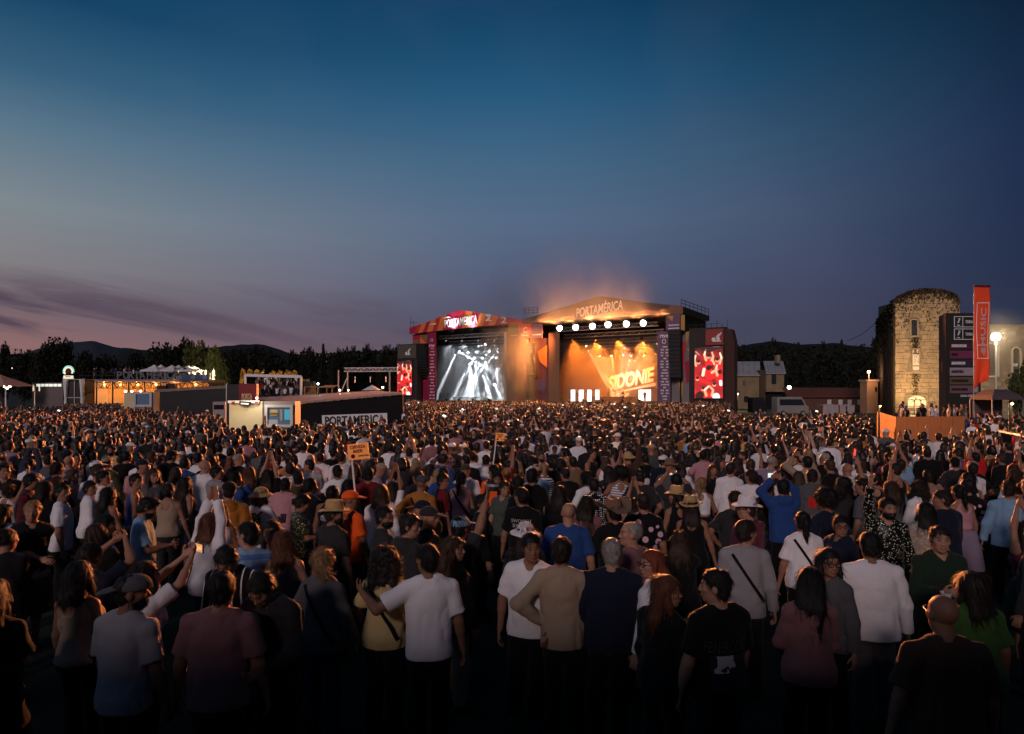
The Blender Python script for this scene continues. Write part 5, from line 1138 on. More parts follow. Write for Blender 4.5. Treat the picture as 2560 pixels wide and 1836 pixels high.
# ---- long low building, chimney block
Dl = 120.; o = empty('long_building', (at(2080, 985, Dl).x, Dl, 0), 0, 'long low brick building with dark red roof and white window openings', 'building'); ox = o.location.x; X = lambda px, D=Dl: at(px, 985, D).x-ox; Z = lambda py, D=Dl: at(0, py, D).z
MB().box(((X(1990)+X(2172))/2, 3, Z(992)/2), (X(2172)-X(1990), 6, Z(992))).build('wall', mat('dim_brick', (.13, .065, .05), .9, .35, 1), o); MB().poly([(X(1964), -.6, Z(991)), (X(2176), -.6, Z(991)), (X(2168), 3.5, Z(969)), (X(1974), 3.5, Z(969)), (X(1964), -.6, Z(991)-.2), (X(2176), -.6, Z(991)-.2)], [(0, 1, 2, 3), (0, 4, 5, 1)]).build('roof', M_tile, o)
MB().box(((X(1990)+X(2172))/2, -.5, Z(992.5)), (X(2172)-X(1990), .16, .2)).build('eave', mat('pale_eave', (.42, .30, .24), .8), o)
for px in (2073, 2101, 2124, 2149): MB().box((X(px), -.03, Z(1006)), (X(px+5)-X(px-5), .1, .95)).build('window', mat('pale_window', (.62, .58, .52), .5), o)
o = empty('chimney_block', (at(2181, 985, 100).x, 100, 0), 0, 'square brick block lit orange by the lamp standing on top', 'building'); Z = lambda py, D=100: at(0, py, D).z; w_ = 27/F*100
MB().box((0, 1, Z(954)/2), (w_, 2, Z(954))).build('wall', mat('lit_render', (.40, .22, .13), .9, .25, .6), o); MB().box((0, 1, Z(953)+.08), (w_+.3, 2.3, .3)).build('cornice', mat('pale_eave', (.42, .30, .24)), o); MB().box((.55, -.03, Z(974)), (.3, .1, .7)).build('window', M_glassd, o)
p = at(2172, 932, 99.5); l = empty('street_lamp', (p.x, 99.5, Z(953)+.2), 0, 'lamp on a short pole on top of the orange lit block', 'lamp'); MB().tube([(0, 0, 0), (0, 0, p.z-Z(953)-.2)], .08, 6).build('post', mat('pale_eave', (.42, .30, .24)), l); MB().lathe([(.01, -.2), (.22, -.1), (.22, .15), (.01, .25)], (0, 0, p.z-Z(953)-.1), 8).build('bulb', emis('street_bulb', (1, .62, .36), 9), l); light('POINT', (p.x, 98.6, p.z-.3), (1, .55, .28), 300, l, size=.2)
bulb(1973, 969, 96, 'white street lamp between the old house and the parked van', (1, .86, .7), 70, .28, 14, 'street_lamp')
# ---- parked vans
def van(px0, px1, ytop, D, m, label, rz=0, dark=False):
    a, b = at(px0, ytop, D), at(px1, ytop, D); L = b.x-a.x; H = a.z; o = empty('parked_van', ((a.x+b.x)/2, D, 0), rz, label, 'van'); h = L/2
    ol = [(-h, .35), (h, .35), (h, H*.48), (h*.86, H*.56), (h*.60, H*.94), (h*.5, H), (-h*.94, H), (-h, H*.93)]
    MB().prism(ol, 0, 1.9).build('body', m, o); MB().prism([(-h*.84, H*.56), (h*.72, H*.56), (h*.55, H*.88), (-h*.84, H*.88)], -.03, .03).build('side_window', M_glassd, o)
    MB().poly([(h*.87, .2, H*.56), (h*.87, 1.7, H*.56), (h*.63, 1.7, H*.92), (h*.63, .2, H*.92)], [(0, 1, 2, 3)]).build('windscreen', M_glassd, o)
    for x in (-h*.62, h*.62):
        w = MB().lathe([(.01, -.12), (.34, -.12), (.36, 0), (.34, .12), (.01, .12)], (x, .02, .36), 14, Matrix.Rotation(R(90), 3, 'X')).build('wheel', M_black, o); MB().lathe([(.01, -.02), (.2, -.02), (.2, .02), (.01, .02)], (x, -.12, .36), 10, Matrix.Rotation(R(90), 3, 'X')).build('rim', M_alu, w)
    MB().box((h*.98, .25, H*.42), (.08, .3, .16)).build('headlight', M_wht, o); MB().box((h*.98, 1.65, H*.42), (.08, .3, .16)).build('headlight', M_wht, o); return o
van(1943, 2022, 993, 88, mat('van_white', (.25, .23, .23), .35, .04, spec=.5), 'white minibus with long dark windows parked by the low building')
van(1882, 1918, 994, 90, M_black, 'black van parked in front of the old house')
# ---- white sheets / containers behind the crowd
for i, (p0, p1, y0, lab) in enumerate(((2058, 2096, 1012, 'wide pale tarpaulin box left of the narrow pale sheets'), (2099, 2114, 1013, 'narrow pale sheet between the two tarpaulin boxes'), (2119, 2137, 1013, 'right pale tarpaulin box near the orange platform'))):
    c, d = wbox(p0, p1, y0, 1040, 62+i, 1.2, 0); o = empty('tarpaulin_crate', (c.x, 62+i, 0), 0, lab, 'crate', 'pale tarpaulin boxes'); g = MB(); n = 8; V = []
    r_ = random.Random(i)
    for k in range(n+1): x = -d[0]/2+d[0]*k/n; yo = r_.uniform(-.08, .08); V += [(x, yo, 0), (x, yo+r_.uniform(-.05, .05), d[2]*.6), (x, yo*.3, d[2]+r_.uniform(-.1, .06)), (x, 1.2, d[2]+r_.uniform(-.1, .05))]
    g.poly(V, [(k*4+q, k*4+4+q, k*4+5+q, k*4+1+q) for k in range(n) for q in range(3)]); g.build('sheet', mat('dim_canvas', (.40, .32, .30), .8), o, True); MB().box((0, .65, d[2]*.47), (d[0]*.96, 1.0, d[2]*.92)).build('crate', M_black, o)
# ---- stone tower
Ds = 86.; a, b = at(2238, 770, Ds), at(2400, 770, Ds); o = empty('stone_tower', (a.x, Ds, 0), 0, 'tall ruined stone tower with ivy crown and a column of windows', 'tower'); W_ = b.x-a.x; X = lambda px: at(px, 985, Ds).x-a.x; Z = lambda py: at(0, py, Ds).z
ht = Z(756); bk = at(2196, 760, 104)
MB().prism([(0, 0), (W_, 0), (W_, ht), (W_*.93, Z(742)), (W_*.78, Z(731)), (W_*.5, Z(727)), (W_*.24, Z(733)), (W_*.08, Z(746)), (0, ht)], .06, .5).build('wall', M_mortar, o)
sv_ = [(0, .06, 0), (0, .06, ht), (bk.x-a.x, bk.y-Ds, bk.z-.5), (bk.x-a.x, bk.y-Ds, 0)]; sv_ += [(x+.6, y, z) for x, y, z in sv_]; MB().poly(sv_, [(0, 1, 2, 3), (4, 7, 6, 5), (0, 4, 5, 1), (1, 5, 6, 2), (2, 6, 7, 3)]).build('side_wall', mat('shaded_stone', (.10, .075, .06), .95, .5, .8, .8, 3), o)  # the side wall's shade is put into its darker stone colour
g = MB(); r_ = random.Random(4)
for k in range(26):
    t_ = k/26; x_, y_ = (bk.x-a.x)*t_, (bk.y-Ds)*t_; g.bar((x_-.15, y_, 0), (x_-.15, y_, (ht-.6)*(1-.05*t_)*r_.uniform(.9, 1.0)), .12+.1*r_.random())
g.build('ivy_stems', mat('dry_vine', (.05, .035, .028), .95), o)
holes = [(2276, 2294, 799, 841), (2280, 2298, 873, 928), (2268, 2317, 989, 1016)]
def in_hole(x0, x1, z0, z1): return any(x1 > X(h[0])-.05 and x0 < X(h[1])+.05 and z1 > Z(h[3])-.05 and z0 < Z(h[2])+.05 for h in holes)
rs_ = random.Random(11); z = .1; ns = 0; stoneM = {}
while z < Z(733)-.2 and ns < 300:
    h = rs_.uniform(.36, .66); x = .0
    while x < W_-.1:
        w_ = rs_.uniform(.55, 1.25); x2 = min(x+w_, W_)
        topz = np.interp((x+x2)/2/W_, [0, .08, .24, .5, .78, .93, 1], [ht, Z(746), Z(733), Z(727), Z(731), Z(742), ht])
        if z+h < topz and not in_hole(x, x2, z, z+h) and x2-x > .2:
            p_ = rs_.uniform(.0, .05); jit = lambda: rs_.uniform(-.035, .035)
            V = [(x+.02+jit(), .0-p_, z+.02+jit()), (x2-.02+jit(), .0-p_, z+.02+jit()), (x2-.02+jit(), -p_, z+h-.02+jit()), (x+.02+jit(), -p_, z+h-.02+jit())]; V = V+[(v[0], .08, v[2]) for v in V]
            MB().poly(V, [(0, 1, 2, 3), (0, 4, 5, 1), (1, 5, 6, 2), (2, 6, 7, 3), (3, 7, 4, 0)]).build('stone', M_stone if rs_.random() < .7 else mat('granite_stone_dark', (.29, .23, .155), .9, .35, 1.3, .6, 5), o); ns += 1
        x = x2
    z += h
for k, (p0, p1, y0, y1) in enumerate(holes):
    f_ = MB(); xa, xb, za, zb_ = X(p0), X(p1), Z(y1), Z(y0); f_.box(((xa+xb)/2, -.02, zb_), (xb-xa+.2, .2, .14)).box(((xa+xb)/2, -.02, za), (xb-xa+.2, .2, .14))
    for x_ in (xa, xb): f_.box((x_, -.02, (za+zb_)/2), (.12, .2, zb_-za))
    wn_ = f_.build('window' if k < 2 else 'doorway', mat('weathered_frame', (.34, .28, .2), .8), o)
    if k == 0: MB().box(((xa+xb)/2, .03, (za+zb_)/2), (xb-xa-.12, .04, zb_-za-.1)).build('pane', mat('slate_glass', (.03, .035, .05), .15, .05, spec=.6), wn_)
    if k == 1:
        for q in range(3): zz = (za+(zb_-za)*(0, .25, .82)[q], za+(zb_-za)*(.22, .78, 1)[q]); MB().box(((xa+xb)/2, .03, (zz[0]+zz[1])/2), (xb-xa-.12, .04, zz[1]-zz[0]-.06)).build('pane', mat('pale_pane', (.66, .62, .55), .3), wn_)
    if k == 2: MB().prism([(xa+.1, 0), (xb-.1, 0), (xb-.1, za+.9), (xb-.5, zb_-.25), ((xa+xb)/2, zb_), (xa+.5, zb_-.25), (xa+.1, za+.9)], .0, .05).build('arch_glazing', emis('arch_glow', (.85, .72, .45), .55), wn_); MB().box(((xa+xb)/2, -.03, za+.85), (xb-xa, .08, .1)).bar(((xa+xb)/2-.4, -.03, .2), ((xa+xb)/2-.4, -.03, za+.9), .08).bar(((xa+xb)/2+.5, -.03, .2), ((xa+xb)/2+.5, -.03, za+.9), .08).build('glazing_bars', M_black, wn_)
# ivy along the top and sooty growth under the windows
def ivy(name, n, seed, fn, size, m, parent):
    r = np.random.RandomState(seed); V = []
    for k in range(n):
        c = np.array(fn(r)); a_ = r.normal(size=3); a_ /= np.linalg.norm(a_); b_ = np.cross(a_, r.normal(size=3)); b_ /= np.linalg.norm(b_); s_ = size*r.uniform(.5, 1.4); V.append(np.stack([c-a_*s_, c-b_*s_*.7, c+a_*s_, c+b_*s_*.7]))
    V = np.concatenate(V); return tag(link(name, np_mesh(name, V, np.arange(len(V)).reshape(-1, 4), False), parent, m), kind='stuff')
topf = lambda u: np.interp(u, [0, .08, .24, .5, .78, .93, 1], [ht, Z(746), Z(733), Z(727), Z(731), Z(742), ht])
M_ivy = mat('dry_ivy', (.055, .036, .018), .9, .5, 3)
def ivf(r): u = r.uniform(0, 1); return (u*W_, r.uniform(-.15, .9), topf(u)+.35-abs(r.normal())*.95-(r.uniform(0, 4.2)*(r.uniform() < .3)))
ivy('ivy', 7000, 5, ivf, .15, M_ivy, o)
def ivf2(r): t_ = r.uniform(0, 1); return ((bk.x-a.x)*t_-r.uniform(0, .5), (bk.y-Ds)*t_, (ht+.3)*(1-.04*t_)-abs(r.normal())*2.5)
ivy('ivy', 1500, 6, ivf2, .22, mat('dark_leaves', (.02, .026, .011)), o)
def ivf3(r): k = r.randint(0, 2); return (X(2288)+r.normal()*.28, -.08, Z((845, 935)[k])-abs(r.normal())*(1.2 if k == 0 else 2.2))
ivy('lichen', 900, 7, ivf3, .07, mat('black_lichen', (.035, .026, .018), .95), o)
# floodlights that light the tower, on the ground in front of it
for px, lab in ((2245, 'ground floodlight aimed up the stone tower from the left'), (2330, 'ground floodlight hidden by the billboard aimed up the stone tower')):
    p = at(px, 1022, 77); f_ = empty('floodlight', (p.x, 77, 0), 0, lab, 'lamp'); MB().box((0, 0, .55), (.5, .3, .35)).bar((0, 0, 0), (0, 0, .5), .06).build('housing', M_black, f_); MB().box((0, .16, .56), (.42, .02, .28)).build('lens', emis('flood_lens', (1, .74, .38), 4), f_)
    light('SPOT', (p.x, 77.3, .7), (1.0, .60, .25), 5200, f_, aim=(a.x+W_*.5, Ds, 9.0), cone=95, blend=.8, size=.3)
# ---- second stone building with arched windows
D2 = 78.; a2 = at(2425, 985, D2); o = empty('stone_hall', (a2.x, D2, 0), 0, 'stone hall with tall framed windows lit by the bright lamp at right', 'building'); X2 = lambda px: at(px, 985, D2).x-a2.x; Z2 = lambda py: at(0, py, D2).z
g = MB(); xw = [(2462, 2497, 858, 945), (2526, 2553, 872, 945)]
zt2, xe = Z2(812), X2(2700)
# wall pieces around the two openings
for x0_, x1_, z0_, z1_ in ((0, X2(2466), 0, zt2), (X2(2466), X2(2494), Z2(858), zt2), (X2(2466), X2(2494), 0, Z2(942)), (X2(2494), X2(2529), 0, zt2), (X2(2529), X2(2551), 0, Z2(940)), (X2(2529), X2(2551), Z2(866), zt2), (X2(2551), xe, 0, zt2)): g.box(((x0_+x1_)/2, .5, (z0_+z1_)/2), (x1_-x0_, 1.0, z1_-z0_))
g.build('wall', mat('warm_granite', (.27, .21, .135), .9, .35, 1.0, .8, 4), o)
for i, (p0, p1, y0, y1) in enumerate(((2466, 2494, 858, 942), (2529, 2551, 872, 940))):
    xa, xb, za, zb_ = X2(p0), X2(p1), Z2(y1), Z2(y0); f_ = MB()
    if i == 0:
        for x_ in (xa, xb): f_.box((x_, -.06, (za+zb_)/2), (.22, .2, zb_-za+.2))
        f_.box(((xa+xb)/2, -.06, za), (xb-xa, .2, .24)).box(((xa+xb)/2, -.06, zb_), (xb-xa, .2, .24))
    else:
        for x_ in (xa, xb): f_.box((x_, -.06, (za+zb_-.4)/2), (.2, .2, zb_-za-.4))
        f_.tube([((xa+xb)/2+math.cos(t_)*(xb-xa)/2, -.06, zb_-.45+math.sin(t_)*.65) for t_ in np.linspace(0, math.pi, 9)], .11, 6)
    wn_ = f_.build('window', mat('cream_stone_trim', (.55, .47, .34), .8), o); MB().box(((xa+xb)/2, .45, (za+zb_)/2), (xb-xa, .05, zb_-za)).build('pane', mat('grey_pane', (.16, .14, .11), .4), wn_)
    if i == 1: MB().box(((xa+xb)/2, .38, (za+zb_)/2-.3), (.9, .1, .35)).build('notice', M_wht, wn_)
r_ = random.Random(5); g = MB(); ns = 0
for k in range(230):
    x_, z_ = r_.uniform(.1, xe-.9), r_.uniform(.2, zt2-.5); w_, h = r_.uniform(.5, 1.0), r_.uniform(.28, .5)
    if any(x_+w_ > X2(p0)-.2 and x_ < X2(p1)+.2 and z_+h > Z2(y1)-.3 and z_ < Z2(y0)+.6 for p0, p1, y0, y1 in xw): continue
    g.box((x_+w_/2, -.005, z_+h/2), (w_-.03, .05+r_.uniform(0, .05), h-.03))
tag(g.build('wall_stones', M_stone, o), kind='stuff')
p = at(2490, 843, 71); f_ = empty('floodlight', (p.x, 71, 0), 0, 'dazzling white floodlight on a pole before the stone hall', 'lamp'); MB().tube([(0, 0, 0), (0, 0, p.z-.4)], .07, 8).build('post', M_white, f_); MB().lathe([(.02, -.42), (.32, -.30), (.46, 0), (.38, .30), (.05, .44)], (0, 0, p.z), 14).build('lens', emis('white_flood', (1, .93, .74), 22), f_); MB().box((0, .2, p.z), (.72, .1, .82)).bar((0, .1, p.z-.9), (0, .1, p.z-.35), .22).build('housing', M_white, f_)
light('POINT', (p.x, 70.5, p.z), (1, .74, .42), 900, f_, size=.35); light('POINT', (p.x, 72.6, p.z-.3), (1, .76, .44), 1000, f_, size=.35)
# ---- billboard tower
Db = 61.; a3 = at(2365, 985, Db); o = empty('billboard_tower', (a3.x, Db, 0), 0, 'black scaffold billboard tower with coloured sponsor rows left of the orange flag', 'billboard'); X3 = lambda px: at(px, 985, Db).x-a3.x; Z3 = lambda py: at(0, py, Db).z; H = Z3(783)
W3 = X3(2452); xb3 = at(2347, 985, 63.6).x-a3.x
V = [(x, y, z) for z in (0, H) for x, y in ((0, 0), (W3, 0), (W3+1.2, 2.4), (xb3+.15, 2.5))]; MB().poly(V, [(0, 1, 5, 4), (1, 2, 6, 5), (2, 3, 7, 6), (3, 0, 4, 7), (4, 5, 6, 7)]).build('box', mat('charcoal_panel', (.025, .026, .022), .7), o)
sd_ = [(-.02, 0, 0), (-.02, 0, H), (xb3, 2.6, at(0, 792, 63.6).z), (xb3, 2.6, 0)]; sd_ = sd_+[(x+.08, y+.02, z) for x, y, z in sd_]; MB().poly(sd_, [(0, 1, 2, 3), (4, 7, 6, 5), (1, 5, 6, 2), (0, 4, 5, 1), (2, 6, 7, 3)]).build('side_sheet', mat('side_wine', (.06, .022, .022), .7, .5, .6), o)
MB().box((xb3*.5-.03, 1.3, (Z3(905)+Z3(925))/2), (.5, 1.0, 1.0), M=Matrix.Rotation(math.atan2(2.6, xb3), 3, 'Z') @ Matrix.Diagonal((1, .05, 1))).build('side_print', mat('rust_print', (.34, .10, .04)), o)
def frame(x0, x1, y0, y1, b, m, nm):
    g = MB(); xa, xb, za, zb_ = X3(x0), X3(x1), Z3(y1), Z3(y0)
    for x_ in (xa, xb): g.box((x_, -.05, (za+zb_)/2), (b, .05, zb_-za+b))
    for z_ in (za, zb_): g.box(((xa+xb)/2, -.05, z_), (xb-xa-b, .05, b))
    return g.build(nm, m, o)
for y0, y1 in ((792, 818), (823, 849)):
    frame(2385, 2448, y0, y1, .06, M_wht, 'outline'); MB().box((X3(2406), -.05, (Z3(y0)+Z3(y1))/2), (.05, .04, Z3(y0)-Z3(y1)-.06)).build('divider', M_wht, o)
    l = link('lettering', tmesh('TENDA', .72, .28, ext=.012, bold=.02), o, M_wht); l.location = (X3(2422), -.05, (Z3(y0)+Z3(y1))/2)
    g = MB(); z_ = (Z3(y0)+Z3(y1))/2; g.bar((X3(2394), -.05, z_-.1), (X3(2399), -.05, z_+.3), .03, .12).bar((X3(2395), -.05, z_+.3), (X3(2400), -.05, z_+.28), .03, .1).bar((X3(2392), -.05, z_-.32), (X3(2399), -.05, z_-.34), .03, .08); g.build('icon', M_wht, o)
rows = [(856, 874, mat('row_wine', (.09, .02, .03), .7), .6), (877, 897, mat('row_plum', (.20, .04, .10), .7), .28), (900, 917, mat('row_navy', (.045, .03, .05), .7), .55), (919, 940, mat('row_grey', (.38, .31, .33), .7), .5), (943, 962, mat('row_tan', (.16, .10, .06), .7), .7), (964, 984, mat('row_mauve', (.22, .11, .13), .7), .65), ]
for i, (y0, y1, m, wd) in enumerate(rows):
    MB().box(((X3(2374)+X3(2446))/2, -.03, (Z3(y0)+Z3(y1))/2), (X3(2446)-X3(2374), .05, Z3(y0)-Z3(y1)-.04)).build('sponsor_row', m, o); r_ = random.Random(i); g = MB(); xx = X3(2378); e_ = X3(2378)+2.2*wd
    while xx < e_: ww = r_.uniform(.05, .13); g.box((xx+ww/2, -.065, (Z3(y0)+Z3(y1))/2), (ww, .02, .26)); xx += ww+.035
    g.build('sponsor_print', M_wht if i in (0, 2) else M_black, o); MB().box((X3(2438), -.06, (Z3(y0)+Z3(y1))/2), (.36, .02, .5)).build('row_badge', mat('badge_pale', (.45, .38, .38), .7), o)
l = link('lettering', tmesh('BARRA DESERTO', 1.6, .22, ext=.012, bold=.02), o, M_wht); l.location = (X3(2422), -.05, Z3(990))
# ---- orange flag
Df = 42.; p0, p1 = at(2436, 716, Df), at(2436, 1062, Df); o = empty('banner_flag', (p0.x, Df, 0), 0, 'tall orange vertical flag with white framed lettering on a pole', 'flag'); Zf = lambda py: at(0, py, Df).z
MB().tube([(0, .03, 0), (-.03, .03, Zf(850)), (0, .03, Zf(714))], [.035, .03, .025], 8).bar((0, .03, Zf(716)), (1.04, .03, Zf(715)), .04).build('pole', mat('flag_pole', (.45, .40, .38), .5), o)
M_flag = mat('orange_flag_cloth', (.85, .075, .02), .75, .10, 2); g = MB(); ny, nx = 44, 12; V = []
def flag_pt(u, v):
    """u across, v down; the free corner is caught and folded"""
    w = 1.06*(1-.05*math.sin(v*3)); z = Zf(717)-(Zf(717)-Zf(972))*v; y = .05*math.sin(u*7+v*5)*v+.10*math.sin(v*9+u*2)*u*.6
    k = max(0, (v-.80)/.2); z += k*u*.62; x = u*w*(1-.22*k*u)-.02; y -= k*u*.25*math.sin(u*9); return Vector((x+.03*math.sin(v*11), y, z))
for j in range(ny+1):
    for i in range(nx+1): V.append(flag_pt(i/nx, j/ny))
g.poly(V, [(j*(nx+1)+i, (j+1)*(nx+1)+i, (j+1)*(nx+1)+i+1, j*(nx+1)+i+1) for j in range(ny) for i in range(nx)]); c_ = g.build('cloth', M_flag, o, True); md = c_.modifiers.new('thick', 'SOLIDIFY'); md.thickness = .008
g = MB().box((.52, .0, Zf(715.5)), (1.06, .05, .12)); g.build('hem', mat('flag_hem', (.10, .01, .015), .7), o)
def onflag(body_mesh_, uc, vc, wu, hv, name):
    """wraps flat print onto the waving cloth; wu, hv are its size across and down the flag"""
    n = len(body_mesh_.vertices); A_ = np.zeros(n*3, np.float32); body_mesh_.vertices.foreach_get('co', A_); A_ = A_.reshape(-1, 3); lo, hi = A_.min(0), A_.max(0); out = []
    for x, y, z in A_:
        u = uc+((x-lo[0])/(hi[0]-lo[0])-.5)*wu; v = vc-((z-lo[2])/(hi[2]-lo[2])-.5)*hv; q = flag_pt(u, v); q.y -= .018; out.append(q)
    body_mesh_.vertices.foreach_set('co', np.array(out, np.float32).ravel()); body_mesh_.update(); return link(name, body_mesh_, o, M_wht)
tm = tmesh('SMUSIC', 3.0, .55, ext=.004, bold=.02); A_ = np.zeros(len(tm.vertices)*3, np.float32); tm.vertices.foreach_get('co', A_); A_ = A_.reshape(-1, 3); A_ = np.stack([-A_[:, 2], A_[:, 1], A_[:, 0]], 1); tm.vertices.foreach_set('co', A_.astype(np.float32).ravel()); onflag(tm, .58, .43, .34, .44, 'lettering')
for u0, v0, u1, v1 in ((.15, .155, .92, .162), (.15, .70, .92, .707), (.15, .57, .92, .576), (.15, .155, .185, .707), (.885, .155, .92, .707)):
    m_ = MB()
    for j in range(24):
        for (a_, b_) in ((j/24, (j+1)/24),):
            if u1-u0 > .2: m_.poly([(a_, 0, 0), (b_, 0, 0), (b_, 0, 1), (a_, 0, 1)], [(0, 1, 2, 3)])
            else: m_.poly([(0, 0, a_), (1, 0, a_), (1, 0, b_), (0, 0, b_)], [(0, 1, 2, 3)])
    onflag(m_.mesh('outline'), (u0+u1)/2, (v0+v1)/2, u1-u0, v1-v0, 'outline')
m_ = MB()
for k in range(3): m_.bar((0+k*.25, 0, 0-.12*k), (.35+k*.25, 0, .6-.12*k), .004, .16)
m_.bar((-.1, 0, .2), (.2, 0, .75), .004, .2); onflag(m_.mesh('emblem'), .58, .635, .38, .075, 'emblem')
light('SPOT', at(2420, 1000, 36)+Vector((0, 0, -.3)), (1, .75, .55), 520, o, aim=at(2452, 840, 42), cone=50, blend=.8, size=.2, name='flag_light')
# ---- gazebo
Dz = 50.; p = at(2490, 985, Dz); o = empty('gazebo', (p.x, Dz, 0), 0, 'grey domed gazebo tent below the bright floodlight', 'tent'); Zz = lambda py: at(0, py, Dz).z; w2 = 39/F*Dz
prof = [(1.0, Zz(996)-.12), (1.0, Zz(996)), (.86, Zz(988)), (.62, Zz(980)), (.32, Zz(974.5)), (.05, Zz(973))]; g = MB(); V = []
for s_, z_ in prof: V += [(-w2*s_, -w2*s_, z_), (w2*s_, -w2*s_, z_), (w2*s_, w2*s_, z_), (-w2*s_, w2*s_, z_)]
g.poly(V, [(q*4+k, q*4+(k+1) % 4, q*4+4+(k+1) % 4, q*4+4+k) for q in range(5) for k in range(4)]); g.build('canopy', mat('gazebo_grey', (.085, .07, .072), .7), o); MB().box((0, .9, Zz(996)/2), (w2*1.9, .08, Zz(996)-.1)).build('rear_wall', mat('gazebo_wall', (.12, .09, .085), .8), o); g = MB()
for a_, b_ in ((-1, -1), (1, -1), (1, 1), (-1, 1)): g.bar((a_*w2*.97, b_*w2*.97, 0), (a_*w2*.97, b_*w2*.97, Zz(996)), .06)
g.build('legs', M_alu, o)
# ---- tree at the right edge
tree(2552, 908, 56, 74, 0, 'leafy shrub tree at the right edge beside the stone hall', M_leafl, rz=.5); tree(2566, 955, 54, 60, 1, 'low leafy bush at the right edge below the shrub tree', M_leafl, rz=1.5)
# ---- cable
p0, p1 = at(2118, 852, 130), at(2210, 786, 100); m_ = MB().tube([p0.lerp(p1, t_)+Vector((0, 0, -1.2*math.sin(t_*math.pi)*.6)) for t_ in np.linspace(0, 1, 9)], .05, 5); tag(m_.build('cable', M_black), 'thin cable running up to the stone tower against the sky', 'cable')
# ---- orange plywood platform
Dp = 40.; q0, q1, q2 = at(2192, 1029, 46), at(2240, 1043, Dp), at(2412, 1041, 37.5); o = empty('viewing_stand', (q1.x, q1.y, 0), 0, 'raised stand walled with orange plywood boards in front of the stone tower', 'platform'); Lq = Vector((q1.x, q1.y, 0))
M_ply, M_plyd = mat('bright_plywood', (.60, .25, .05), .7, .15, 2), mat('orange_plywood', (.46, .15, .05), .7, .2, 2)
def boards(a_, b_, n, m):
    for k in range(n):
        s_, e_ = a_.lerp(b_, (k+.01)/n), a_.lerp(b_, (k+.985)/n); d_ = (e_-s_); nn = Vector((d_.y, -d_.x, 0)).normalized()*-.04
        V = [Vector((s_.x, s_.y, 0)), Vector((e_.x, e_.y, 0)), e_, s_]; V = [v-Lq for v in V]; V = V+[v+nn for v in V]; MB().poly(V, [(0, 1, 2, 3), (7, 6, 5, 4), (0, 4, 5, 1), (1, 5, 6, 2), (2, 6, 7, 3), (3, 7, 4, 0)]).build('board', m, o)
boards(q0, q1, 2, M_ply); boards(q1, q2, 6, M_plyd)
c1 = (q0+q2)/2; MB().poly([v-Lq for v in (Vector((q1.x, q1.y+.1, .6)), Vector((q2.x, q2.y+.1, .6)), Vector((q2.x+6, 50, .6)), Vector((q0.x, q0.y, .6)))], [(0, 1, 2, 3)]).build('deck', M_wood, o)
STAND_Z = .62
bulb(2200, 1016, 38, 'small lamp that lights the bright end board of the orange stand', (1, .6, .2), 90, .05, 4, 'festoon_lamp')
# ---- metal barrier and the foil counter
g = MB(); o = empty('barrier', at(2440, 1050, 40)*Vector((1, 1, 0)), 0, 'shiny metal barrier beside the foot of the orange flag', 'barrier'); L0 = o.location
for h in (1.15, .85, .55): g.bar(at(2438, 1050, 40)*Vector((1, 1, 0))+Vector((0, 0, h))-L0, at(2458, 1052, 37)*Vector((1, 1, 0))+Vector((0, 0, h))-L0, .05)
for t_ in (0, 1): b_ = (at(2438, 1050, 40) if t_ == 0 else at(2458, 1052, 37))*Vector((1, 1, 0))-L0; g.bar(b_, b_+Vector((0, 0, 1.15)), .05)
g.build('rails', M_alu, o)
o = empty('handrail', at(2500, 1085, 22)*Vector((1, 1, 0)), 0, 'long grey handrail running out of the right edge', 'railing'); L0 = o.location; g = MB(); pa, pb = at(2498, 1078, 23), at(2600, 1100, 17.5)
g.bar(pa-L0, pb-L0, .05); g.build('rail', M_alu, o)
for t_ in (.02, .5, .98): c_ = pa.lerp(pb, t_)-L0; MB().bar((c_.x, c_.y, 0), c_, .05).build('post', M_alu, o)
pc = at(2488, 1168, 13.2); o = empty('counter', (pc.x, pc.y, 0), R(-28), 'food counter strewn with crumpled shining foil at the right edge', 'counter'); zc = 1.02
MB().box((0, 0, zc-.03), (2.6, .75, .06)).build('top', mat('counter_wood', (.30, .17, .06), .5, .2, 3), o); MB().box((0, .05, (zc-.06)/2), (2.5, .6, zc-.06)).build('front', M_black, o)
r_ = random.Random(9); M_foil = mat('foil', (.82, .78, .66), .22, .05, 6, 1.0, 22, metal=1.0)
for k in range(10):
    g = MB(); n = 9; rr = r_.uniform(.10, .2); V = [(0, 0, .05)]+[(rr*r_.uniform(.7, 1.25)*math.cos(q*2*math.pi/n), rr*.7*r_.uniform(.7, 1.25)*math.sin(q*2*math.pi/n), r_.uniform(0, .06)) for q in range(n)]; g.poly(V, [(0, 1+q, 1+(q+1) % n) for q in range(n)])
    f_ = g.build('foil_tray', M_foil, None, loc=o.matrix_world @ Vector((0, 0, 0))); f_.location = Vector((pc.x, pc.y, 0))+Matrix.Rotation(R(-28), 3, 'Z') @ Vector((-1.15+.25*k, r_.uniform(-.2, .2), zc+.005)); f_.rotation_euler = (0, 0, r_.uniform(0, 6)); tag(f_, ['crumpled foil at the far end of the food counter', 'flat foil second from the far counter end', 'foil piece third along the food counter', 'foil piece fourth along the food counter', 'foil sheet left of the middle of the food counter', 'foil sheet right of the middle of the food counter', 'foil piece fourth from the near end of the food counter', 'foil piece third from the near end of the food counter', 'foil piece second from the near end of the food counter', 'foil piece at the near end of the food counter'][k], 'foil', 'foil on the food counter')
bulb(2530, 1010, 26, 'lamp hidden among people that makes the foil counter shine', (1, .8, .45), 60, .05, 3, 'festoon_lamp')
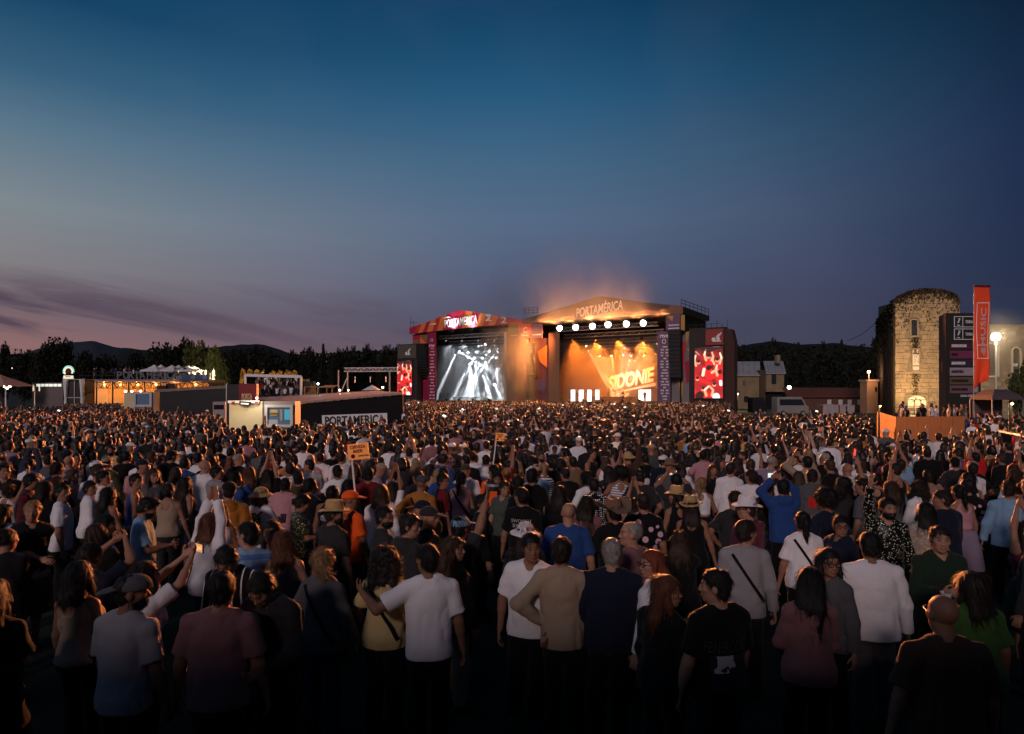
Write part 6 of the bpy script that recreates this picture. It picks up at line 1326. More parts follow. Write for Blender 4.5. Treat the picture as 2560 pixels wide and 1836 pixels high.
# ================================================================== SMOKE lit by the stage lamps
def smoke(st, lo, hi, label, dens, aniso, col, blobs=None, contrast=(.35, .75), scale=.22, seed=0.):
    o = MB().box(((lo[0]+hi[0])/2, (lo[1]+hi[1])/2, (lo[2]+hi[2])/2), tuple(h-l for l, h in zip(lo, hi))).build('smoke', None or bpy.data.materials.new('smoke'), None)
    o.location = (st.o.x, st.o.y, 0); o.rotation_euler = (0, 0, SR); tag(o, label, kind='stuff')
    m = o.data.materials[0]; m.use_nodes = True; nd, lk = m.node_tree.nodes, m.node_tree.links; nd.clear()
    out = nd.new('ShaderNodeOutputMaterial'); v = nd.new('ShaderNodeVolumePrincipled'); lk.new(v.outputs[0], out.inputs['Volume'])
    v.inputs['Color'].default_value = tuple(col)+(1,); v.inputs['Anisotropy'].default_value = aniso; v.inputs['Density'].default_value = dens
    if blobs is not None:
        t = nd.new('ShaderNodeTexCoord'); n = N(nd, 'ShaderNodeTexNoise', i_Scale=scale, i_Detail=3.0, i_Roughness=.55, i_Distortion=.8)
        mp = nd.new('ShaderNodeMapping'); mp.inputs['Location'].default_value = (seed, seed*.7, 0); mp.inputs['Scale'].default_value = (1, 1, .62); lk.new(t.outputs['Object'], mp.inputs[0]); lk.new(mp.outputs[0], n.inputs['Vector'])
        k = math_n(nd, lk, 'MULTIPLY', math_n(nd, lk, 'SUBTRACT', n.outputs[0], contrast[0]), 1/(contrast[1]-contrast[0]), True)
        tot = None
        for c, r, w in blobs:
            q = nd.new('ShaderNodeMapping'); q.inputs['Location'].default_value = tuple(-a/b for a, b in zip(c, r)); q.inputs['Scale'].default_value = tuple(1/b for b in r); lk.new(t.outputs['Object'], q.inputs[0])
            ln = nd.new('ShaderNodeVectorMath'); ln.operation = 'LENGTH'; lk.new(q.outputs[0], ln.inputs[0])
            f = math_n(nd, lk, 'MULTIPLY', math_n(nd, lk, 'SUBTRACT', 1.0, ln.outputs['Value'], True), w)
            tot = f if tot is None else math_n(nd, lk, 'ADD', tot, f)
        lk.new(math_n(nd, lk, 'MULTIPLY', math_n(nd, lk, 'MULTIPLY', k, tot), dens), v.inputs['Density'])
    return o
smoke(A, (-11.6, .3, 1.8), (11.9, 12.4, 12.4), 'pale smoke inside the white lit stage', .06, .2, (.92, .96, 1))
smoke(B, (-12.2, .3, 1.8), (11.6, 12.4, 12.4), 'orange lit smoke filling the right stage', .042, .2, (1, .93, .85))
smoke(B, (-22, -8, 14.6), (13.5, -1.2, 30), 'orange lit smoke rising over the roof of the right stage', .15, .3, (1, .93, .85),
      [((-14, -4, 15), (10, 8, 11), .7), ((-5, -4, 18), (16, 8, 12), .7), ((5, -4, 16), (13, 6, 9), .45)], (.22, .86), .15, 11.)
smoke(B, (-20, -7, 1.8), (-10.2, -1.3, 14.3), 'orange lit smoke rolling out between the two stages', .42, .3, (1, .93, .85),
      [((-15, -3.5, 10), (7, 5, 9), 1.2), ((-13, -3, 5), (7, 5, 6), .8)], (.28, .74), .24, 4.)
smoke(B, (-10, -7, 1.9), (12.4, -1.3, 8.5), 'thin golden haze in front of the orange stage floor', .004, .2, (1, .93, .85),
      [((0, -4, 2), (12, 6, 7), 1.6)], (.2, .8), .25, 8.)

D_ = 70.8
def halo(c, r, dens, label):
    o = MB().box((0, 0, 0), (2*r, 2*r, 2*r)).build('halo', bpy.data.materials.new('halo'), None, loc=c); tag(o, label, kind='stuff')
    m = o.data.materials[0]; m.use_nodes = True; nd, lk = m.node_tree.nodes, m.node_tree.links; nd.clear(); out = nd.new('ShaderNodeOutputMaterial'); v = nd.new('ShaderNodeVolumePrincipled'); lk.new(v.outputs[0], out.inputs['Volume'])
    t = nd.new('ShaderNodeTexCoord'); ln = nd.new('ShaderNodeVectorMath'); ln.operation = 'LENGTH'; lk.new(t.outputs['Object'], ln.inputs[0]); f = math_n(nd, lk, 'SUBTRACT', 1.0, math_n(nd, lk, 'DIVIDE', ln.outputs['Value'], r), True)
    lk.new(math_n(nd, lk, 'MULTIPLY', math_n(nd, lk, 'MULTIPLY', f, f), dens), v.inputs['Density']); v.inputs['Color'].default_value = (1, .95, .85, 1)
halo(at(2490, 843, 70.6), 4.4, .05, 'added volume making the mist round the dazzling floodlight at right')  # volume added only to give the lamp a glow around it
HEROES = r'''
# ---- left part of the picture
h=Hh(158,1233,'mR',-62,'short:black','tee:white','trousers:black','young man in white T-shirt, sunglasses pushed up, facing right at left',1,('shades_up',),short='the man with pushed up sunglasses')
shirt_print(h,quad_tess(.10,.28,4,10),-.02,1.22,cloth('black','floral'))
Hh(15,1171,'mD',-100,'cap:brown','tee:light grey','trousers:grey','man in brown cap and pale shirt looking down at the left edge',1,('strap',),short='the brown capped man at the left edge')
Hh(68,1205,'mC',-70,'short:black','tee:dark red:plaid',bk_,'person in dark red checked shirt behind the left edge of the crowd',1,short='the person in red checks')
Hh(103,1222,'f0',-10,'long:dark brown','tee:black','skirt:dark grey','woman with very long dark hair in black seen from behind at far left',1,short='the long haired woman in black at far left')
Hh(189,1150,'mR',-75,'buzz:dark brown','tee:brown',dn,'man with shaved hair in brown T-shirt looking right at the left',1,short='the man in brown T-shirt')
Hh(272,1128,'m0',172,'short:black+beard:black','tee:pale yellow',dn,'bearded man in pale yellow T-shirt facing the camera',1,short='the bearded man in pale yellow')
Hh(272,1196,'mR',-35,'short:black','long:white',dn,'man in white shirt with head turned right below the pale yellow T-shirt',1,short='the man in white shirt at left')
Hh(278,1240,'f0',-20,'long:dark brown','tank:dark grey',dn,'slim woman with straight dark hair in front of the man in white shirt',1,short='the slim dark haired woman at left')
Hh(232,1222,'fR',-55,'lowbun:black','long:white',bk_,'woman in white blouse looking right beside the slim dark haired woman',1,short='the woman in white blouse')
Hh(342,1205,'mR',-60,'short:black','tank:blue',dn,'person in blue tank top looking right',1,short='the person in blue tank top')
h=Hh(378,1272,'mD',-68,'quiff:black+beard:black','tee:light blue','trousers:black','bearded man in sky blue football shirt looking down to the right',1,short='the man in sky blue football shirt')
shirt_print(h,tmesh('27',.13,.15,ext=.002,bold=.02),0,1.28,cloth('navy'))
Hh(419,1228,'f0',5,'lowbun:dark brown','tank:beige','trousers:dark grey','woman with dark hair knot in beige top from behind',1,short='the woman with hair knot in beige')
Hh(125,1152,'mL',-30,'short:dark brown','tee:grey:print',dn,'man in grey printed T-shirt left of the man in brown T-shirt',1)
Hh(420,1120,'mR',-80,'short:black+beard:black','long:white',dn,'bearded man in white shirt in profile, left of the small back logo',1,short='the bearded profile in white')
Hh(334,1118,'mR',-60,'cap:white','tee:grey green',dn,'man in white cap and grey green shirt at left',1,short='the white capped man at left')
Hh(342,1146,'fR',-40,'long:black','tank:dark red',dn,'woman with long black hair and bare reddish shoulders',1,short='the woman with bare reddish shoulders')
h=Hh(515,1147,'m0',-14,'short:black','tee:white','shorts:beige','man in white T-shirt with a small black logo between the shoulders',1,short='the man with a small back logo')
shirt_print(h,quad_tess(.05,.05,3,3),0,1.33,cloth('black'))
Hh(554,1182,'mR',-32,'short:black','hoodie:light grey',bk_,'young man in pale grey hoodie looking right',1,short='the man in pale hoodie')
Hh(600,1196,'mQ',-28,'short:black','long:blue',bk_,'man in dark blue shirt with a hand at his mouth',1,short='the man in dark blue shirt')
h=Hh(654,1240,'fK',-10,'bucket:straw+bob:dark brown','tee:white','trousers:black','woman in straw bucket hat wearing a sparkling green backpack',1,short='the woman in straw bucket hat')
def f(e): MB().lathe([(.03,-.17),(.13,-.15),(.15,-.02),(.13,.12),(.06,.17)],n=12,M=Matrix.Diagonal((1,.5,1))).build('bag',cloth('olive','sequins'),e); MB().tube([(-.08,.03,.14),(-.09,.10,.17),(-.1,.16,.10)],.014,6).tube([(.08,.03,.14),(.09,.10,.17),(.1,.16,.10)],.014,6).build('strap',cloth('black'),e)
held('backpack',f,h,(0,-.19,1.17),'sparkling green sequin backpack on the woman in straw bucket hat','backpack')
held('cup',b_cup(mat('pink_cup',(.62,.40,.40),.4)),h,(.17,.36,1.10),'pale pink cup held by the woman in straw bucket hat','cup')
Hh(708,1174,'mW',2,'buzz:dark brown','tee:white',bk_,'broad man with shaved head in plain white T-shirt from behind',2,short='the broad man in plain white')
Hh(764,1166,'mL',35,'short:black','tee:white:print',bk_,'man in white T-shirt with brown animal print looking left',1,short='the man with animal print')
Hh(768,1260,'fD',-70,'lowbun:black','tee:olive:sequins',bk_,'woman in sparkling green top bending her head to the right',1,short='the woman in sparkling green top')
Hh(650,1176,'fR',-60,'long:black','long:black',bk_,'woman with long black hair in black behind the straw bucket hat',1)
h=Hh(836,1287,'mR',-35,'fedora:straw+short:dark brown+beard:dark brown','tee:dark grey',dn,'bearded man in straw fedora and charcoal T-shirt',1,short='the man in straw fedora')
h=Hh(590,1338,'mL',22,'short:black','long:light blue:wide_stripes',bk_,'man in shirt with broad white and blue stripes, face turned left',0,short='the man in broad stripes')
Hh(566,1404,'mB',176,'short:black','long:black:pinstripes',bk_,'man with glasses in black pinstriped shirt looking down towards the camera',1,('glasses',),short='the man in black pinstripes')
Hh(735,1356,'f0',-6,'long:auburn','tank:grey','trousers:denim','woman with long straight auburn hair and bare shoulders from behind',0,short='the auburn haired woman')
Hh(808,1406,'f0',-16,'messy:blond','long:grey',dn,'blond woman with loose hair knot in grey blue top with black strap',0,('strap',),short='the blond woman with hair knot')
h=Hh(365,1440,'fF',-38,'wavy:dark brown','tee:white','trousers:black','woman in white shirt filming with both arms stretched up',0,short='the woman filming with raised arms')
held('phone',b_phone(emis('phone_amber',(1,.5,.2),.6)),h,(0,.46,1.70),'dark phone held high by the woman in white at left','phone')
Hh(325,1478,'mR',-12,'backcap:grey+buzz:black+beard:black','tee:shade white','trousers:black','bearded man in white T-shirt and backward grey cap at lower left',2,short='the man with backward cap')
Hh(548,1473,'mW',3,'short:black','tee:dusty pink','trousers:black','big man in dusty pink T-shirt from behind at lower left',1,short='the big man in dusty pink')
Hh(230,1434,'f0',-10,'wavy:black','tank:beige','trousers:black','woman with dark wavy hair in cream top left of the backward cap',1,short='the woman in cream top')
Hh(654,1474,'mB',165,'short:black','long:dark grey:plaid','trousers:black','person bowing the head deeply beside the big man in dusty pink',1,short='the bowed head')
# ---- middle
s1=Hh(880,1250,'mR',-28,'cap:orange','tee:orange','trousers:black','beer seller in orange cap and orange shirt with a keg backpack',2,short='the orange capped beer seller')
def keg(e):
    MB().lathe([(.02,-.24),(.15,-.23),(.165,-.1),(.165,.18),(.13,.25),(.02,.26)],n=14).build('keg',M_black,e); MB().box((0,-.155,-.02),(.17,.03,.26)).build('label_plate',cloth('orange'),e); MB().lathe([(.168,.19),(.172,.19),(.172,.23),(.168,.23)],n=14).build('rim',M_alu,e)
    MB().tube([(-.12,.08,.2),(-.13,.2,.26),(-.14,.30,.12),(-.13,.26,-.15)],.022,6).tube([(.12,.08,.2),(.13,.2,.26),(.14,.30,.12),(.13,.26,-.15)],.022,6).build('strap',M_black,e)
held('backpack',keg,s1,(0,-.27,1.24),'black keg backpack with orange plate on the orange capped beer seller','backpack')
def beer_sign(px,py,D,wpx,hpx,base,label,tilt):
    c=at(px,py,D); w,hh=wpx/F*D,hpx/F*D; e=empty('beer_sign',c,0,label,'sign'); e.rotation_euler=(0,R(tilt),0)
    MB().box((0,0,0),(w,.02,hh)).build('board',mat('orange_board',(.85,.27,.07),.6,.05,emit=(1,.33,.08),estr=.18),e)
    b=Vector(base)-c; b.rotate(Euler((0,-R(tilt),0))); MB().tube([(-w*.38,.03,hh*.4),(b.x,b.y+.03,b.z)],.012,6).build('pole',M_white,e)
    for t,z,ww,h2 in (('CERVEZA',.29,.74,.19),('BEER',.03,.46,.19)): l=link('lettering',tmesh(t,w*ww,hh*h2,ext=.003,bold=.02),e,cloth('dark red')); l.location=(0,-.014,hh*z)
    disc((-w*.27,-hh*.27),hh*.13,hh*.13,cloth('dark red'),-.016,'roundel',e); l=link('lettering',tmesh('Estrella Galicia',w*.52,hh*.11,ext=.003,bold=.02),e,cloth('dark red')); l.location=(.07,-.014,-hh*.27)
D1=s1.location.y; beer_sign(896,1129,D1+.1,52,40,at(889,1262,D1+.1),'orange CERVEZA BEER sign on a stick above the orange capped seller',-6)
Hh(931,1187,'mW',0,'short:black','tee:dark red',bk_,'broad man in dark red T-shirt right of the beer sign pole',1,short='the broad man in dark red')
Hh(854,1181,'m0',6,'short:black','tee:white',dn,'man in plain white T-shirt just left of the beer sign pole',1,short='the white T-shirt by the sign pole')
Hh(961,1176,'mD',-72,'cap:beige','long:lilac',bk_,'man in beige cap and pale shirt looking at his phone in profile',1,short='the beige capped man with phone')
Hh(963,1294,'mR',-62,'short:black+beard:black','tee:dark grey',bk_,'bearded man with glasses in charcoal shirt looking right',1,('glasses',),short='the bearded man with glasses')
Hh(1019,1311,'mR',-48,'short:dark brown','hoodie:dark grey',bk_,'clean shaven man in grey hoodie looking right in profile',0,short='the profile in grey hoodie')
Hh(966,1402,'f0',-14,'curly:black','tee:pale yellow','trousers:black','woman with big black curls in pale yellow top from behind',2,('strap',),short='the woman with big black curls')
Hh(1067,1399,'mH',8,'short:black','tee:white','trousers:black','man in white T-shirt with his left arm round the curly haired woman',2,short='the man hugging the curly haired woman')
h=Hh(1153,1369,'fR',-50,'wavy:brown','jacket:brown','trousers:beige','woman in brown jacket with a printed back patch looking right',0,short='the woman in brown jacket')
shirt_print(h,quad_tess(.17,.17,6,6),.0,1.16,cloth('black','floral'))
Hh(1153,1321,'mU',-50,'cap:light blue+short:black','tee:dark grey',bk_,'person in pale blue cap with raised hand behind the brown jacket',1,short='the pale blue cap')
Hh(1080,1297,'mR',-62,'cap:dark grey','tee:black',bk_,'man in dark cap looking right in front of the ochre jacket',1,short='the dark capped man')
h=Hh(1054,1211,'m0',-8,'beanie:grey','long:ochre',dn,'man in ochre jacket and grey knit cap carrying a strap across his back',1,('strap',),short='the man in ochre jacket')
shirt_print(h,quad_tess(.20,.08,6,3),0,1.22,cloth('beige','floral'))
Hh(1118,1198,'mR',-72,'short:black','tee:dark red',bk_,'man in red T-shirt turned right beside the ochre jacket',1,short='the man in red T-shirt')
Hh(1207,1260,'fR',-78,'lowbun:dark brown','long:black',bk_,'dark haired woman in black looking right, face lit',0,('shades_up',),short='the woman in black with lit face')
Hh(1230,1197,'f0',165,'long:black','long:black',bk_,'woman framed by long dark hair facing the camera beside the second sign pole',1,short='the woman facing the camera')
Hh(1175,1177,'m0',-12,'cap:olive','tee:white:stripes',dn,'person in olive cap and black and white striped shirt',1,short='the striped shirt with olive cap')
Hh(1024,1133,'mO',-5,'short:dark brown','tee:white:print',bk_,'man clapping with both hands high above his head in printed white shirt',1,short='the man clapping overhead')
Hh(1115,1150,'m0',-20,'short:dark brown','tee:blue',dn,'man in dull blue T-shirt from behind right of the clapping man',1,short='the man in dull blue T-shirt')
Hh(1097,1128,'m0',0,'short:black','tee:white',dn,'man in white T-shirt with small black backpack behind the dull blue T-shirt',1)
Hh(1155,1199,'f0',-8,'ponytail:black','tank:pink',dn,'woman in pink tank top with black bag strap right of the red T-shirt',1,('strap',),short='the woman in pink tank top')
s2=Hh(1240,1180,'mL',-10,'short:black','tee:orange','trousers:black','second beer seller in orange almost hidden by the woman facing the camera',1,short='the second beer seller')
held('backpack',keg,s2,(0,-.27,1.24),'keg backpack with orange plate behind the second beer seller','backpack')
beer_sign(1250,1093,s2.location.y+.1,22,20,at(1232,1170,s2.location.y),'small looking orange beer sign on a stick in the middle of the crowd',2)
h=Hh(1302,1241,'mL',-12,'short:black','tee:black',bk_,'man in black T-shirt with white SWOOSH lettering on the back',1,short='the man with white back lettering')
shirt_print(h,tmesh('SWOOSH\nBY NIKE',.27,.11,ext=.001,bold=.012),0,1.30,cloth('white')); shirt_print(h,tmesh('- --\n----- ---- ---\n---- -----',.17,.10,ext=.001),.03,1.12,cloth('light grey'))
Hh(1257,1222,'fL',150,'lowbun:dark brown','tee:grey green',bk_,'woman in grey green top looking left towards the camera',0,short='the woman in grey green')
Hh(1297,1212,'mR',60,'short:black','long:black',bk_,'dark haired man in black turning left behind the lettered T-shirt',1)
Hh(1412,1282,'mW',-4,'bald','tee:blue','trousers:black','bald man in royal blue T-shirt from behind',0,short='the bald man in blue')
h=Hh(1310,1371,'mS',172,'short:black','tee:white','trousers:black','man in white T-shirt facing the camera in the middle foreground',2,short='the man facing the camera in white')
shirt_print(h,quad_tess(.09,.035,4,3),-.09,1.26,cloth('dark red'),False); shirt_print(h,tmesh('------\n----',.09,.03,ext=.001),-.09,1.295,cloth('dark grey'),False)
Hh(1417,1377,'m0',-10,'short:dark brown','long:beige','trousers:black','dark haired man in beige shirt from behind beside the man in white',1,short='the man in beige shirt')
Hh(1518,1384,'mW',-6,'short:grey','long:navy','trousers:black','grey haired man in navy shirt from behind in the middle foreground',0,short='the grey haired man in navy')
Hh(1555,1333,'mL',38,'receding:grey','long:dusty pink',bk_,'older balding man in dusty pink shirt in profile facing left',0,short='the older man in profile')
Hh(1598,1256,'m0',-12,'buzz:dark brown','tee:black:floral',bk_,'man with cropped hair in black shirt with large pink flowers',1,short='the man in flowered shirt')
Hh(1529,1276,'m0',10,'cowboy:tan+short:black','tee:black',bk_,'person in wide brown cowboy hat',1,short='the cowboy hat')
Hh(1461,1258,'f0',-6,'long:dark brown','tee:dusty pink',dn,'woman with long brown hair in dusty pink shirt left of the cowboy hat',1,short='the woman in dusty pink')
Hh(1486,1212,'f0',0,'lowbun:dark brown','tee:black:dots',bk_,'person in black top with white dots from behind',1,short='the dotted top')
Hh(1474,1132,'f0',-4,'long:black','tank:red','trousers:red','woman with long black hair in bright red dress',1,short='the woman in bright red')
Hh(1396,1159,'f0',-6,'long:black','tee:white',dn,'woman with black hair in white blouse left of the tan T-shirt',1,short='the woman in white blouse at centre')
Hh(1284,1160,'f0',4,'long:black','tee:yellow',bk_,'woman with long black hair in mustard yellow top',1,short='the woman in mustard yellow')
Hh(1437,1155,'m0',-4,'short:dark brown','tee:tan',bk_,'man in tan T-shirt from behind left of the bright red dress',1,short='the man in tan T-shirt')
h=Hh(1570,1145,'mU',-10,'bucket:straw','long:brown',bk_,'person in pale bucket hat and brown jacket holding one arm up',1,short='the pale bucket hat')
Hh(1402,1235,'fQ',-14,'long:dark brown','long:black',bk_,'long haired woman in black with a hand at her face behind the bald man',1)
Hh(1596,1194,'m0',-5,'buzz:black','tee:dark grey',bk_,'man with cropped hair in charcoal T-shirt above the flowered shirt',1,short='the cropped man in charcoal')
Hh(1512,1156,'f0',-2,'wavy:brown','tank:white','skirt:light grey','woman with long wavy hair in white lace top right of the bright red dress',1,short='the woman in white lace')
Hh(1628,1412,'fL',52,'bob:red','long:white','trousers:black','woman with red bob and glasses looking left',0,('glasses',),short='the woman with red bob')
Hh(1672,1478,'fR',-48,'long:auburn','long:black','trousers:black','woman with long auburn hair in black looking right at lower right of centre',0,short='the auburn woman in black')
h=Hh(1783,1460,'mL',14,'short:black','tee:black','trousers:black','man in black band T-shirt with white lettering, face turned left',0,short='the man in band T-shirt')
shirt_print(h,tmesh('FENEROCKY',.34,.085,ext=.001,bold=.01,shear=.1),0,1.25,cloth('grey')); shirt_print(h,quad_tess(.26,.24,8,8),0,1.07,cloth('dark grey','print'))
# ---- right
Hh(1867,1332,'mR',-12,'short:dark brown','long:light grey','trousers:black','man in pale long sleeved shirt with a black strap across his back',0,('strap',),short='the man with strap across pale shirt')
Hh(2008,1454,'f0',-4,'long:black','long:dusty pink','trousers:black','woman with long black hair in pink sweater from behind at lower right',1,short='the long haired woman in pink sweater')
Hh(2074,1408,'fL',125,'long:black','long:grey','trousers:black','woman with long dark hair facing left beside the pink sweater',1,('glasses',),short='the woman facing left')
Hh(2182,1368,'mW',-10,'short:black','long:white','trousers:grey','man in tight white long sleeved shirt from behind',2,short='the man in tight white shirt')
h=Hh(2103,1316,'fL',110,'lowbun:black','jacket:navy',bk_,'woman with glasses in dark track jacket with white sleeve stripes',1,('glasses',),short='the woman in track jacket')
Hh(2006,1306,'f0',-6,'ponytail:black','tee:white',bk_,'woman with long ponytail in white T-shirt wearing a small black backpack',1,('strap',),short='the long ponytail')
h=Hh(1957,1219,'mF',-6,'short:black','hoodie:blue',bk_,'man in bright blue hoodie filming with both hands raised',1,short='the man in blue hoodie')
held('phone',b_phone(M_phs),h,(-.02,.47,1.76),'phone with bright screen held up by the man in blue hoodie','phone')
Hh(1867,1191,'mL',-20,'short:dark brown','tee:white',bk_,'man in white T-shirt left of the man in blue hoodie',1,short='the white T-shirt left of the blue hoodie')
Hh(1683,1242,'fL',15,'fedora:straw+bob:black','tank:black',bk_,'woman in straw hat and black tank top right of the flowered shirt',1,short='the straw hat in black tank top')
Hh(1748,1268,'f0',-20,'fedora:straw+long:dark brown','tank:black',bk_,'long haired woman in tilted straw hat with bare shoulders',1,short='the tilted straw hat')
h=Hh(1690,1204,'mF',0,'short:black','tee:dark grey',bk_,'man in charcoal T-shirt filming the stage above the straw hats',1,short='the man filming above the straw hats')
held('phone',b_phone(M_phs),h,(.05,.47,1.72),'phone with bright screen above the two straw hats','phone')
h=Hh(2027,1193,'m0',-10,'short:dark brown','jacket:grey',bk_,'man in grey jacket with a red round emblem on the back',1,short='the jacket with red emblem')
shirt_print(h,quad_tess(.17,.17,6,6),0,1.22,cloth('red'))
h=Hh(1862,1098,'m0',-6,'short:black','tee:yellow',bk_,'person in yellow football shirt numbered eleven',1,short='the yellow football shirt')
shirt_print(h,tmesh('11',.14,.2,ext=.001,bold=.02),0,1.22,cloth('beige'))
Hh(1763,1140,'m0',-4,'short:black','tee:pink',bk_,'man in pale pink T-shirt from behind',1,short='the man in pale pink T-shirt')
Hh(1806,1160,'fL',170,'wavy:dark brown','jacket:denim',bk_,'woman in denim jacket facing the camera',1,short='the woman in denim jacket')
h=Hh(1931,1126,'m0',0,'short:black','tee:white',bk_,'man in white T-shirt with a dark round print above the blue hoodie',1,short='the white shirt with dark print')
shirt_print(h,quad_tess(.16,.16,6,6),0,1.26,cloth('dark grey','print'))
Hh(1865,1274,'mL',30,'fedora:white+short:dark brown','long:plum',bk_,'person in white hat and sunglasses with head thrown back',0,('shades',),short='the white hat with sunglasses')
Hh(1667,1168,'m0',6,'fedora:tan','tee:grey',bk_,'man in brown felt hat and grey shirt',1,short='the brown felt hat')
Hh(1834,1248,'m0',0,'receding:dark brown','tee:dark grey',bk_,'balding man in charcoal seen from behind left of the white hat',1)
h=Hh(2155,1217,'mU',40,'short:black','tee:grey',bk_,'man in grey T-shirt facing left with one arm raised holding a red phone',1,short='the raised red phone')
def f(e): MB().box((0,0,0),(.08,.012,.16)).build('case',cloth('red'),e); MB().box((0,-.008,0),(.07,.004,.145)).build('screen',emis('red_phone',(1,.12,.08),.8),e)
held('phone',f,h,(.26,.26,2.10),'red glowing phone held up on a stretched arm','phone',(0,.3,0))
Hh(2220,1272,'mU',168,'short:black+beard:black','long:black:sequins',bk_,'man in black sequined shirt facing the camera, face lit red',0,short='the man in black sequins')
h=Hh(2351,1350,'mK',176,'short:dark brown','hoodie:dark green','trousers:black','young man in dark green hoodie staring at the camera with a cup',0,short='the man in dark green hoodie')
shirt_print(h,tmesh('New York',.20,.05,ext=.001,bold=.01),0,1.22,cloth('dark red'),False)
held('cup',b_cup(M_cupw),h,(.15,.37,1.10),'white plastic cup held by the young man in dark green hoodie','cup')
Hh(2414,1173,'m0',4,'short:black','tee:white',dn,'man in white T-shirt standing at the foil counter',1,short='the white T-shirt at the counter')
Hh(2412,1233,'f0',6,'ponytail:black','crop:pink','skirt:lilac','woman with ponytail and bare back in pale skirt',1,short='the bare backed woman')
Hh(2516,1225,'mQ',-30,'short:dark brown+beard:dark brown','long:light blue',bk_,'bearded man in pale blue shirt at the right edge',1,short='the bearded man in pale blue')
Hh(2436,1146,'mO',10,'short:black','tee:red',dn,'man in bright red T-shirt with both arms up at the food counter',1,short='the red T-shirt at the counter')
Hh(2355,1537,'mW',-4,'bald','tee:brown','trousers:black','bald man in dark brown shirt from behind at lower right',2,('glasses',),short='the bald man at lower right')
Hh(2430,1470,'f0',-2,'long:dark brown','tee:green','trousers:black','long haired woman in green shirt right of the bald man at lower right',1,short='the woman in green')
Hh(2355,1250,'mL',12,'short:dark brown','jacket:navy',bk_,'person in navy jacket with white shoulder stripe at right',1,short='the navy jacket with stripe')
Hh(2306,1280,'f0',-12,'long:black','long:beige:snake',bk_,'woman with black hair in snake patterned shirt',1,short='the snake patterned shirt')
Hh(1958,1172,'f0',0,'long:black','tee:grey',bk_,'woman with black hair behind the raised phone of the blue hoodie',1)
Hh(2090,1100,'m0',0,'buzz:dark brown','tee:white',bk_,'man with cropped hair in white near the big pale round back at right',1)
Hh(2560,1330,'mL',40,'short:black','long:dark grey',bk_,'dark dressed man cut by the right edge of the picture',1)
Hh(2250,1165,'mO',0,'short:dark brown','tee:light blue',bk_,'person in pale blue shirt right of the raised red phone',1)
'''
# ================================================================== THE CROWD
def mkpose(k):
    sx, t = k[0], k[1]; z = 0 if sx == 'm' else -.075
    kw = dict(lean=.03)
    if t == 'R': kw.update(yaw=-52, L=(.24, .12, .84+z))
    elif t == 'L': kw.update(yaw=52, Rr=(.24, .12, .84+z))
    elif t == 'D': kw.update(L=(.03, .30, 1.12+z), Rr=(.06, .32, 1.14+z), pitch=24, curl=.8)
    elif t == 'C': kw.update(L=(-.10, .235, 1.19+z), Rr=(-.12, .27, 1.13+z), curl=.3)
    elif t == 'K': kw.update(Rr=(.14, .30, 1.20+z), yaw=-15, curlR=.9)
    elif t == 'F': kw.update(L=(.075, .36, 1.70+z), Rr=(.075, .36, 1.72+z), pitch=-8, curl=.75, poleL=(.9, -.1, -.5), poleR=(.9, -.1, -.5))
    elif t == 'U': kw.update(Rr=(.24, .20, 1.98+z), yaw=12, curlR=.3, poleR=(.8, .2, 0))
    elif t == 'O': kw.update(L=(.03, .10, 1.98+z), Rr=(.03, .12, 1.98+z), curl=.12, poleL=(.9, .3, 0), poleR=(.9, .3, 0))
    elif t == 'V': kw.update(L=(.36, .12, 1.92+z), Rr=(.34, .18, 1.96+z), curl=.35, poleL=(.8, .1, 0), poleR=(.8, .1, 0))
    elif t == 'H': kw.update(L=(.56, .16, 1.34+z), yaw=30, curl=.4)
    elif t == 'Q': kw.update(Rr=(.06, .19, 1.50+z), pitch=6, yaw=-10, curlR=.9)
    elif t == 'B': kw.update(pitch=38, lean=.16, L=(.10, .32, 1.05+z), Rr=(.06, .34, 1.07+z))
    elif t == 'W': kw.update(wide=1.13)
    elif t == '1': kw.update(yaw=16, L=(.235, .09, .95+z), Rr=(.30, .10, .84+z), poleL=(1, -.7, 0), roll=-3)
    elif t == '2': kw.update(yaw=-18, Rr=(.10, .27, 1.10+z), L=(.12, .25, 1.04+z), curl=.8, pitch=6)
    elif t == '3': kw.update(yaw=-8, L=(.19, -.02, 1.03+z), poleL=(1, -.5, .1), Rr=(.27, .14, .86+z), roll=4)
    elif t == '4': kw.update(yaw=12, pitch=10, L=(.22, .08, .95+z), Rr=(.22, .08, .95+z), poleL=(1, -.8, 0), poleR=(1, -.8, 0))
    elif t == 'S': kw.update(L=(.22, .20, .95+z), Rr=(.26, .0, .86+z), roll=5, yaw=18)
    return Pose(sx, **kw)
PO, MESH = {}, {}
LODH = (.0085, .014, .022)
def pose(k):
    if k not in PO: PO[k] = mkpose(k)
    return PO[k]
def cached(key, fn):
    if key not in MESH: MESH[key] = fn()
    return MESH[key]
def g_body(k, l): return cached(('b', k, l), lambda: body_mesh('body', pose(k), LODH[l]))
def g_top(k, kind, l): return cached(('t', k, kind, l), lambda: top_mesh('garment', pose(k), kind, LODH[l]*1.15, len(MESH)))
def g_bot(k, kind, l):
    kk = k[0]+('W' if k[1] == 'W' else '0'); return cached(('p', kk, kind, l), lambda: bottom_mesh('trousers', pose(kk), kind, max(LODH[l]*1.4, .016), 4))
def g_hair(kind, l): return cached(('h', kind, l), lambda: hair_mesh(kind, (.0065, .009, .014)[l]))
def g_shoes(): 
    def f():
        m = MB()
        for sg in (-1, 1): m.lathe([(.01, -.15), (.042, -.12), (.05, -.03), (.046, .08), (.02, .13)], (sg*.105, .04, .045), 8, Matrix.Rotation(R(-90), 3, 'X'))
        return m.mesh('shoes')
    return cached('shoes', f)
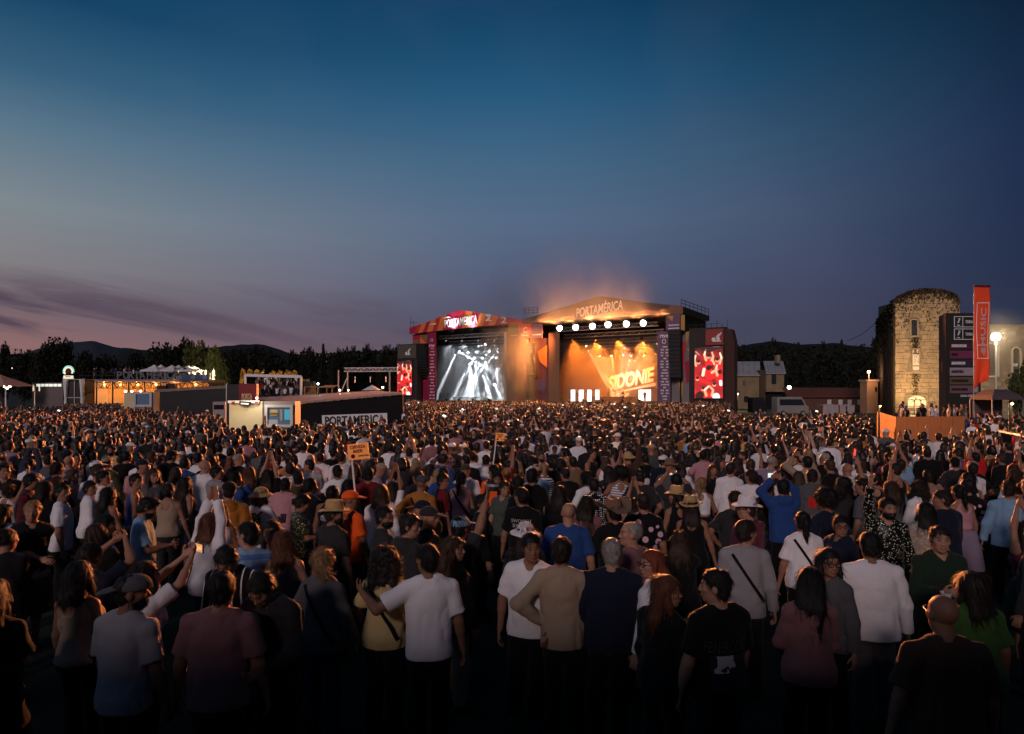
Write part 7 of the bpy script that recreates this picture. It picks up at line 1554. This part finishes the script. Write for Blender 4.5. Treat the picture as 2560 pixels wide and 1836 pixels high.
HATS = {'cap': 'cap', 'backcap': 'cap', 'bucket': 'bucket_hat', 'fedora': 'straw_hat', 'cowboy': 'cowboy_hat', 'beanie': 'beanie'}
TOPN = {'tee': 'shirt', 'long': 'shirt', 'tank': 'top', 'hoodie': 'hoodie', 'jacket': 'jacket', 'crop': 'top'}
PEOPLE = []
VR = random.Random(17)
def glasses_mesh():
    def f():
        m = MB()
        for sg in (-1, 1): m.tube([(sg*.032+math.cos(a)*.024, .108, .008+math.sin(a)*.018) for a in np.linspace(0, 2*math.pi, 11)], .0035, 5, False); m.tube([(sg*.056, .104, .012), (sg*.08, .02, .012), (sg*.08, -.02, .005)], .003, 4)
        m.tube([(-.01, .110, .012), (.01, .110, .012)], .003, 4); return m.mesh('glasses')
    return cached('glasses', f)
def shades_mesh():
    def f():
        m = MB()
        for sg in (-1, 1): m.lathe([(.001, 0), (.028, .002), (.028, .006), (.001, .008)], (sg*.034, .108, .006), 9, Matrix.Rotation(R(-90), 3, 'X')); m.tube([(sg*.056, .104, .012), (sg*.083, .02, .012), (sg*.083, -.02, .005)], .004, 4)
        return m.mesh('sunglasses')
    return cached('shades', f)
def person(px, py, k, rz, hair, top, bot, label, skin=0, extras=(), sc=1.0, short=None, group='people in the festival crowd', lod=None, loc=None):
    """head centre at pixel (px, py) when standing on the ground; hair 'kind:colour', top 'kind:colour[:pattern]'"""
    if k[1] == '0': k = k[0]+VR.choice('00112234')
    p = pose(k); hz = p.hc[2]*sc
    if loc is None:
        D = (CZ-hz)*F/(py-HY); h = Vector((p.hc[0], p.hc[1], 0))*sc; h.rotate(Euler((0, 0, R(rz)))); x = (px-CX)/F*D; base = Vector((x, D, 0))-h
    else: base = Vector(loc); D = base.y
    l = lod if lod is not None else (0 if D < 7.2 else (1 if D < 11.5 else 2))
    o = link('person', g_body(k, l), None, SKIN[skin], base, (0, 0, R(rz))); o.scale = (sc,)*3; tag(o, label, 'person', group); o['short'] = short or ''
    if k[1] in '01234RLCSQWD' and not extras: o.rotation_euler = (R(VR.gauss(1, 1.8)), R(VR.gauss(0, 2.0)), R(rz))
    Hm = p.Hmat()
    for spec in hair.split('+'):
        q = spec.split(':'); kd, c = q[0], q[1] if len(q) > 1 else 'black'
        if kd == 'bald': continue
        if kd in HATS:
            h = link(HATS[kd], g_hair('cap' if kd == 'backcap' else kd, l), o, cloth(c, q[2] if len(q) > 2 else None)); M = Hm.copy()
            if kd == 'backcap': M = M @ Matrix.Rotation(math.pi, 4, 'Z')
            h.matrix_local = M
        else: h = link('beard' if kd == 'beard' else 'hair', g_hair(kd, l), o, HM_(c)); h.matrix_local = Hm
    q = top.split(':'); sh = link(TOPN[q[0]], g_top(k, q[0], l), o, cloth(q[1], q[2] if len(q) > 2 else None))
    q = bot.split(':'); link(q[0], g_bot(k, q[0], l), o, cloth(q[1]))
    if D < 14: link('shoes', g_shoes(), o, cloth('dark grey'))
    for e in extras:
        if e == 'glasses': g_ = link('glasses', glasses_mesh(), o, M_black); g_.matrix_local = Hm
        elif e == 'shades': g_ = link('sunglasses', shades_mesh(), o, M_black); g_.matrix_local = Hm
        elif e == 'shades_up': g_ = link('sunglasses', shades_mesh(), o, M_black); g_.matrix_local = Hm @ Matrix.Translation((0, -.02, .075)) @ Matrix.Rotation(R(35), 4, 'X')
        elif e == 'strap':
            n_ = 26; V = []
            for t in np.linspace(0, 1, n_): x_, z_ = -.125+.30*t, (1.435 if k[0] == 'm' else 1.37)-.46*t; V += [(x_-.012, 0, z_-.008), (x_+.012, 0, z_+.008)]
            ms = bpy.data.meshes.new('strap'); ms.from_pydata(V, [], [(2*i, 2*i+2, 2*i+3, 2*i+1) for i in range(n_-1)])
            st_ = shirt_print(o, ms, 0, 0, cloth('black'), True, 'strap'); md_ = st_.modifiers.new('thick', 'SOLIDIFY'); md_.thickness = .008; md_.offset = 1
        elif e == 'chain': pass
    PEOPLE.append((px, py, D, o, dict(k=k, rz=rz, hair=hair, top=top, bot=bot)))
    return o
def shirt_print(o, me, cx, cz, m, back=True, name='print'):
    """lays flat lettering on the garment: every point is dropped onto the cloth"""
    sh = [c for c in o.children if c.name.split('.')[0] in ('shirt', 'hoodie', 'jacket', 'top')][0]
    b = BVHTree.FromPolygons([v.co for v in sh.data.vertices], [tuple(q.vertices) for q in sh.data.polygons]); sg = -1 if back else 1
    for v in me.vertices:
        x = v.co.x if back else -v.co.x; hit = b.ray_cast(Vector((cx+x, sg*1.0, cz+v.co.z)), Vector((0, -sg, 0)))
        v.co = (hit[0]+Vector((0, sg*.004, 0))) if hit[0] is not None else Vector((cx+x, sg*.12, cz+v.co.z))
    me.update(); return link(name, me, sh, m)
def quad_tess(w, h, nx, nz):
    me = bpy.data.meshes.new('patch'); V = [((i/nx-.5)*w, 0, (j/nz-.5)*h) for j in range(nz+1) for i in range(nx+1)]
    me.from_pydata(V, [], [(j*(nx+1)+i, j*(nx+1)+i+1, (j+1)*(nx+1)+i+1, (j+1)*(nx+1)+i) for j in range(nz) for i in range(nx)]); return me
def held(name, build, o, local, label, cat, rot=(0, 0, 0)):
    """a thing held by a person, placed in the world at that person's hand"""
    M = Matrix.Translation(o.location) @ Matrix.Rotation(o.rotation_euler[2], 4, 'Z') @ Matrix.Scale(o.scale[0], 4)
    e = empty(name, M @ Vector(local), 0, label, cat); e.rotation_euler = (Matrix.Rotation(o.rotation_euler[2], 3, 'Z') @ Euler(rot).to_matrix()).to_euler(); build(e); return e
def b_phone(screen=None):
    def f(e):
        MB().box((0, 0, 0), (.155, .012, .078)).build('case', M_black, e)
        if screen:
            MB().box((0, -.008, 0), (.143, .004, .068)).build('screen', screen, e); MB().box((-.02, -.0115, -.008), (.03, .002, .04)).box((.03, -.0115, .0), (.05, .002, .02)).build('screen_picture', emis('phone_stage', (1, .55, .25), 1.0), e)
    return f
def b_cup(c):
    def f(e): MB().lathe([(.001, 0), (.032, 0), (.044, .125), (.046, .128), (.041, .125), (.03, .004), (.001, .004)], n=14).build('cup', c, e)
    return f
M_cupw, M_cupr = mat('white_plastic_cup', (.75, .72, .70), .4), mat('red_plastic_cup', (.45, .03, .04), .4)
M_phs = emis('phone_screen', (.62, .85, .82), .85)
T_, LS = 'trousers:', 'long:'
HERO = []
def Hh(*a, **k): HERO.append((a, k)); return person(*a, **k)
dn, bk_, blk = 'trousers:denim', 'trousers:black', 'trousers:dark grey'
exec(HEROES)
# ---- the rest of the 300 that show largest: individuals between the ones above
TR = random.Random(21)
def localy(st, x, y): v = Vector((x-st.o.x, y-st.o.y)); return v.dot(st.b)
def blocked(x, y):
    px = CX+x/y*F
    if px < -60 or px > 2640: return True
    if 560 < px < 750 and y > 27.5: return True
    if 735 <= px < 1012:
        t_ = x/y; s_ = (t_*A1.y-A1.x)/(dr.x-t_*dr.y)
        if y > 31: return True
    if 380 < px <= 560 and y > 50: return True
    if 525 < px < 570 and 41 < y: return True
    if 300 < px <= 390 and y > 58.5: return True
    if px <= 300 and y > (86 if px > 155 else 68): return True
    if px > 1830 and y > 43: return True
    if 2180 < px < 2425 and y > 21.5: return True
    if px >= 2425 and y > 44: return True
    if localy(A, x, y) > -4.5 or localy(B, x, y) > -4.5: return True
    d_ = Matrix.Rotation(R(28), 2) @ Vector((x-pc.x, y-pc.y))
    if abs(d_.x) < 1.6 and abs(d_.y) < .65: return True
    return False
PTS = [(o.location.x, o.location.y) for _, _, _, o, _ in PEOPLE]
GRID = {}
def gput(x, y): GRID.setdefault((int(x//1.2), int(y//1.2)), []).append((x, y))
def gfree(x, y, r):
    i, j = int(x//1.2), int(y//1.2)
    return all((x-a)**2+(y-b)**2 > r*r for di in (-1, 0, 1) for dj in (-1, 0, 1) for a, b in GRID.get((i+di, j+dj), ()))
for q in PTS: gput(*q)
# sight lines to the faces and backs chosen above stay open: nobody is put right in front of them
def hides(x, y):
    px = CX+x/y*F; s_ = F/y
    for hx, hy, hd, _, _ in PEOPLE[:NH]:
        if y < hd-.15 and hd < 13 and abs(px-hx) < s_*.20+F/hd*.20 and y > hd-1.25-hd*.04: return True
    return False
NH = len(PEOPLE)
TOPW = [('black', 62), ('white', 46), ('dark grey', 14), ('navy', 10), ('grey', 8), ('light grey', 5), ('beige', 5), ('pink', 3), ('dusty pink', 3), ('red', 2), ('dark red', 3), ('olive', 3), ('denim', 4), ('light blue', 3), ('blue', 2), ('brown', 4), ('ochre', 1), ('lilac', 3), ('grey green', 3), ('yellow', 1), ('tan', 2), ('green', 1), ('plum', 2)]
TC = [c for c, n in TOPW for _ in range(n)]
MH = ['short:black']*6+['short:dark brown']*6+['quiff:black', 'quiff:dark brown', 'buzz:dark brown', 'buzz:black', 'receding:dark brown', 'receding:grey', 'short:brown', 'short:grey', 'bald', 'cap:black', 'cap:white', 'cap:beige', 'cap:navy', 'afro:black', 'short:brown']
FH = ['long:black']*5+['long:dark brown']*6+['long:brown']*3+['wavy:dark brown']*3+['wavy:brown', 'wavy:blond', 'bob:black', 'bob:dark brown', 'ponytail:black', 'ponytail:dark brown', 'ponytail:blond', 'bun:dark brown', 'lowbun:black', 'messy:brown', 'long:blond', 'long:auburn', 'curly:black', 'curly:dark brown', 'half:brown', 'bucket:white+long:dark brown']
PT = ['0']*7+['R']*4+['L']*3+['D', 'C', 'C', 'K', 'K', 'Q', 'S', 'S', 'U', 'F', 'O', 'W']
def rand_person(x, y):
    sx = 'm' if TR.random() < .52 else 'f'; t = TR.choice(PT); t = '0' if (t == 'W' and sx == 'f') else t
    hair = TR.choice(MH if sx == 'm' else FH)
    if sx == 'm' and TR.random() < .3 and 'bald' not in hair: hair += '+beard:'+('black' if 'black' in hair else 'dark brown')
    if hair.split(':')[0] in ('cap', 'bucket', 'fedora') and sx == 'm': hair += '+buzz:black'
    kind = TR.choice(['tee']*6+['long']*3+['hoodie', 'jacket', 'tank'] if sx == 'm' else ['tee']*4+['long']*3+['tank']*3+['crop', 'jacket'])
    c = TR.choice(TC); pat = TR.choice(['']*17+['print', 'stripes', 'plaid', 'floral'])
    if pat in ('plaid', 'floral') and kind in ('tank', 'crop'): pat = ''
    aim = math.degrees(math.atan2(-(4+TR.uniform(-10, 12)-x), 108-y)); rz = aim+TR.gauss(0, 20)
    if TR.random() < .10: rz += TR.choice((90, -90, 150, 180, -140))
    return dict(k=sx+t, rz=rz, hair=hair, top=kind+':'+c+(':'+pat if pat else ''), bot=TR.choice(['trousers:black']*4+['trousers:denim']*3+['trousers:dark grey', 'trousers:navy', 'shorts:beige', 'shorts:black'] if sx == 'm' else ['trousers:black']*4+['trousers:denim']*3+['skirt:black', 'skirt:olive', 'shorts:denim']), skin=TR.choice((0, 0, 1, 1, 1, 1, 2, 2)), sc=TR.uniform(.94, 1.05))
HAIRW = {'short': 'short %s hair', 'quiff': '%s swept up hair', 'buzz': 'cropped %s hair', 'receding': 'thinning %s hair', 'long': 'long %s hair', 'wavy': 'wavy %s hair', 'bob': '%s bob', 'ponytail': '%s ponytail', 'bun': '%s top knot', 'lowbun': '%s hair knot', 'messy': 'loose %s knot', 'curly': '%s curls', 'half': '%s hair', 'afro': '%s afro', 'cap': '%s cap', 'bucket': '%s bucket hat', 'fedora': '%s hat', 'beanie': '%s beanie', 'cowboy': '%s cowboy hat'}
TOPW_ = {'tee': 'T-shirt', 'long': 'shirt', 'tank': 'tank top', 'hoodie': 'hoodie', 'jacket': 'jacket', 'crop': 'crop top'}
PATW = {'print': 'printed', 'stripes': 'striped', 'plaid': 'checked', 'floral': 'flowered', '': ''}
USED = set(o['label'] for _, _, _, o, _ in PEOPLE)
MARKS = [(o.location.x, o.location.y, o['short']) for _, _, _, o, _ in PEOPLE if o['short']]
def describe(x, y, d):
    h = d['hair'].split('+')[0]; q = h.split(':'); hw = 'bald' if q[0] == 'bald' else HAIRW[q[0]] % q[1]
    t = d['top'].split(':'); tw = ' '.join(w for w in (PATW[t[2]] if len(t) > 2 else '', t[1], TOPW_[t[0]]) if w)
    act = {'D': ', looking down', 'C': ', arms folded', 'K': ', forearm raised', 'Q': ', hand at face', 'U': ', one arm up', 'F': ', both arms up', 'O': ', hands overhead', 'V': ', arms spread high'}.get(d['k'][1], '')
    near = sorted(MARKS, key=lambda m: (m[0]-x)**2+((m[1]-y)*.8)**2)[:10]
    who = 'person, bald, in '+tw if hw == 'bald' else 'person with '+hw+' in '+tw
    for a_ in ((act, '') if act else ('',)):
        for mx, my, s_ in near:
            pm, pp = mx/my, x/y
            for rel in (['left of' if pp < pm else 'right of'] if abs(pp-pm)*F > .3*F/y else (['behind'] if y > my else ['in front of'])):
                lab = who+a_+' '+rel+' '+s_
                if len(lab.replace(',', ' ').split()) <= 16 and lab not in USED: USED.add(lab); return lab
    for mx, my, s_ in near:
        lab = who+' near '+s_
        if len(lab.split()) <= 16 and lab not in USED: USED.add(lab); return lab
    w2 = 'person in '+tw
    for mx, my, s_ in near:
        for rel in ('close to', 'a little behind' if y > my else 'a little before', 'two steps from'):
            lab = w2+' '+rel+' '+s_
            if lab not in USED: USED.add(lab); return lab
    return who
N_IND = 290
cand = []
y = 4.3; 
while len(PEOPLE) < N_IND and y < 30:
    for _ in range(int(26*y/6)):
        x = TR.uniform(-.86, .86)*y; yy = y+TR.uniform(0, .42)
        if blocked(x, yy) or not gfree(x, yy, .50 if y > 6 else .58) or (y < 10 and hides(x, yy)): continue
        if len(PEOPLE) >= N_IND: break
        d = rand_person(x, yy)
        if yy < 6.0 and d['top'].split(':')[1] in ('white', 'light grey', 'beige', 'pink', 'yellow', 'light blue', 'red', 'lilac'): d['top'] = d['top'].split(':')[0]+':'+TR.choice(('black', 'dark grey', 'navy'))
        gput(x, yy); sh_ = describe(x, yy, d)
        p_ = pose(d['k']); hz = p_.hc[2]*d['sc']
        o = person(CX+x/yy*F, HY+(CZ-hz)/yy*F, d['k'], d['rz'], d['hair'], d['top'], d['bot'], sh_, d['skin'], (), d['sc'], loc=(x, yy, 0))
        if 7 < yy < 16 and d['k'][1] == 'F' and TR.random() < .7: held('phone', b_phone(M_phs if TR.random() < .5 else None), o, (0, .47, 1.73 if d['k'][0] == 'm' else 1.655), 'phone held up by the '+' '.join(sh_.replace('person with ', 'one with ').replace('person in ', 'one in ').replace(', both arms up', '').split()[:11]), 'phone')
    y += .42
Y_END = y
# ---- band on the two stages
def on_stage(st, px, yl, k, rz, hair, top, bot, lab, zz=1.75):
    w = st.M @ Vector((st.x(px, yl), yl, zz)); return person(px, 1000, k, rz, hair, top, bot, lab, 1, loc=w, lod=2, group='musicians on the stages')
on_stage(A, 1214, 2.0, 'mB', 150, 'short:black', 'tee:white', 'trousers:white', 'singer in white bending forward on the white lit stage')
on_stage(A, 1120, 4.5, 'mK', 170, 'short:black', 'tee:black', 'trousers:black', 'keyboard player at the left of the white lit stage')
gq = on_stage(B, 1557, 2.2, 'mC', 175, 'long:brown', 'tee:dark red', 'trousers:black', 'guitarist standing at the front of the orange stage')
on_stage(B, 1521, 6.5, 'mD', 180, 'short:dark brown', 'tee:tan', 'trousers:black', 'bass player under the left end of the band sign', 2.55)
on_stage(B, 1612, 4.0, 'mK', 170, 'short:black', 'tee:brown', 'trousers:black', 'keyboard player left of the square white panel')
on_stage(B, 1548, 7.0, 'mV', 180, 'short:black', 'tee:ochre', 'trousers:black', 'drummer with arms up behind the drum kit', 2.2)
e = empty('guitar', gq.location+Vector((-.25, -.42, 1.05)), SR, 'guitar held by the guitarist on the orange stage', 'guitar'); MB().lathe([(.01, -.04), (.17, -.04), (.17, .04), (.01, .04)], (0, 0, 0), 12, Matrix.Rotation(R(90), 3, 'X')).lathe([(.01, -.04), (.13, -.04), (.13, .04), (.01, .04)], (.18, 0, .06), 12, Matrix.Rotation(R(90), 3, 'X')).build('guitar_body', cloth('white'), e); MB().bar((.25, 0, .1), (.85, 0, .35), .05, .03).build('neck', M_wood, e)
w = B.M @ Vector((B.x(1546, 6.2), 6.2, 2.55)); e = empty('drum_kit', w, SR, 'pale drum kit on the riser below the band sign', 'drums'); MB().lathe([(.01, -.25), (.33, -.25), (.33, .25), (.01, .25)], (0, 0, .35), 16, Matrix.Rotation(R(90), 3, 'X')).build('bass_drum', cloth('white'), e)
for x_, z_ in ((-.28, .85), (.22, .85), (.62, .55)): MB().lathe([(.01, 0), (.2, 0), (.2, .22), (.01, .22)], (x_, .1, z_), 12).build('drum', cloth('beige'), e)
for x_, z_ in ((-.7, 1.25), (.75, 1.35)): c_ = MB().lathe([(.01, .02), (.26, 0), (.26, .012), (.01, .03)], (x_, .1, z_), 14).build('cymbal', mat('brass', (.7, .5, .2), .3, .05, metal=1), e); MB().bar((x_, .1, 0), (x_, .1, z_), .03).build('stand', M_alu, e)
for st, px, lab in ((B, 1552, 'microphone stand before the guitarist on the orange stage'), (A, 1214, 'microphone stand before the singer on the white lit stage'), (A, 1110, 'microphone stand at the left of the white lit stage')):
    w = st.M @ Vector((st.x(px, 1.2), 1.2, 1.75)); e = empty('microphone_stand', w, SR, lab, 'microphone'); MB().bar((0, 0, 0), (0, 0, 1.45), .03).bar((-.25, 0, .02), (.25, 0, .02), .04).build('stand', M_black, e); MB().lathe([(.01, 0), (.03, .01), (.04, .16), (.01, .2)], (0, 0, 1.42), 8).build('microphone', M_alu, e)
# ---- everyone farther away: one crowd, thousands of figures drawn from a set of full bodies
def crowd_mat(name, attr, rough, tex=False):
    m = bpy.data.materials.new(name); m.use_nodes = True; nd, lk = m.node_tree.nodes, m.node_tree.links; b = nd['Principled BSDF']; b.inputs['Roughness'].default_value = rough; b.inputs['Specular IOR Level'].default_value = .3
    a = N(nd, 'ShaderNodeAttribute', attribute_name=attr, attribute_type='INSTANCER'); lk.new(a.outputs['Color'], b.inputs['Base Color']); return m
CM = [crowd_mat('crowd_'+a, 'c_'+a, r) for a, r in (('skin', .5), ('hair', .45), ('top', .85), ('bottom', .85))]
def grab(me, M=None):
    n = len(me.vertices); V = np.zeros(n*3, np.float32); me.vertices.foreach_get('co', V); V = V.reshape(-1, 3)
    if M is not None: A_ = np.array(M); V = V@A_[:3, :3].T+A_[:3, 3]
    L = np.zeros(len(me.loops), np.int32); me.loops.foreach_get('vertex_index', L); return V, L.reshape(-1, 4)
KINDS_C = bpy.data.collections.new('crowd_kinds')
def crowd_kind(i, k, hair, top, h):
    p = pose(k); parts = [(grab(body_mesh('x', p, h)), 0), (grab(hair_mesh(hair, max(h*.7, .012)), p.Hmat()), 1), (grab(top_mesh('x', p, top, h*1.05, i)), 2), (grab(bottom_mesh('x', p, 'trousers', h*1.2, i)), 3)]
    V, Q, MI, o_ = [], [], [], 0
    for (v, q), mi in parts: V.append(v); Q.append(q+o_); MI.append(np.full(len(q), mi)); o_ += len(v)
    me = np_mesh('figure', np.concatenate(V), np.concatenate(Q)); 
    for m in CM: me.materials.append(m)
    me.polygons.foreach_set('material_index', np.concatenate(MI).astype(np.int32)); ob = bpy.data.objects.new('kind_%02d' % i, me); KINDS_C.objects.link(ob)
CK = [('m0', 'short', 'tee'), ('f0', 'long', 'tee'), ('mR', 'short', 'long'), ('fL', 'wavy', 'tank'), ('mS', 'cap', 'tee'), ('fR', 'bob', 'long'), ('mU', 'short', 'tee'), ('fF', 'long', 'tee'), ('mO', 'buzz', 'tee'), ('mV', 'short', 'tee'), ('fV', 'ponytail', 'tank'), ('fO', 'long', 'tee')]
for i, c in enumerate(CK): crowd_kind(i, *c, .024)
for i, c in enumerate(CK): crowd_kind(i+12, *c, .036)
nr = np.random.RandomState(5); P_, ID, RZ, SC, CS, CH, CT, CB = [], [], [], [], [], [], [], []
SKC = [(.44, .25, .17), (.34, .18, .115), (.27, .14, .085), (.14, .07, .04)]; HRC = [HAIRC[c] for c in ('black', 'black', 'dark brown', 'dark brown', 'brown', 'dark brown', 'black')]
def add_fig(x, y, z=0., up=.15, rz=None):
    far = 12 if y > 38 else 0; i = nr.choice([0, 0, 0, 1, 1, 1, 2, 2, 3, 3, 5, 5, 4]) if nr.uniform() > up else nr.randint(6, 12); c = CLOTH[TC[nr.randint(len(TC))]]; b_ = CLOTH[['black', 'black', 'denim', 'dark grey', 'navy', 'beige'][nr.randint(6)]]
    P_.append((x, y, z)); ID.append(i+far); SC.append(nr.uniform(.89, 1.07)); j = nr.uniform(.8, 1.15)
    aim = math.atan2(-(4+nr.uniform(-12, 12)-x), max(112-y, 6)); RZ.append((aim+nr.normal()*.35+(nr.choice([1.6, -1.6, 3.0]) if nr.uniform() < .08 else 0)) if rz is None else rz)
    CS.append(SKC[nr.choice([0, 0, 1, 1, 1, 2, 2, 3])]); CH.append(HRC[nr.randint(7)] if i not in (4, 16) else CLOTH[['black', 'white', 'beige', 'dark grey'][nr.randint(4)]]); CT.append(tuple(v*j for v in c)); CB.append(b_)
y = Y_END-.1
while y < 125:
    st_ = .50+.0042*max(0, y-20)
    n = int(1.64*y/st_*.92)
    for k in range(n):
        x = (k+nr.uniform(.05, .95))/n*1.66*y-.83*y; yy = y+nr.uniform(0, st_)
        if blocked(x, yy) or not gfree(x, yy, .36): continue
        if CX+x/yy*F > 2420 and nr.uniform() < .6: continue
        if math.sin(x*.9+1.3*math.sin(yy*.35))*math.sin(yy*.55+.7*math.sin(x*.6)) > .62 and nr.uniform() < .75: continue
        gput(x, yy); ly = min(-localy(A, x, yy), -localy(B, x, yy)); add_fig(x, yy, 0, .035+.30*max(0, 1-ly/26) if abs(x) < 45 else .03)
    y += st_
for k in range(70):                                     # on the terrace
    px = nr.uniform(196, 520); x = (px-CX)/F*(D0+1); 
    if nr.uniform() < .9: add_fig(x, D0+nr.uniform(.8, 3.5), zt, .05, math.atan2(-(4-x), 20)+nr.normal()*.6)
for k in range(80):                                     # under the terrace, against the glow
    px = nr.uniform(208, 520); add_fig((px-CX)/F*(D0-1), D0+nr.uniform(-3, 4), 0, .05, nr.uniform(-1.5, 1.5))
for k in range(5):                                      # seated rows of the grandstand
    for q in range(16): add_fig(((642+q*7+nr.uniform(-2, 2))-CX)/F*(Dg+1+k*1.1), Dg+1+k*1.1, (HY-990)/F*Dg+CZ+.45*k-.55, .06, -.6+nr.normal()*.4)
for k in range(26):                                     # on the orange stand and round the gazebo
    px = nr.uniform(2250, 2425); yy = nr.uniform(41, 48); add_fig((px-CX)/F*yy, yy, STAND_Z-.02, .0, nr.uniform(.6, 2.2))
for k in range(26): px = nr.uniform(2440, 2590); yy = nr.uniform(24, 46); add_fig((px-CX)/F*yy, yy, 0, .02, nr.uniform(.2, 2.6))
M_pl = emis('far_phone_light', (.85, .95, 1.0), 1.6); pm_ = MB().box((0, 0, 0), (.17, .012, .085)).mesh('phone'); pm_.materials.append(M_pl)
for k in range(24):                                     # lit phones held up far away
    x_, y_, _z = P_[nr.randint(len(P_))]
    if not (24 < y_ < 90) or _z > .1 or abs(x_) > 42: continue
    tag(link('phone', pm_, None, None, (x_, y_-.3, 1.78+nr.uniform(0, .25)), (nr.uniform(-.3, .3), nr.uniform(-.4, .4), nr.uniform(-.5, .5))), 'tiny glowing phone held up in the distant crowd', 'phone', 'glowing phones in the distant crowd')
me = bpy.data.meshes.new('crowd'); nP = len(P_); me.vertices.add(nP); me.vertices.foreach_set('co', np.array(P_, np.float32).ravel())
def pattr(nm, typ, val, key): a = me.attributes.new(nm, typ, 'POINT'); a.data.foreach_set(key, np.array(val).ravel())
pattr('kind_id', 'INT', np.array(ID, np.int32), 'value'); pattr('turn', 'FLOAT_VECTOR', np.array([(0, 0, r) for r in RZ], np.float32), 'vector'); pattr('size', 'FLOAT', np.array(SC, np.float32), 'value')
for nm, v in (('c_skin', CS), ('c_hair', CH), ('c_top', CT), ('c_bottom', CB)): pattr(nm, 'FLOAT_COLOR', np.array([tuple(c[:3])+(1,) for c in v], np.float32), 'color')
crowd = link('crowd', me); tag(crowd, 'dense distant festival crowd filling the field up to the stages', kind='stuff')
ng = bpy.data.node_groups.new('crowd_figures', 'GeometryNodeTree'); ng.interface.new_socket('Geometry', in_out='INPUT', socket_type='NodeSocketGeometry'); ng.interface.new_socket('Geometry', in_out='OUTPUT', socket_type='NodeSocketGeometry')
gn = ng.nodes; gi, go_ = gn.new('NodeGroupInput'), gn.new('NodeGroupOutput'); ip = gn.new('GeometryNodeInstanceOnPoints'); ci = gn.new('GeometryNodeCollectionInfo'); ci.inputs[0].default_value = KINDS_C; ci.inputs['Separate Children'].default_value = True; ci.inputs['Reset Children'].default_value = True
def named(nm, typ): n = gn.new('GeometryNodeInputNamedAttribute'); n.data_type = typ; n.inputs[0].default_value = nm; return [s for s in n.outputs if s.enabled][0]
L_ = ng.links.new; m2p = gn.new('GeometryNodeMeshToPoints'); L_(gi.outputs[0], m2p.inputs[0]); L_(m2p.outputs[0], ip.inputs['Points']); L_(ci.outputs[0], ip.inputs['Instance']); ip.inputs['Pick Instance'].default_value = True
L_(named('kind_id', 'INT'), ip.inputs['Instance Index']); L_(named('turn', 'FLOAT_VECTOR'), ip.inputs['Rotation']); L_(named('size', 'FLOAT'), ip.inputs['Scale']); L_(ip.outputs[0], go_.inputs[0])
md = crowd.modifiers.new('figures', 'NODES'); md.node_group = ng
for _, _, _, o, _ in PEOPLE:
    if 'short' in o: del o['short']
print('people', len(PEOPLE), 'crowd', nP, 'individuals up to', round(Y_END, 1), 'm; script', round(time.time()-T0, 1), 's')
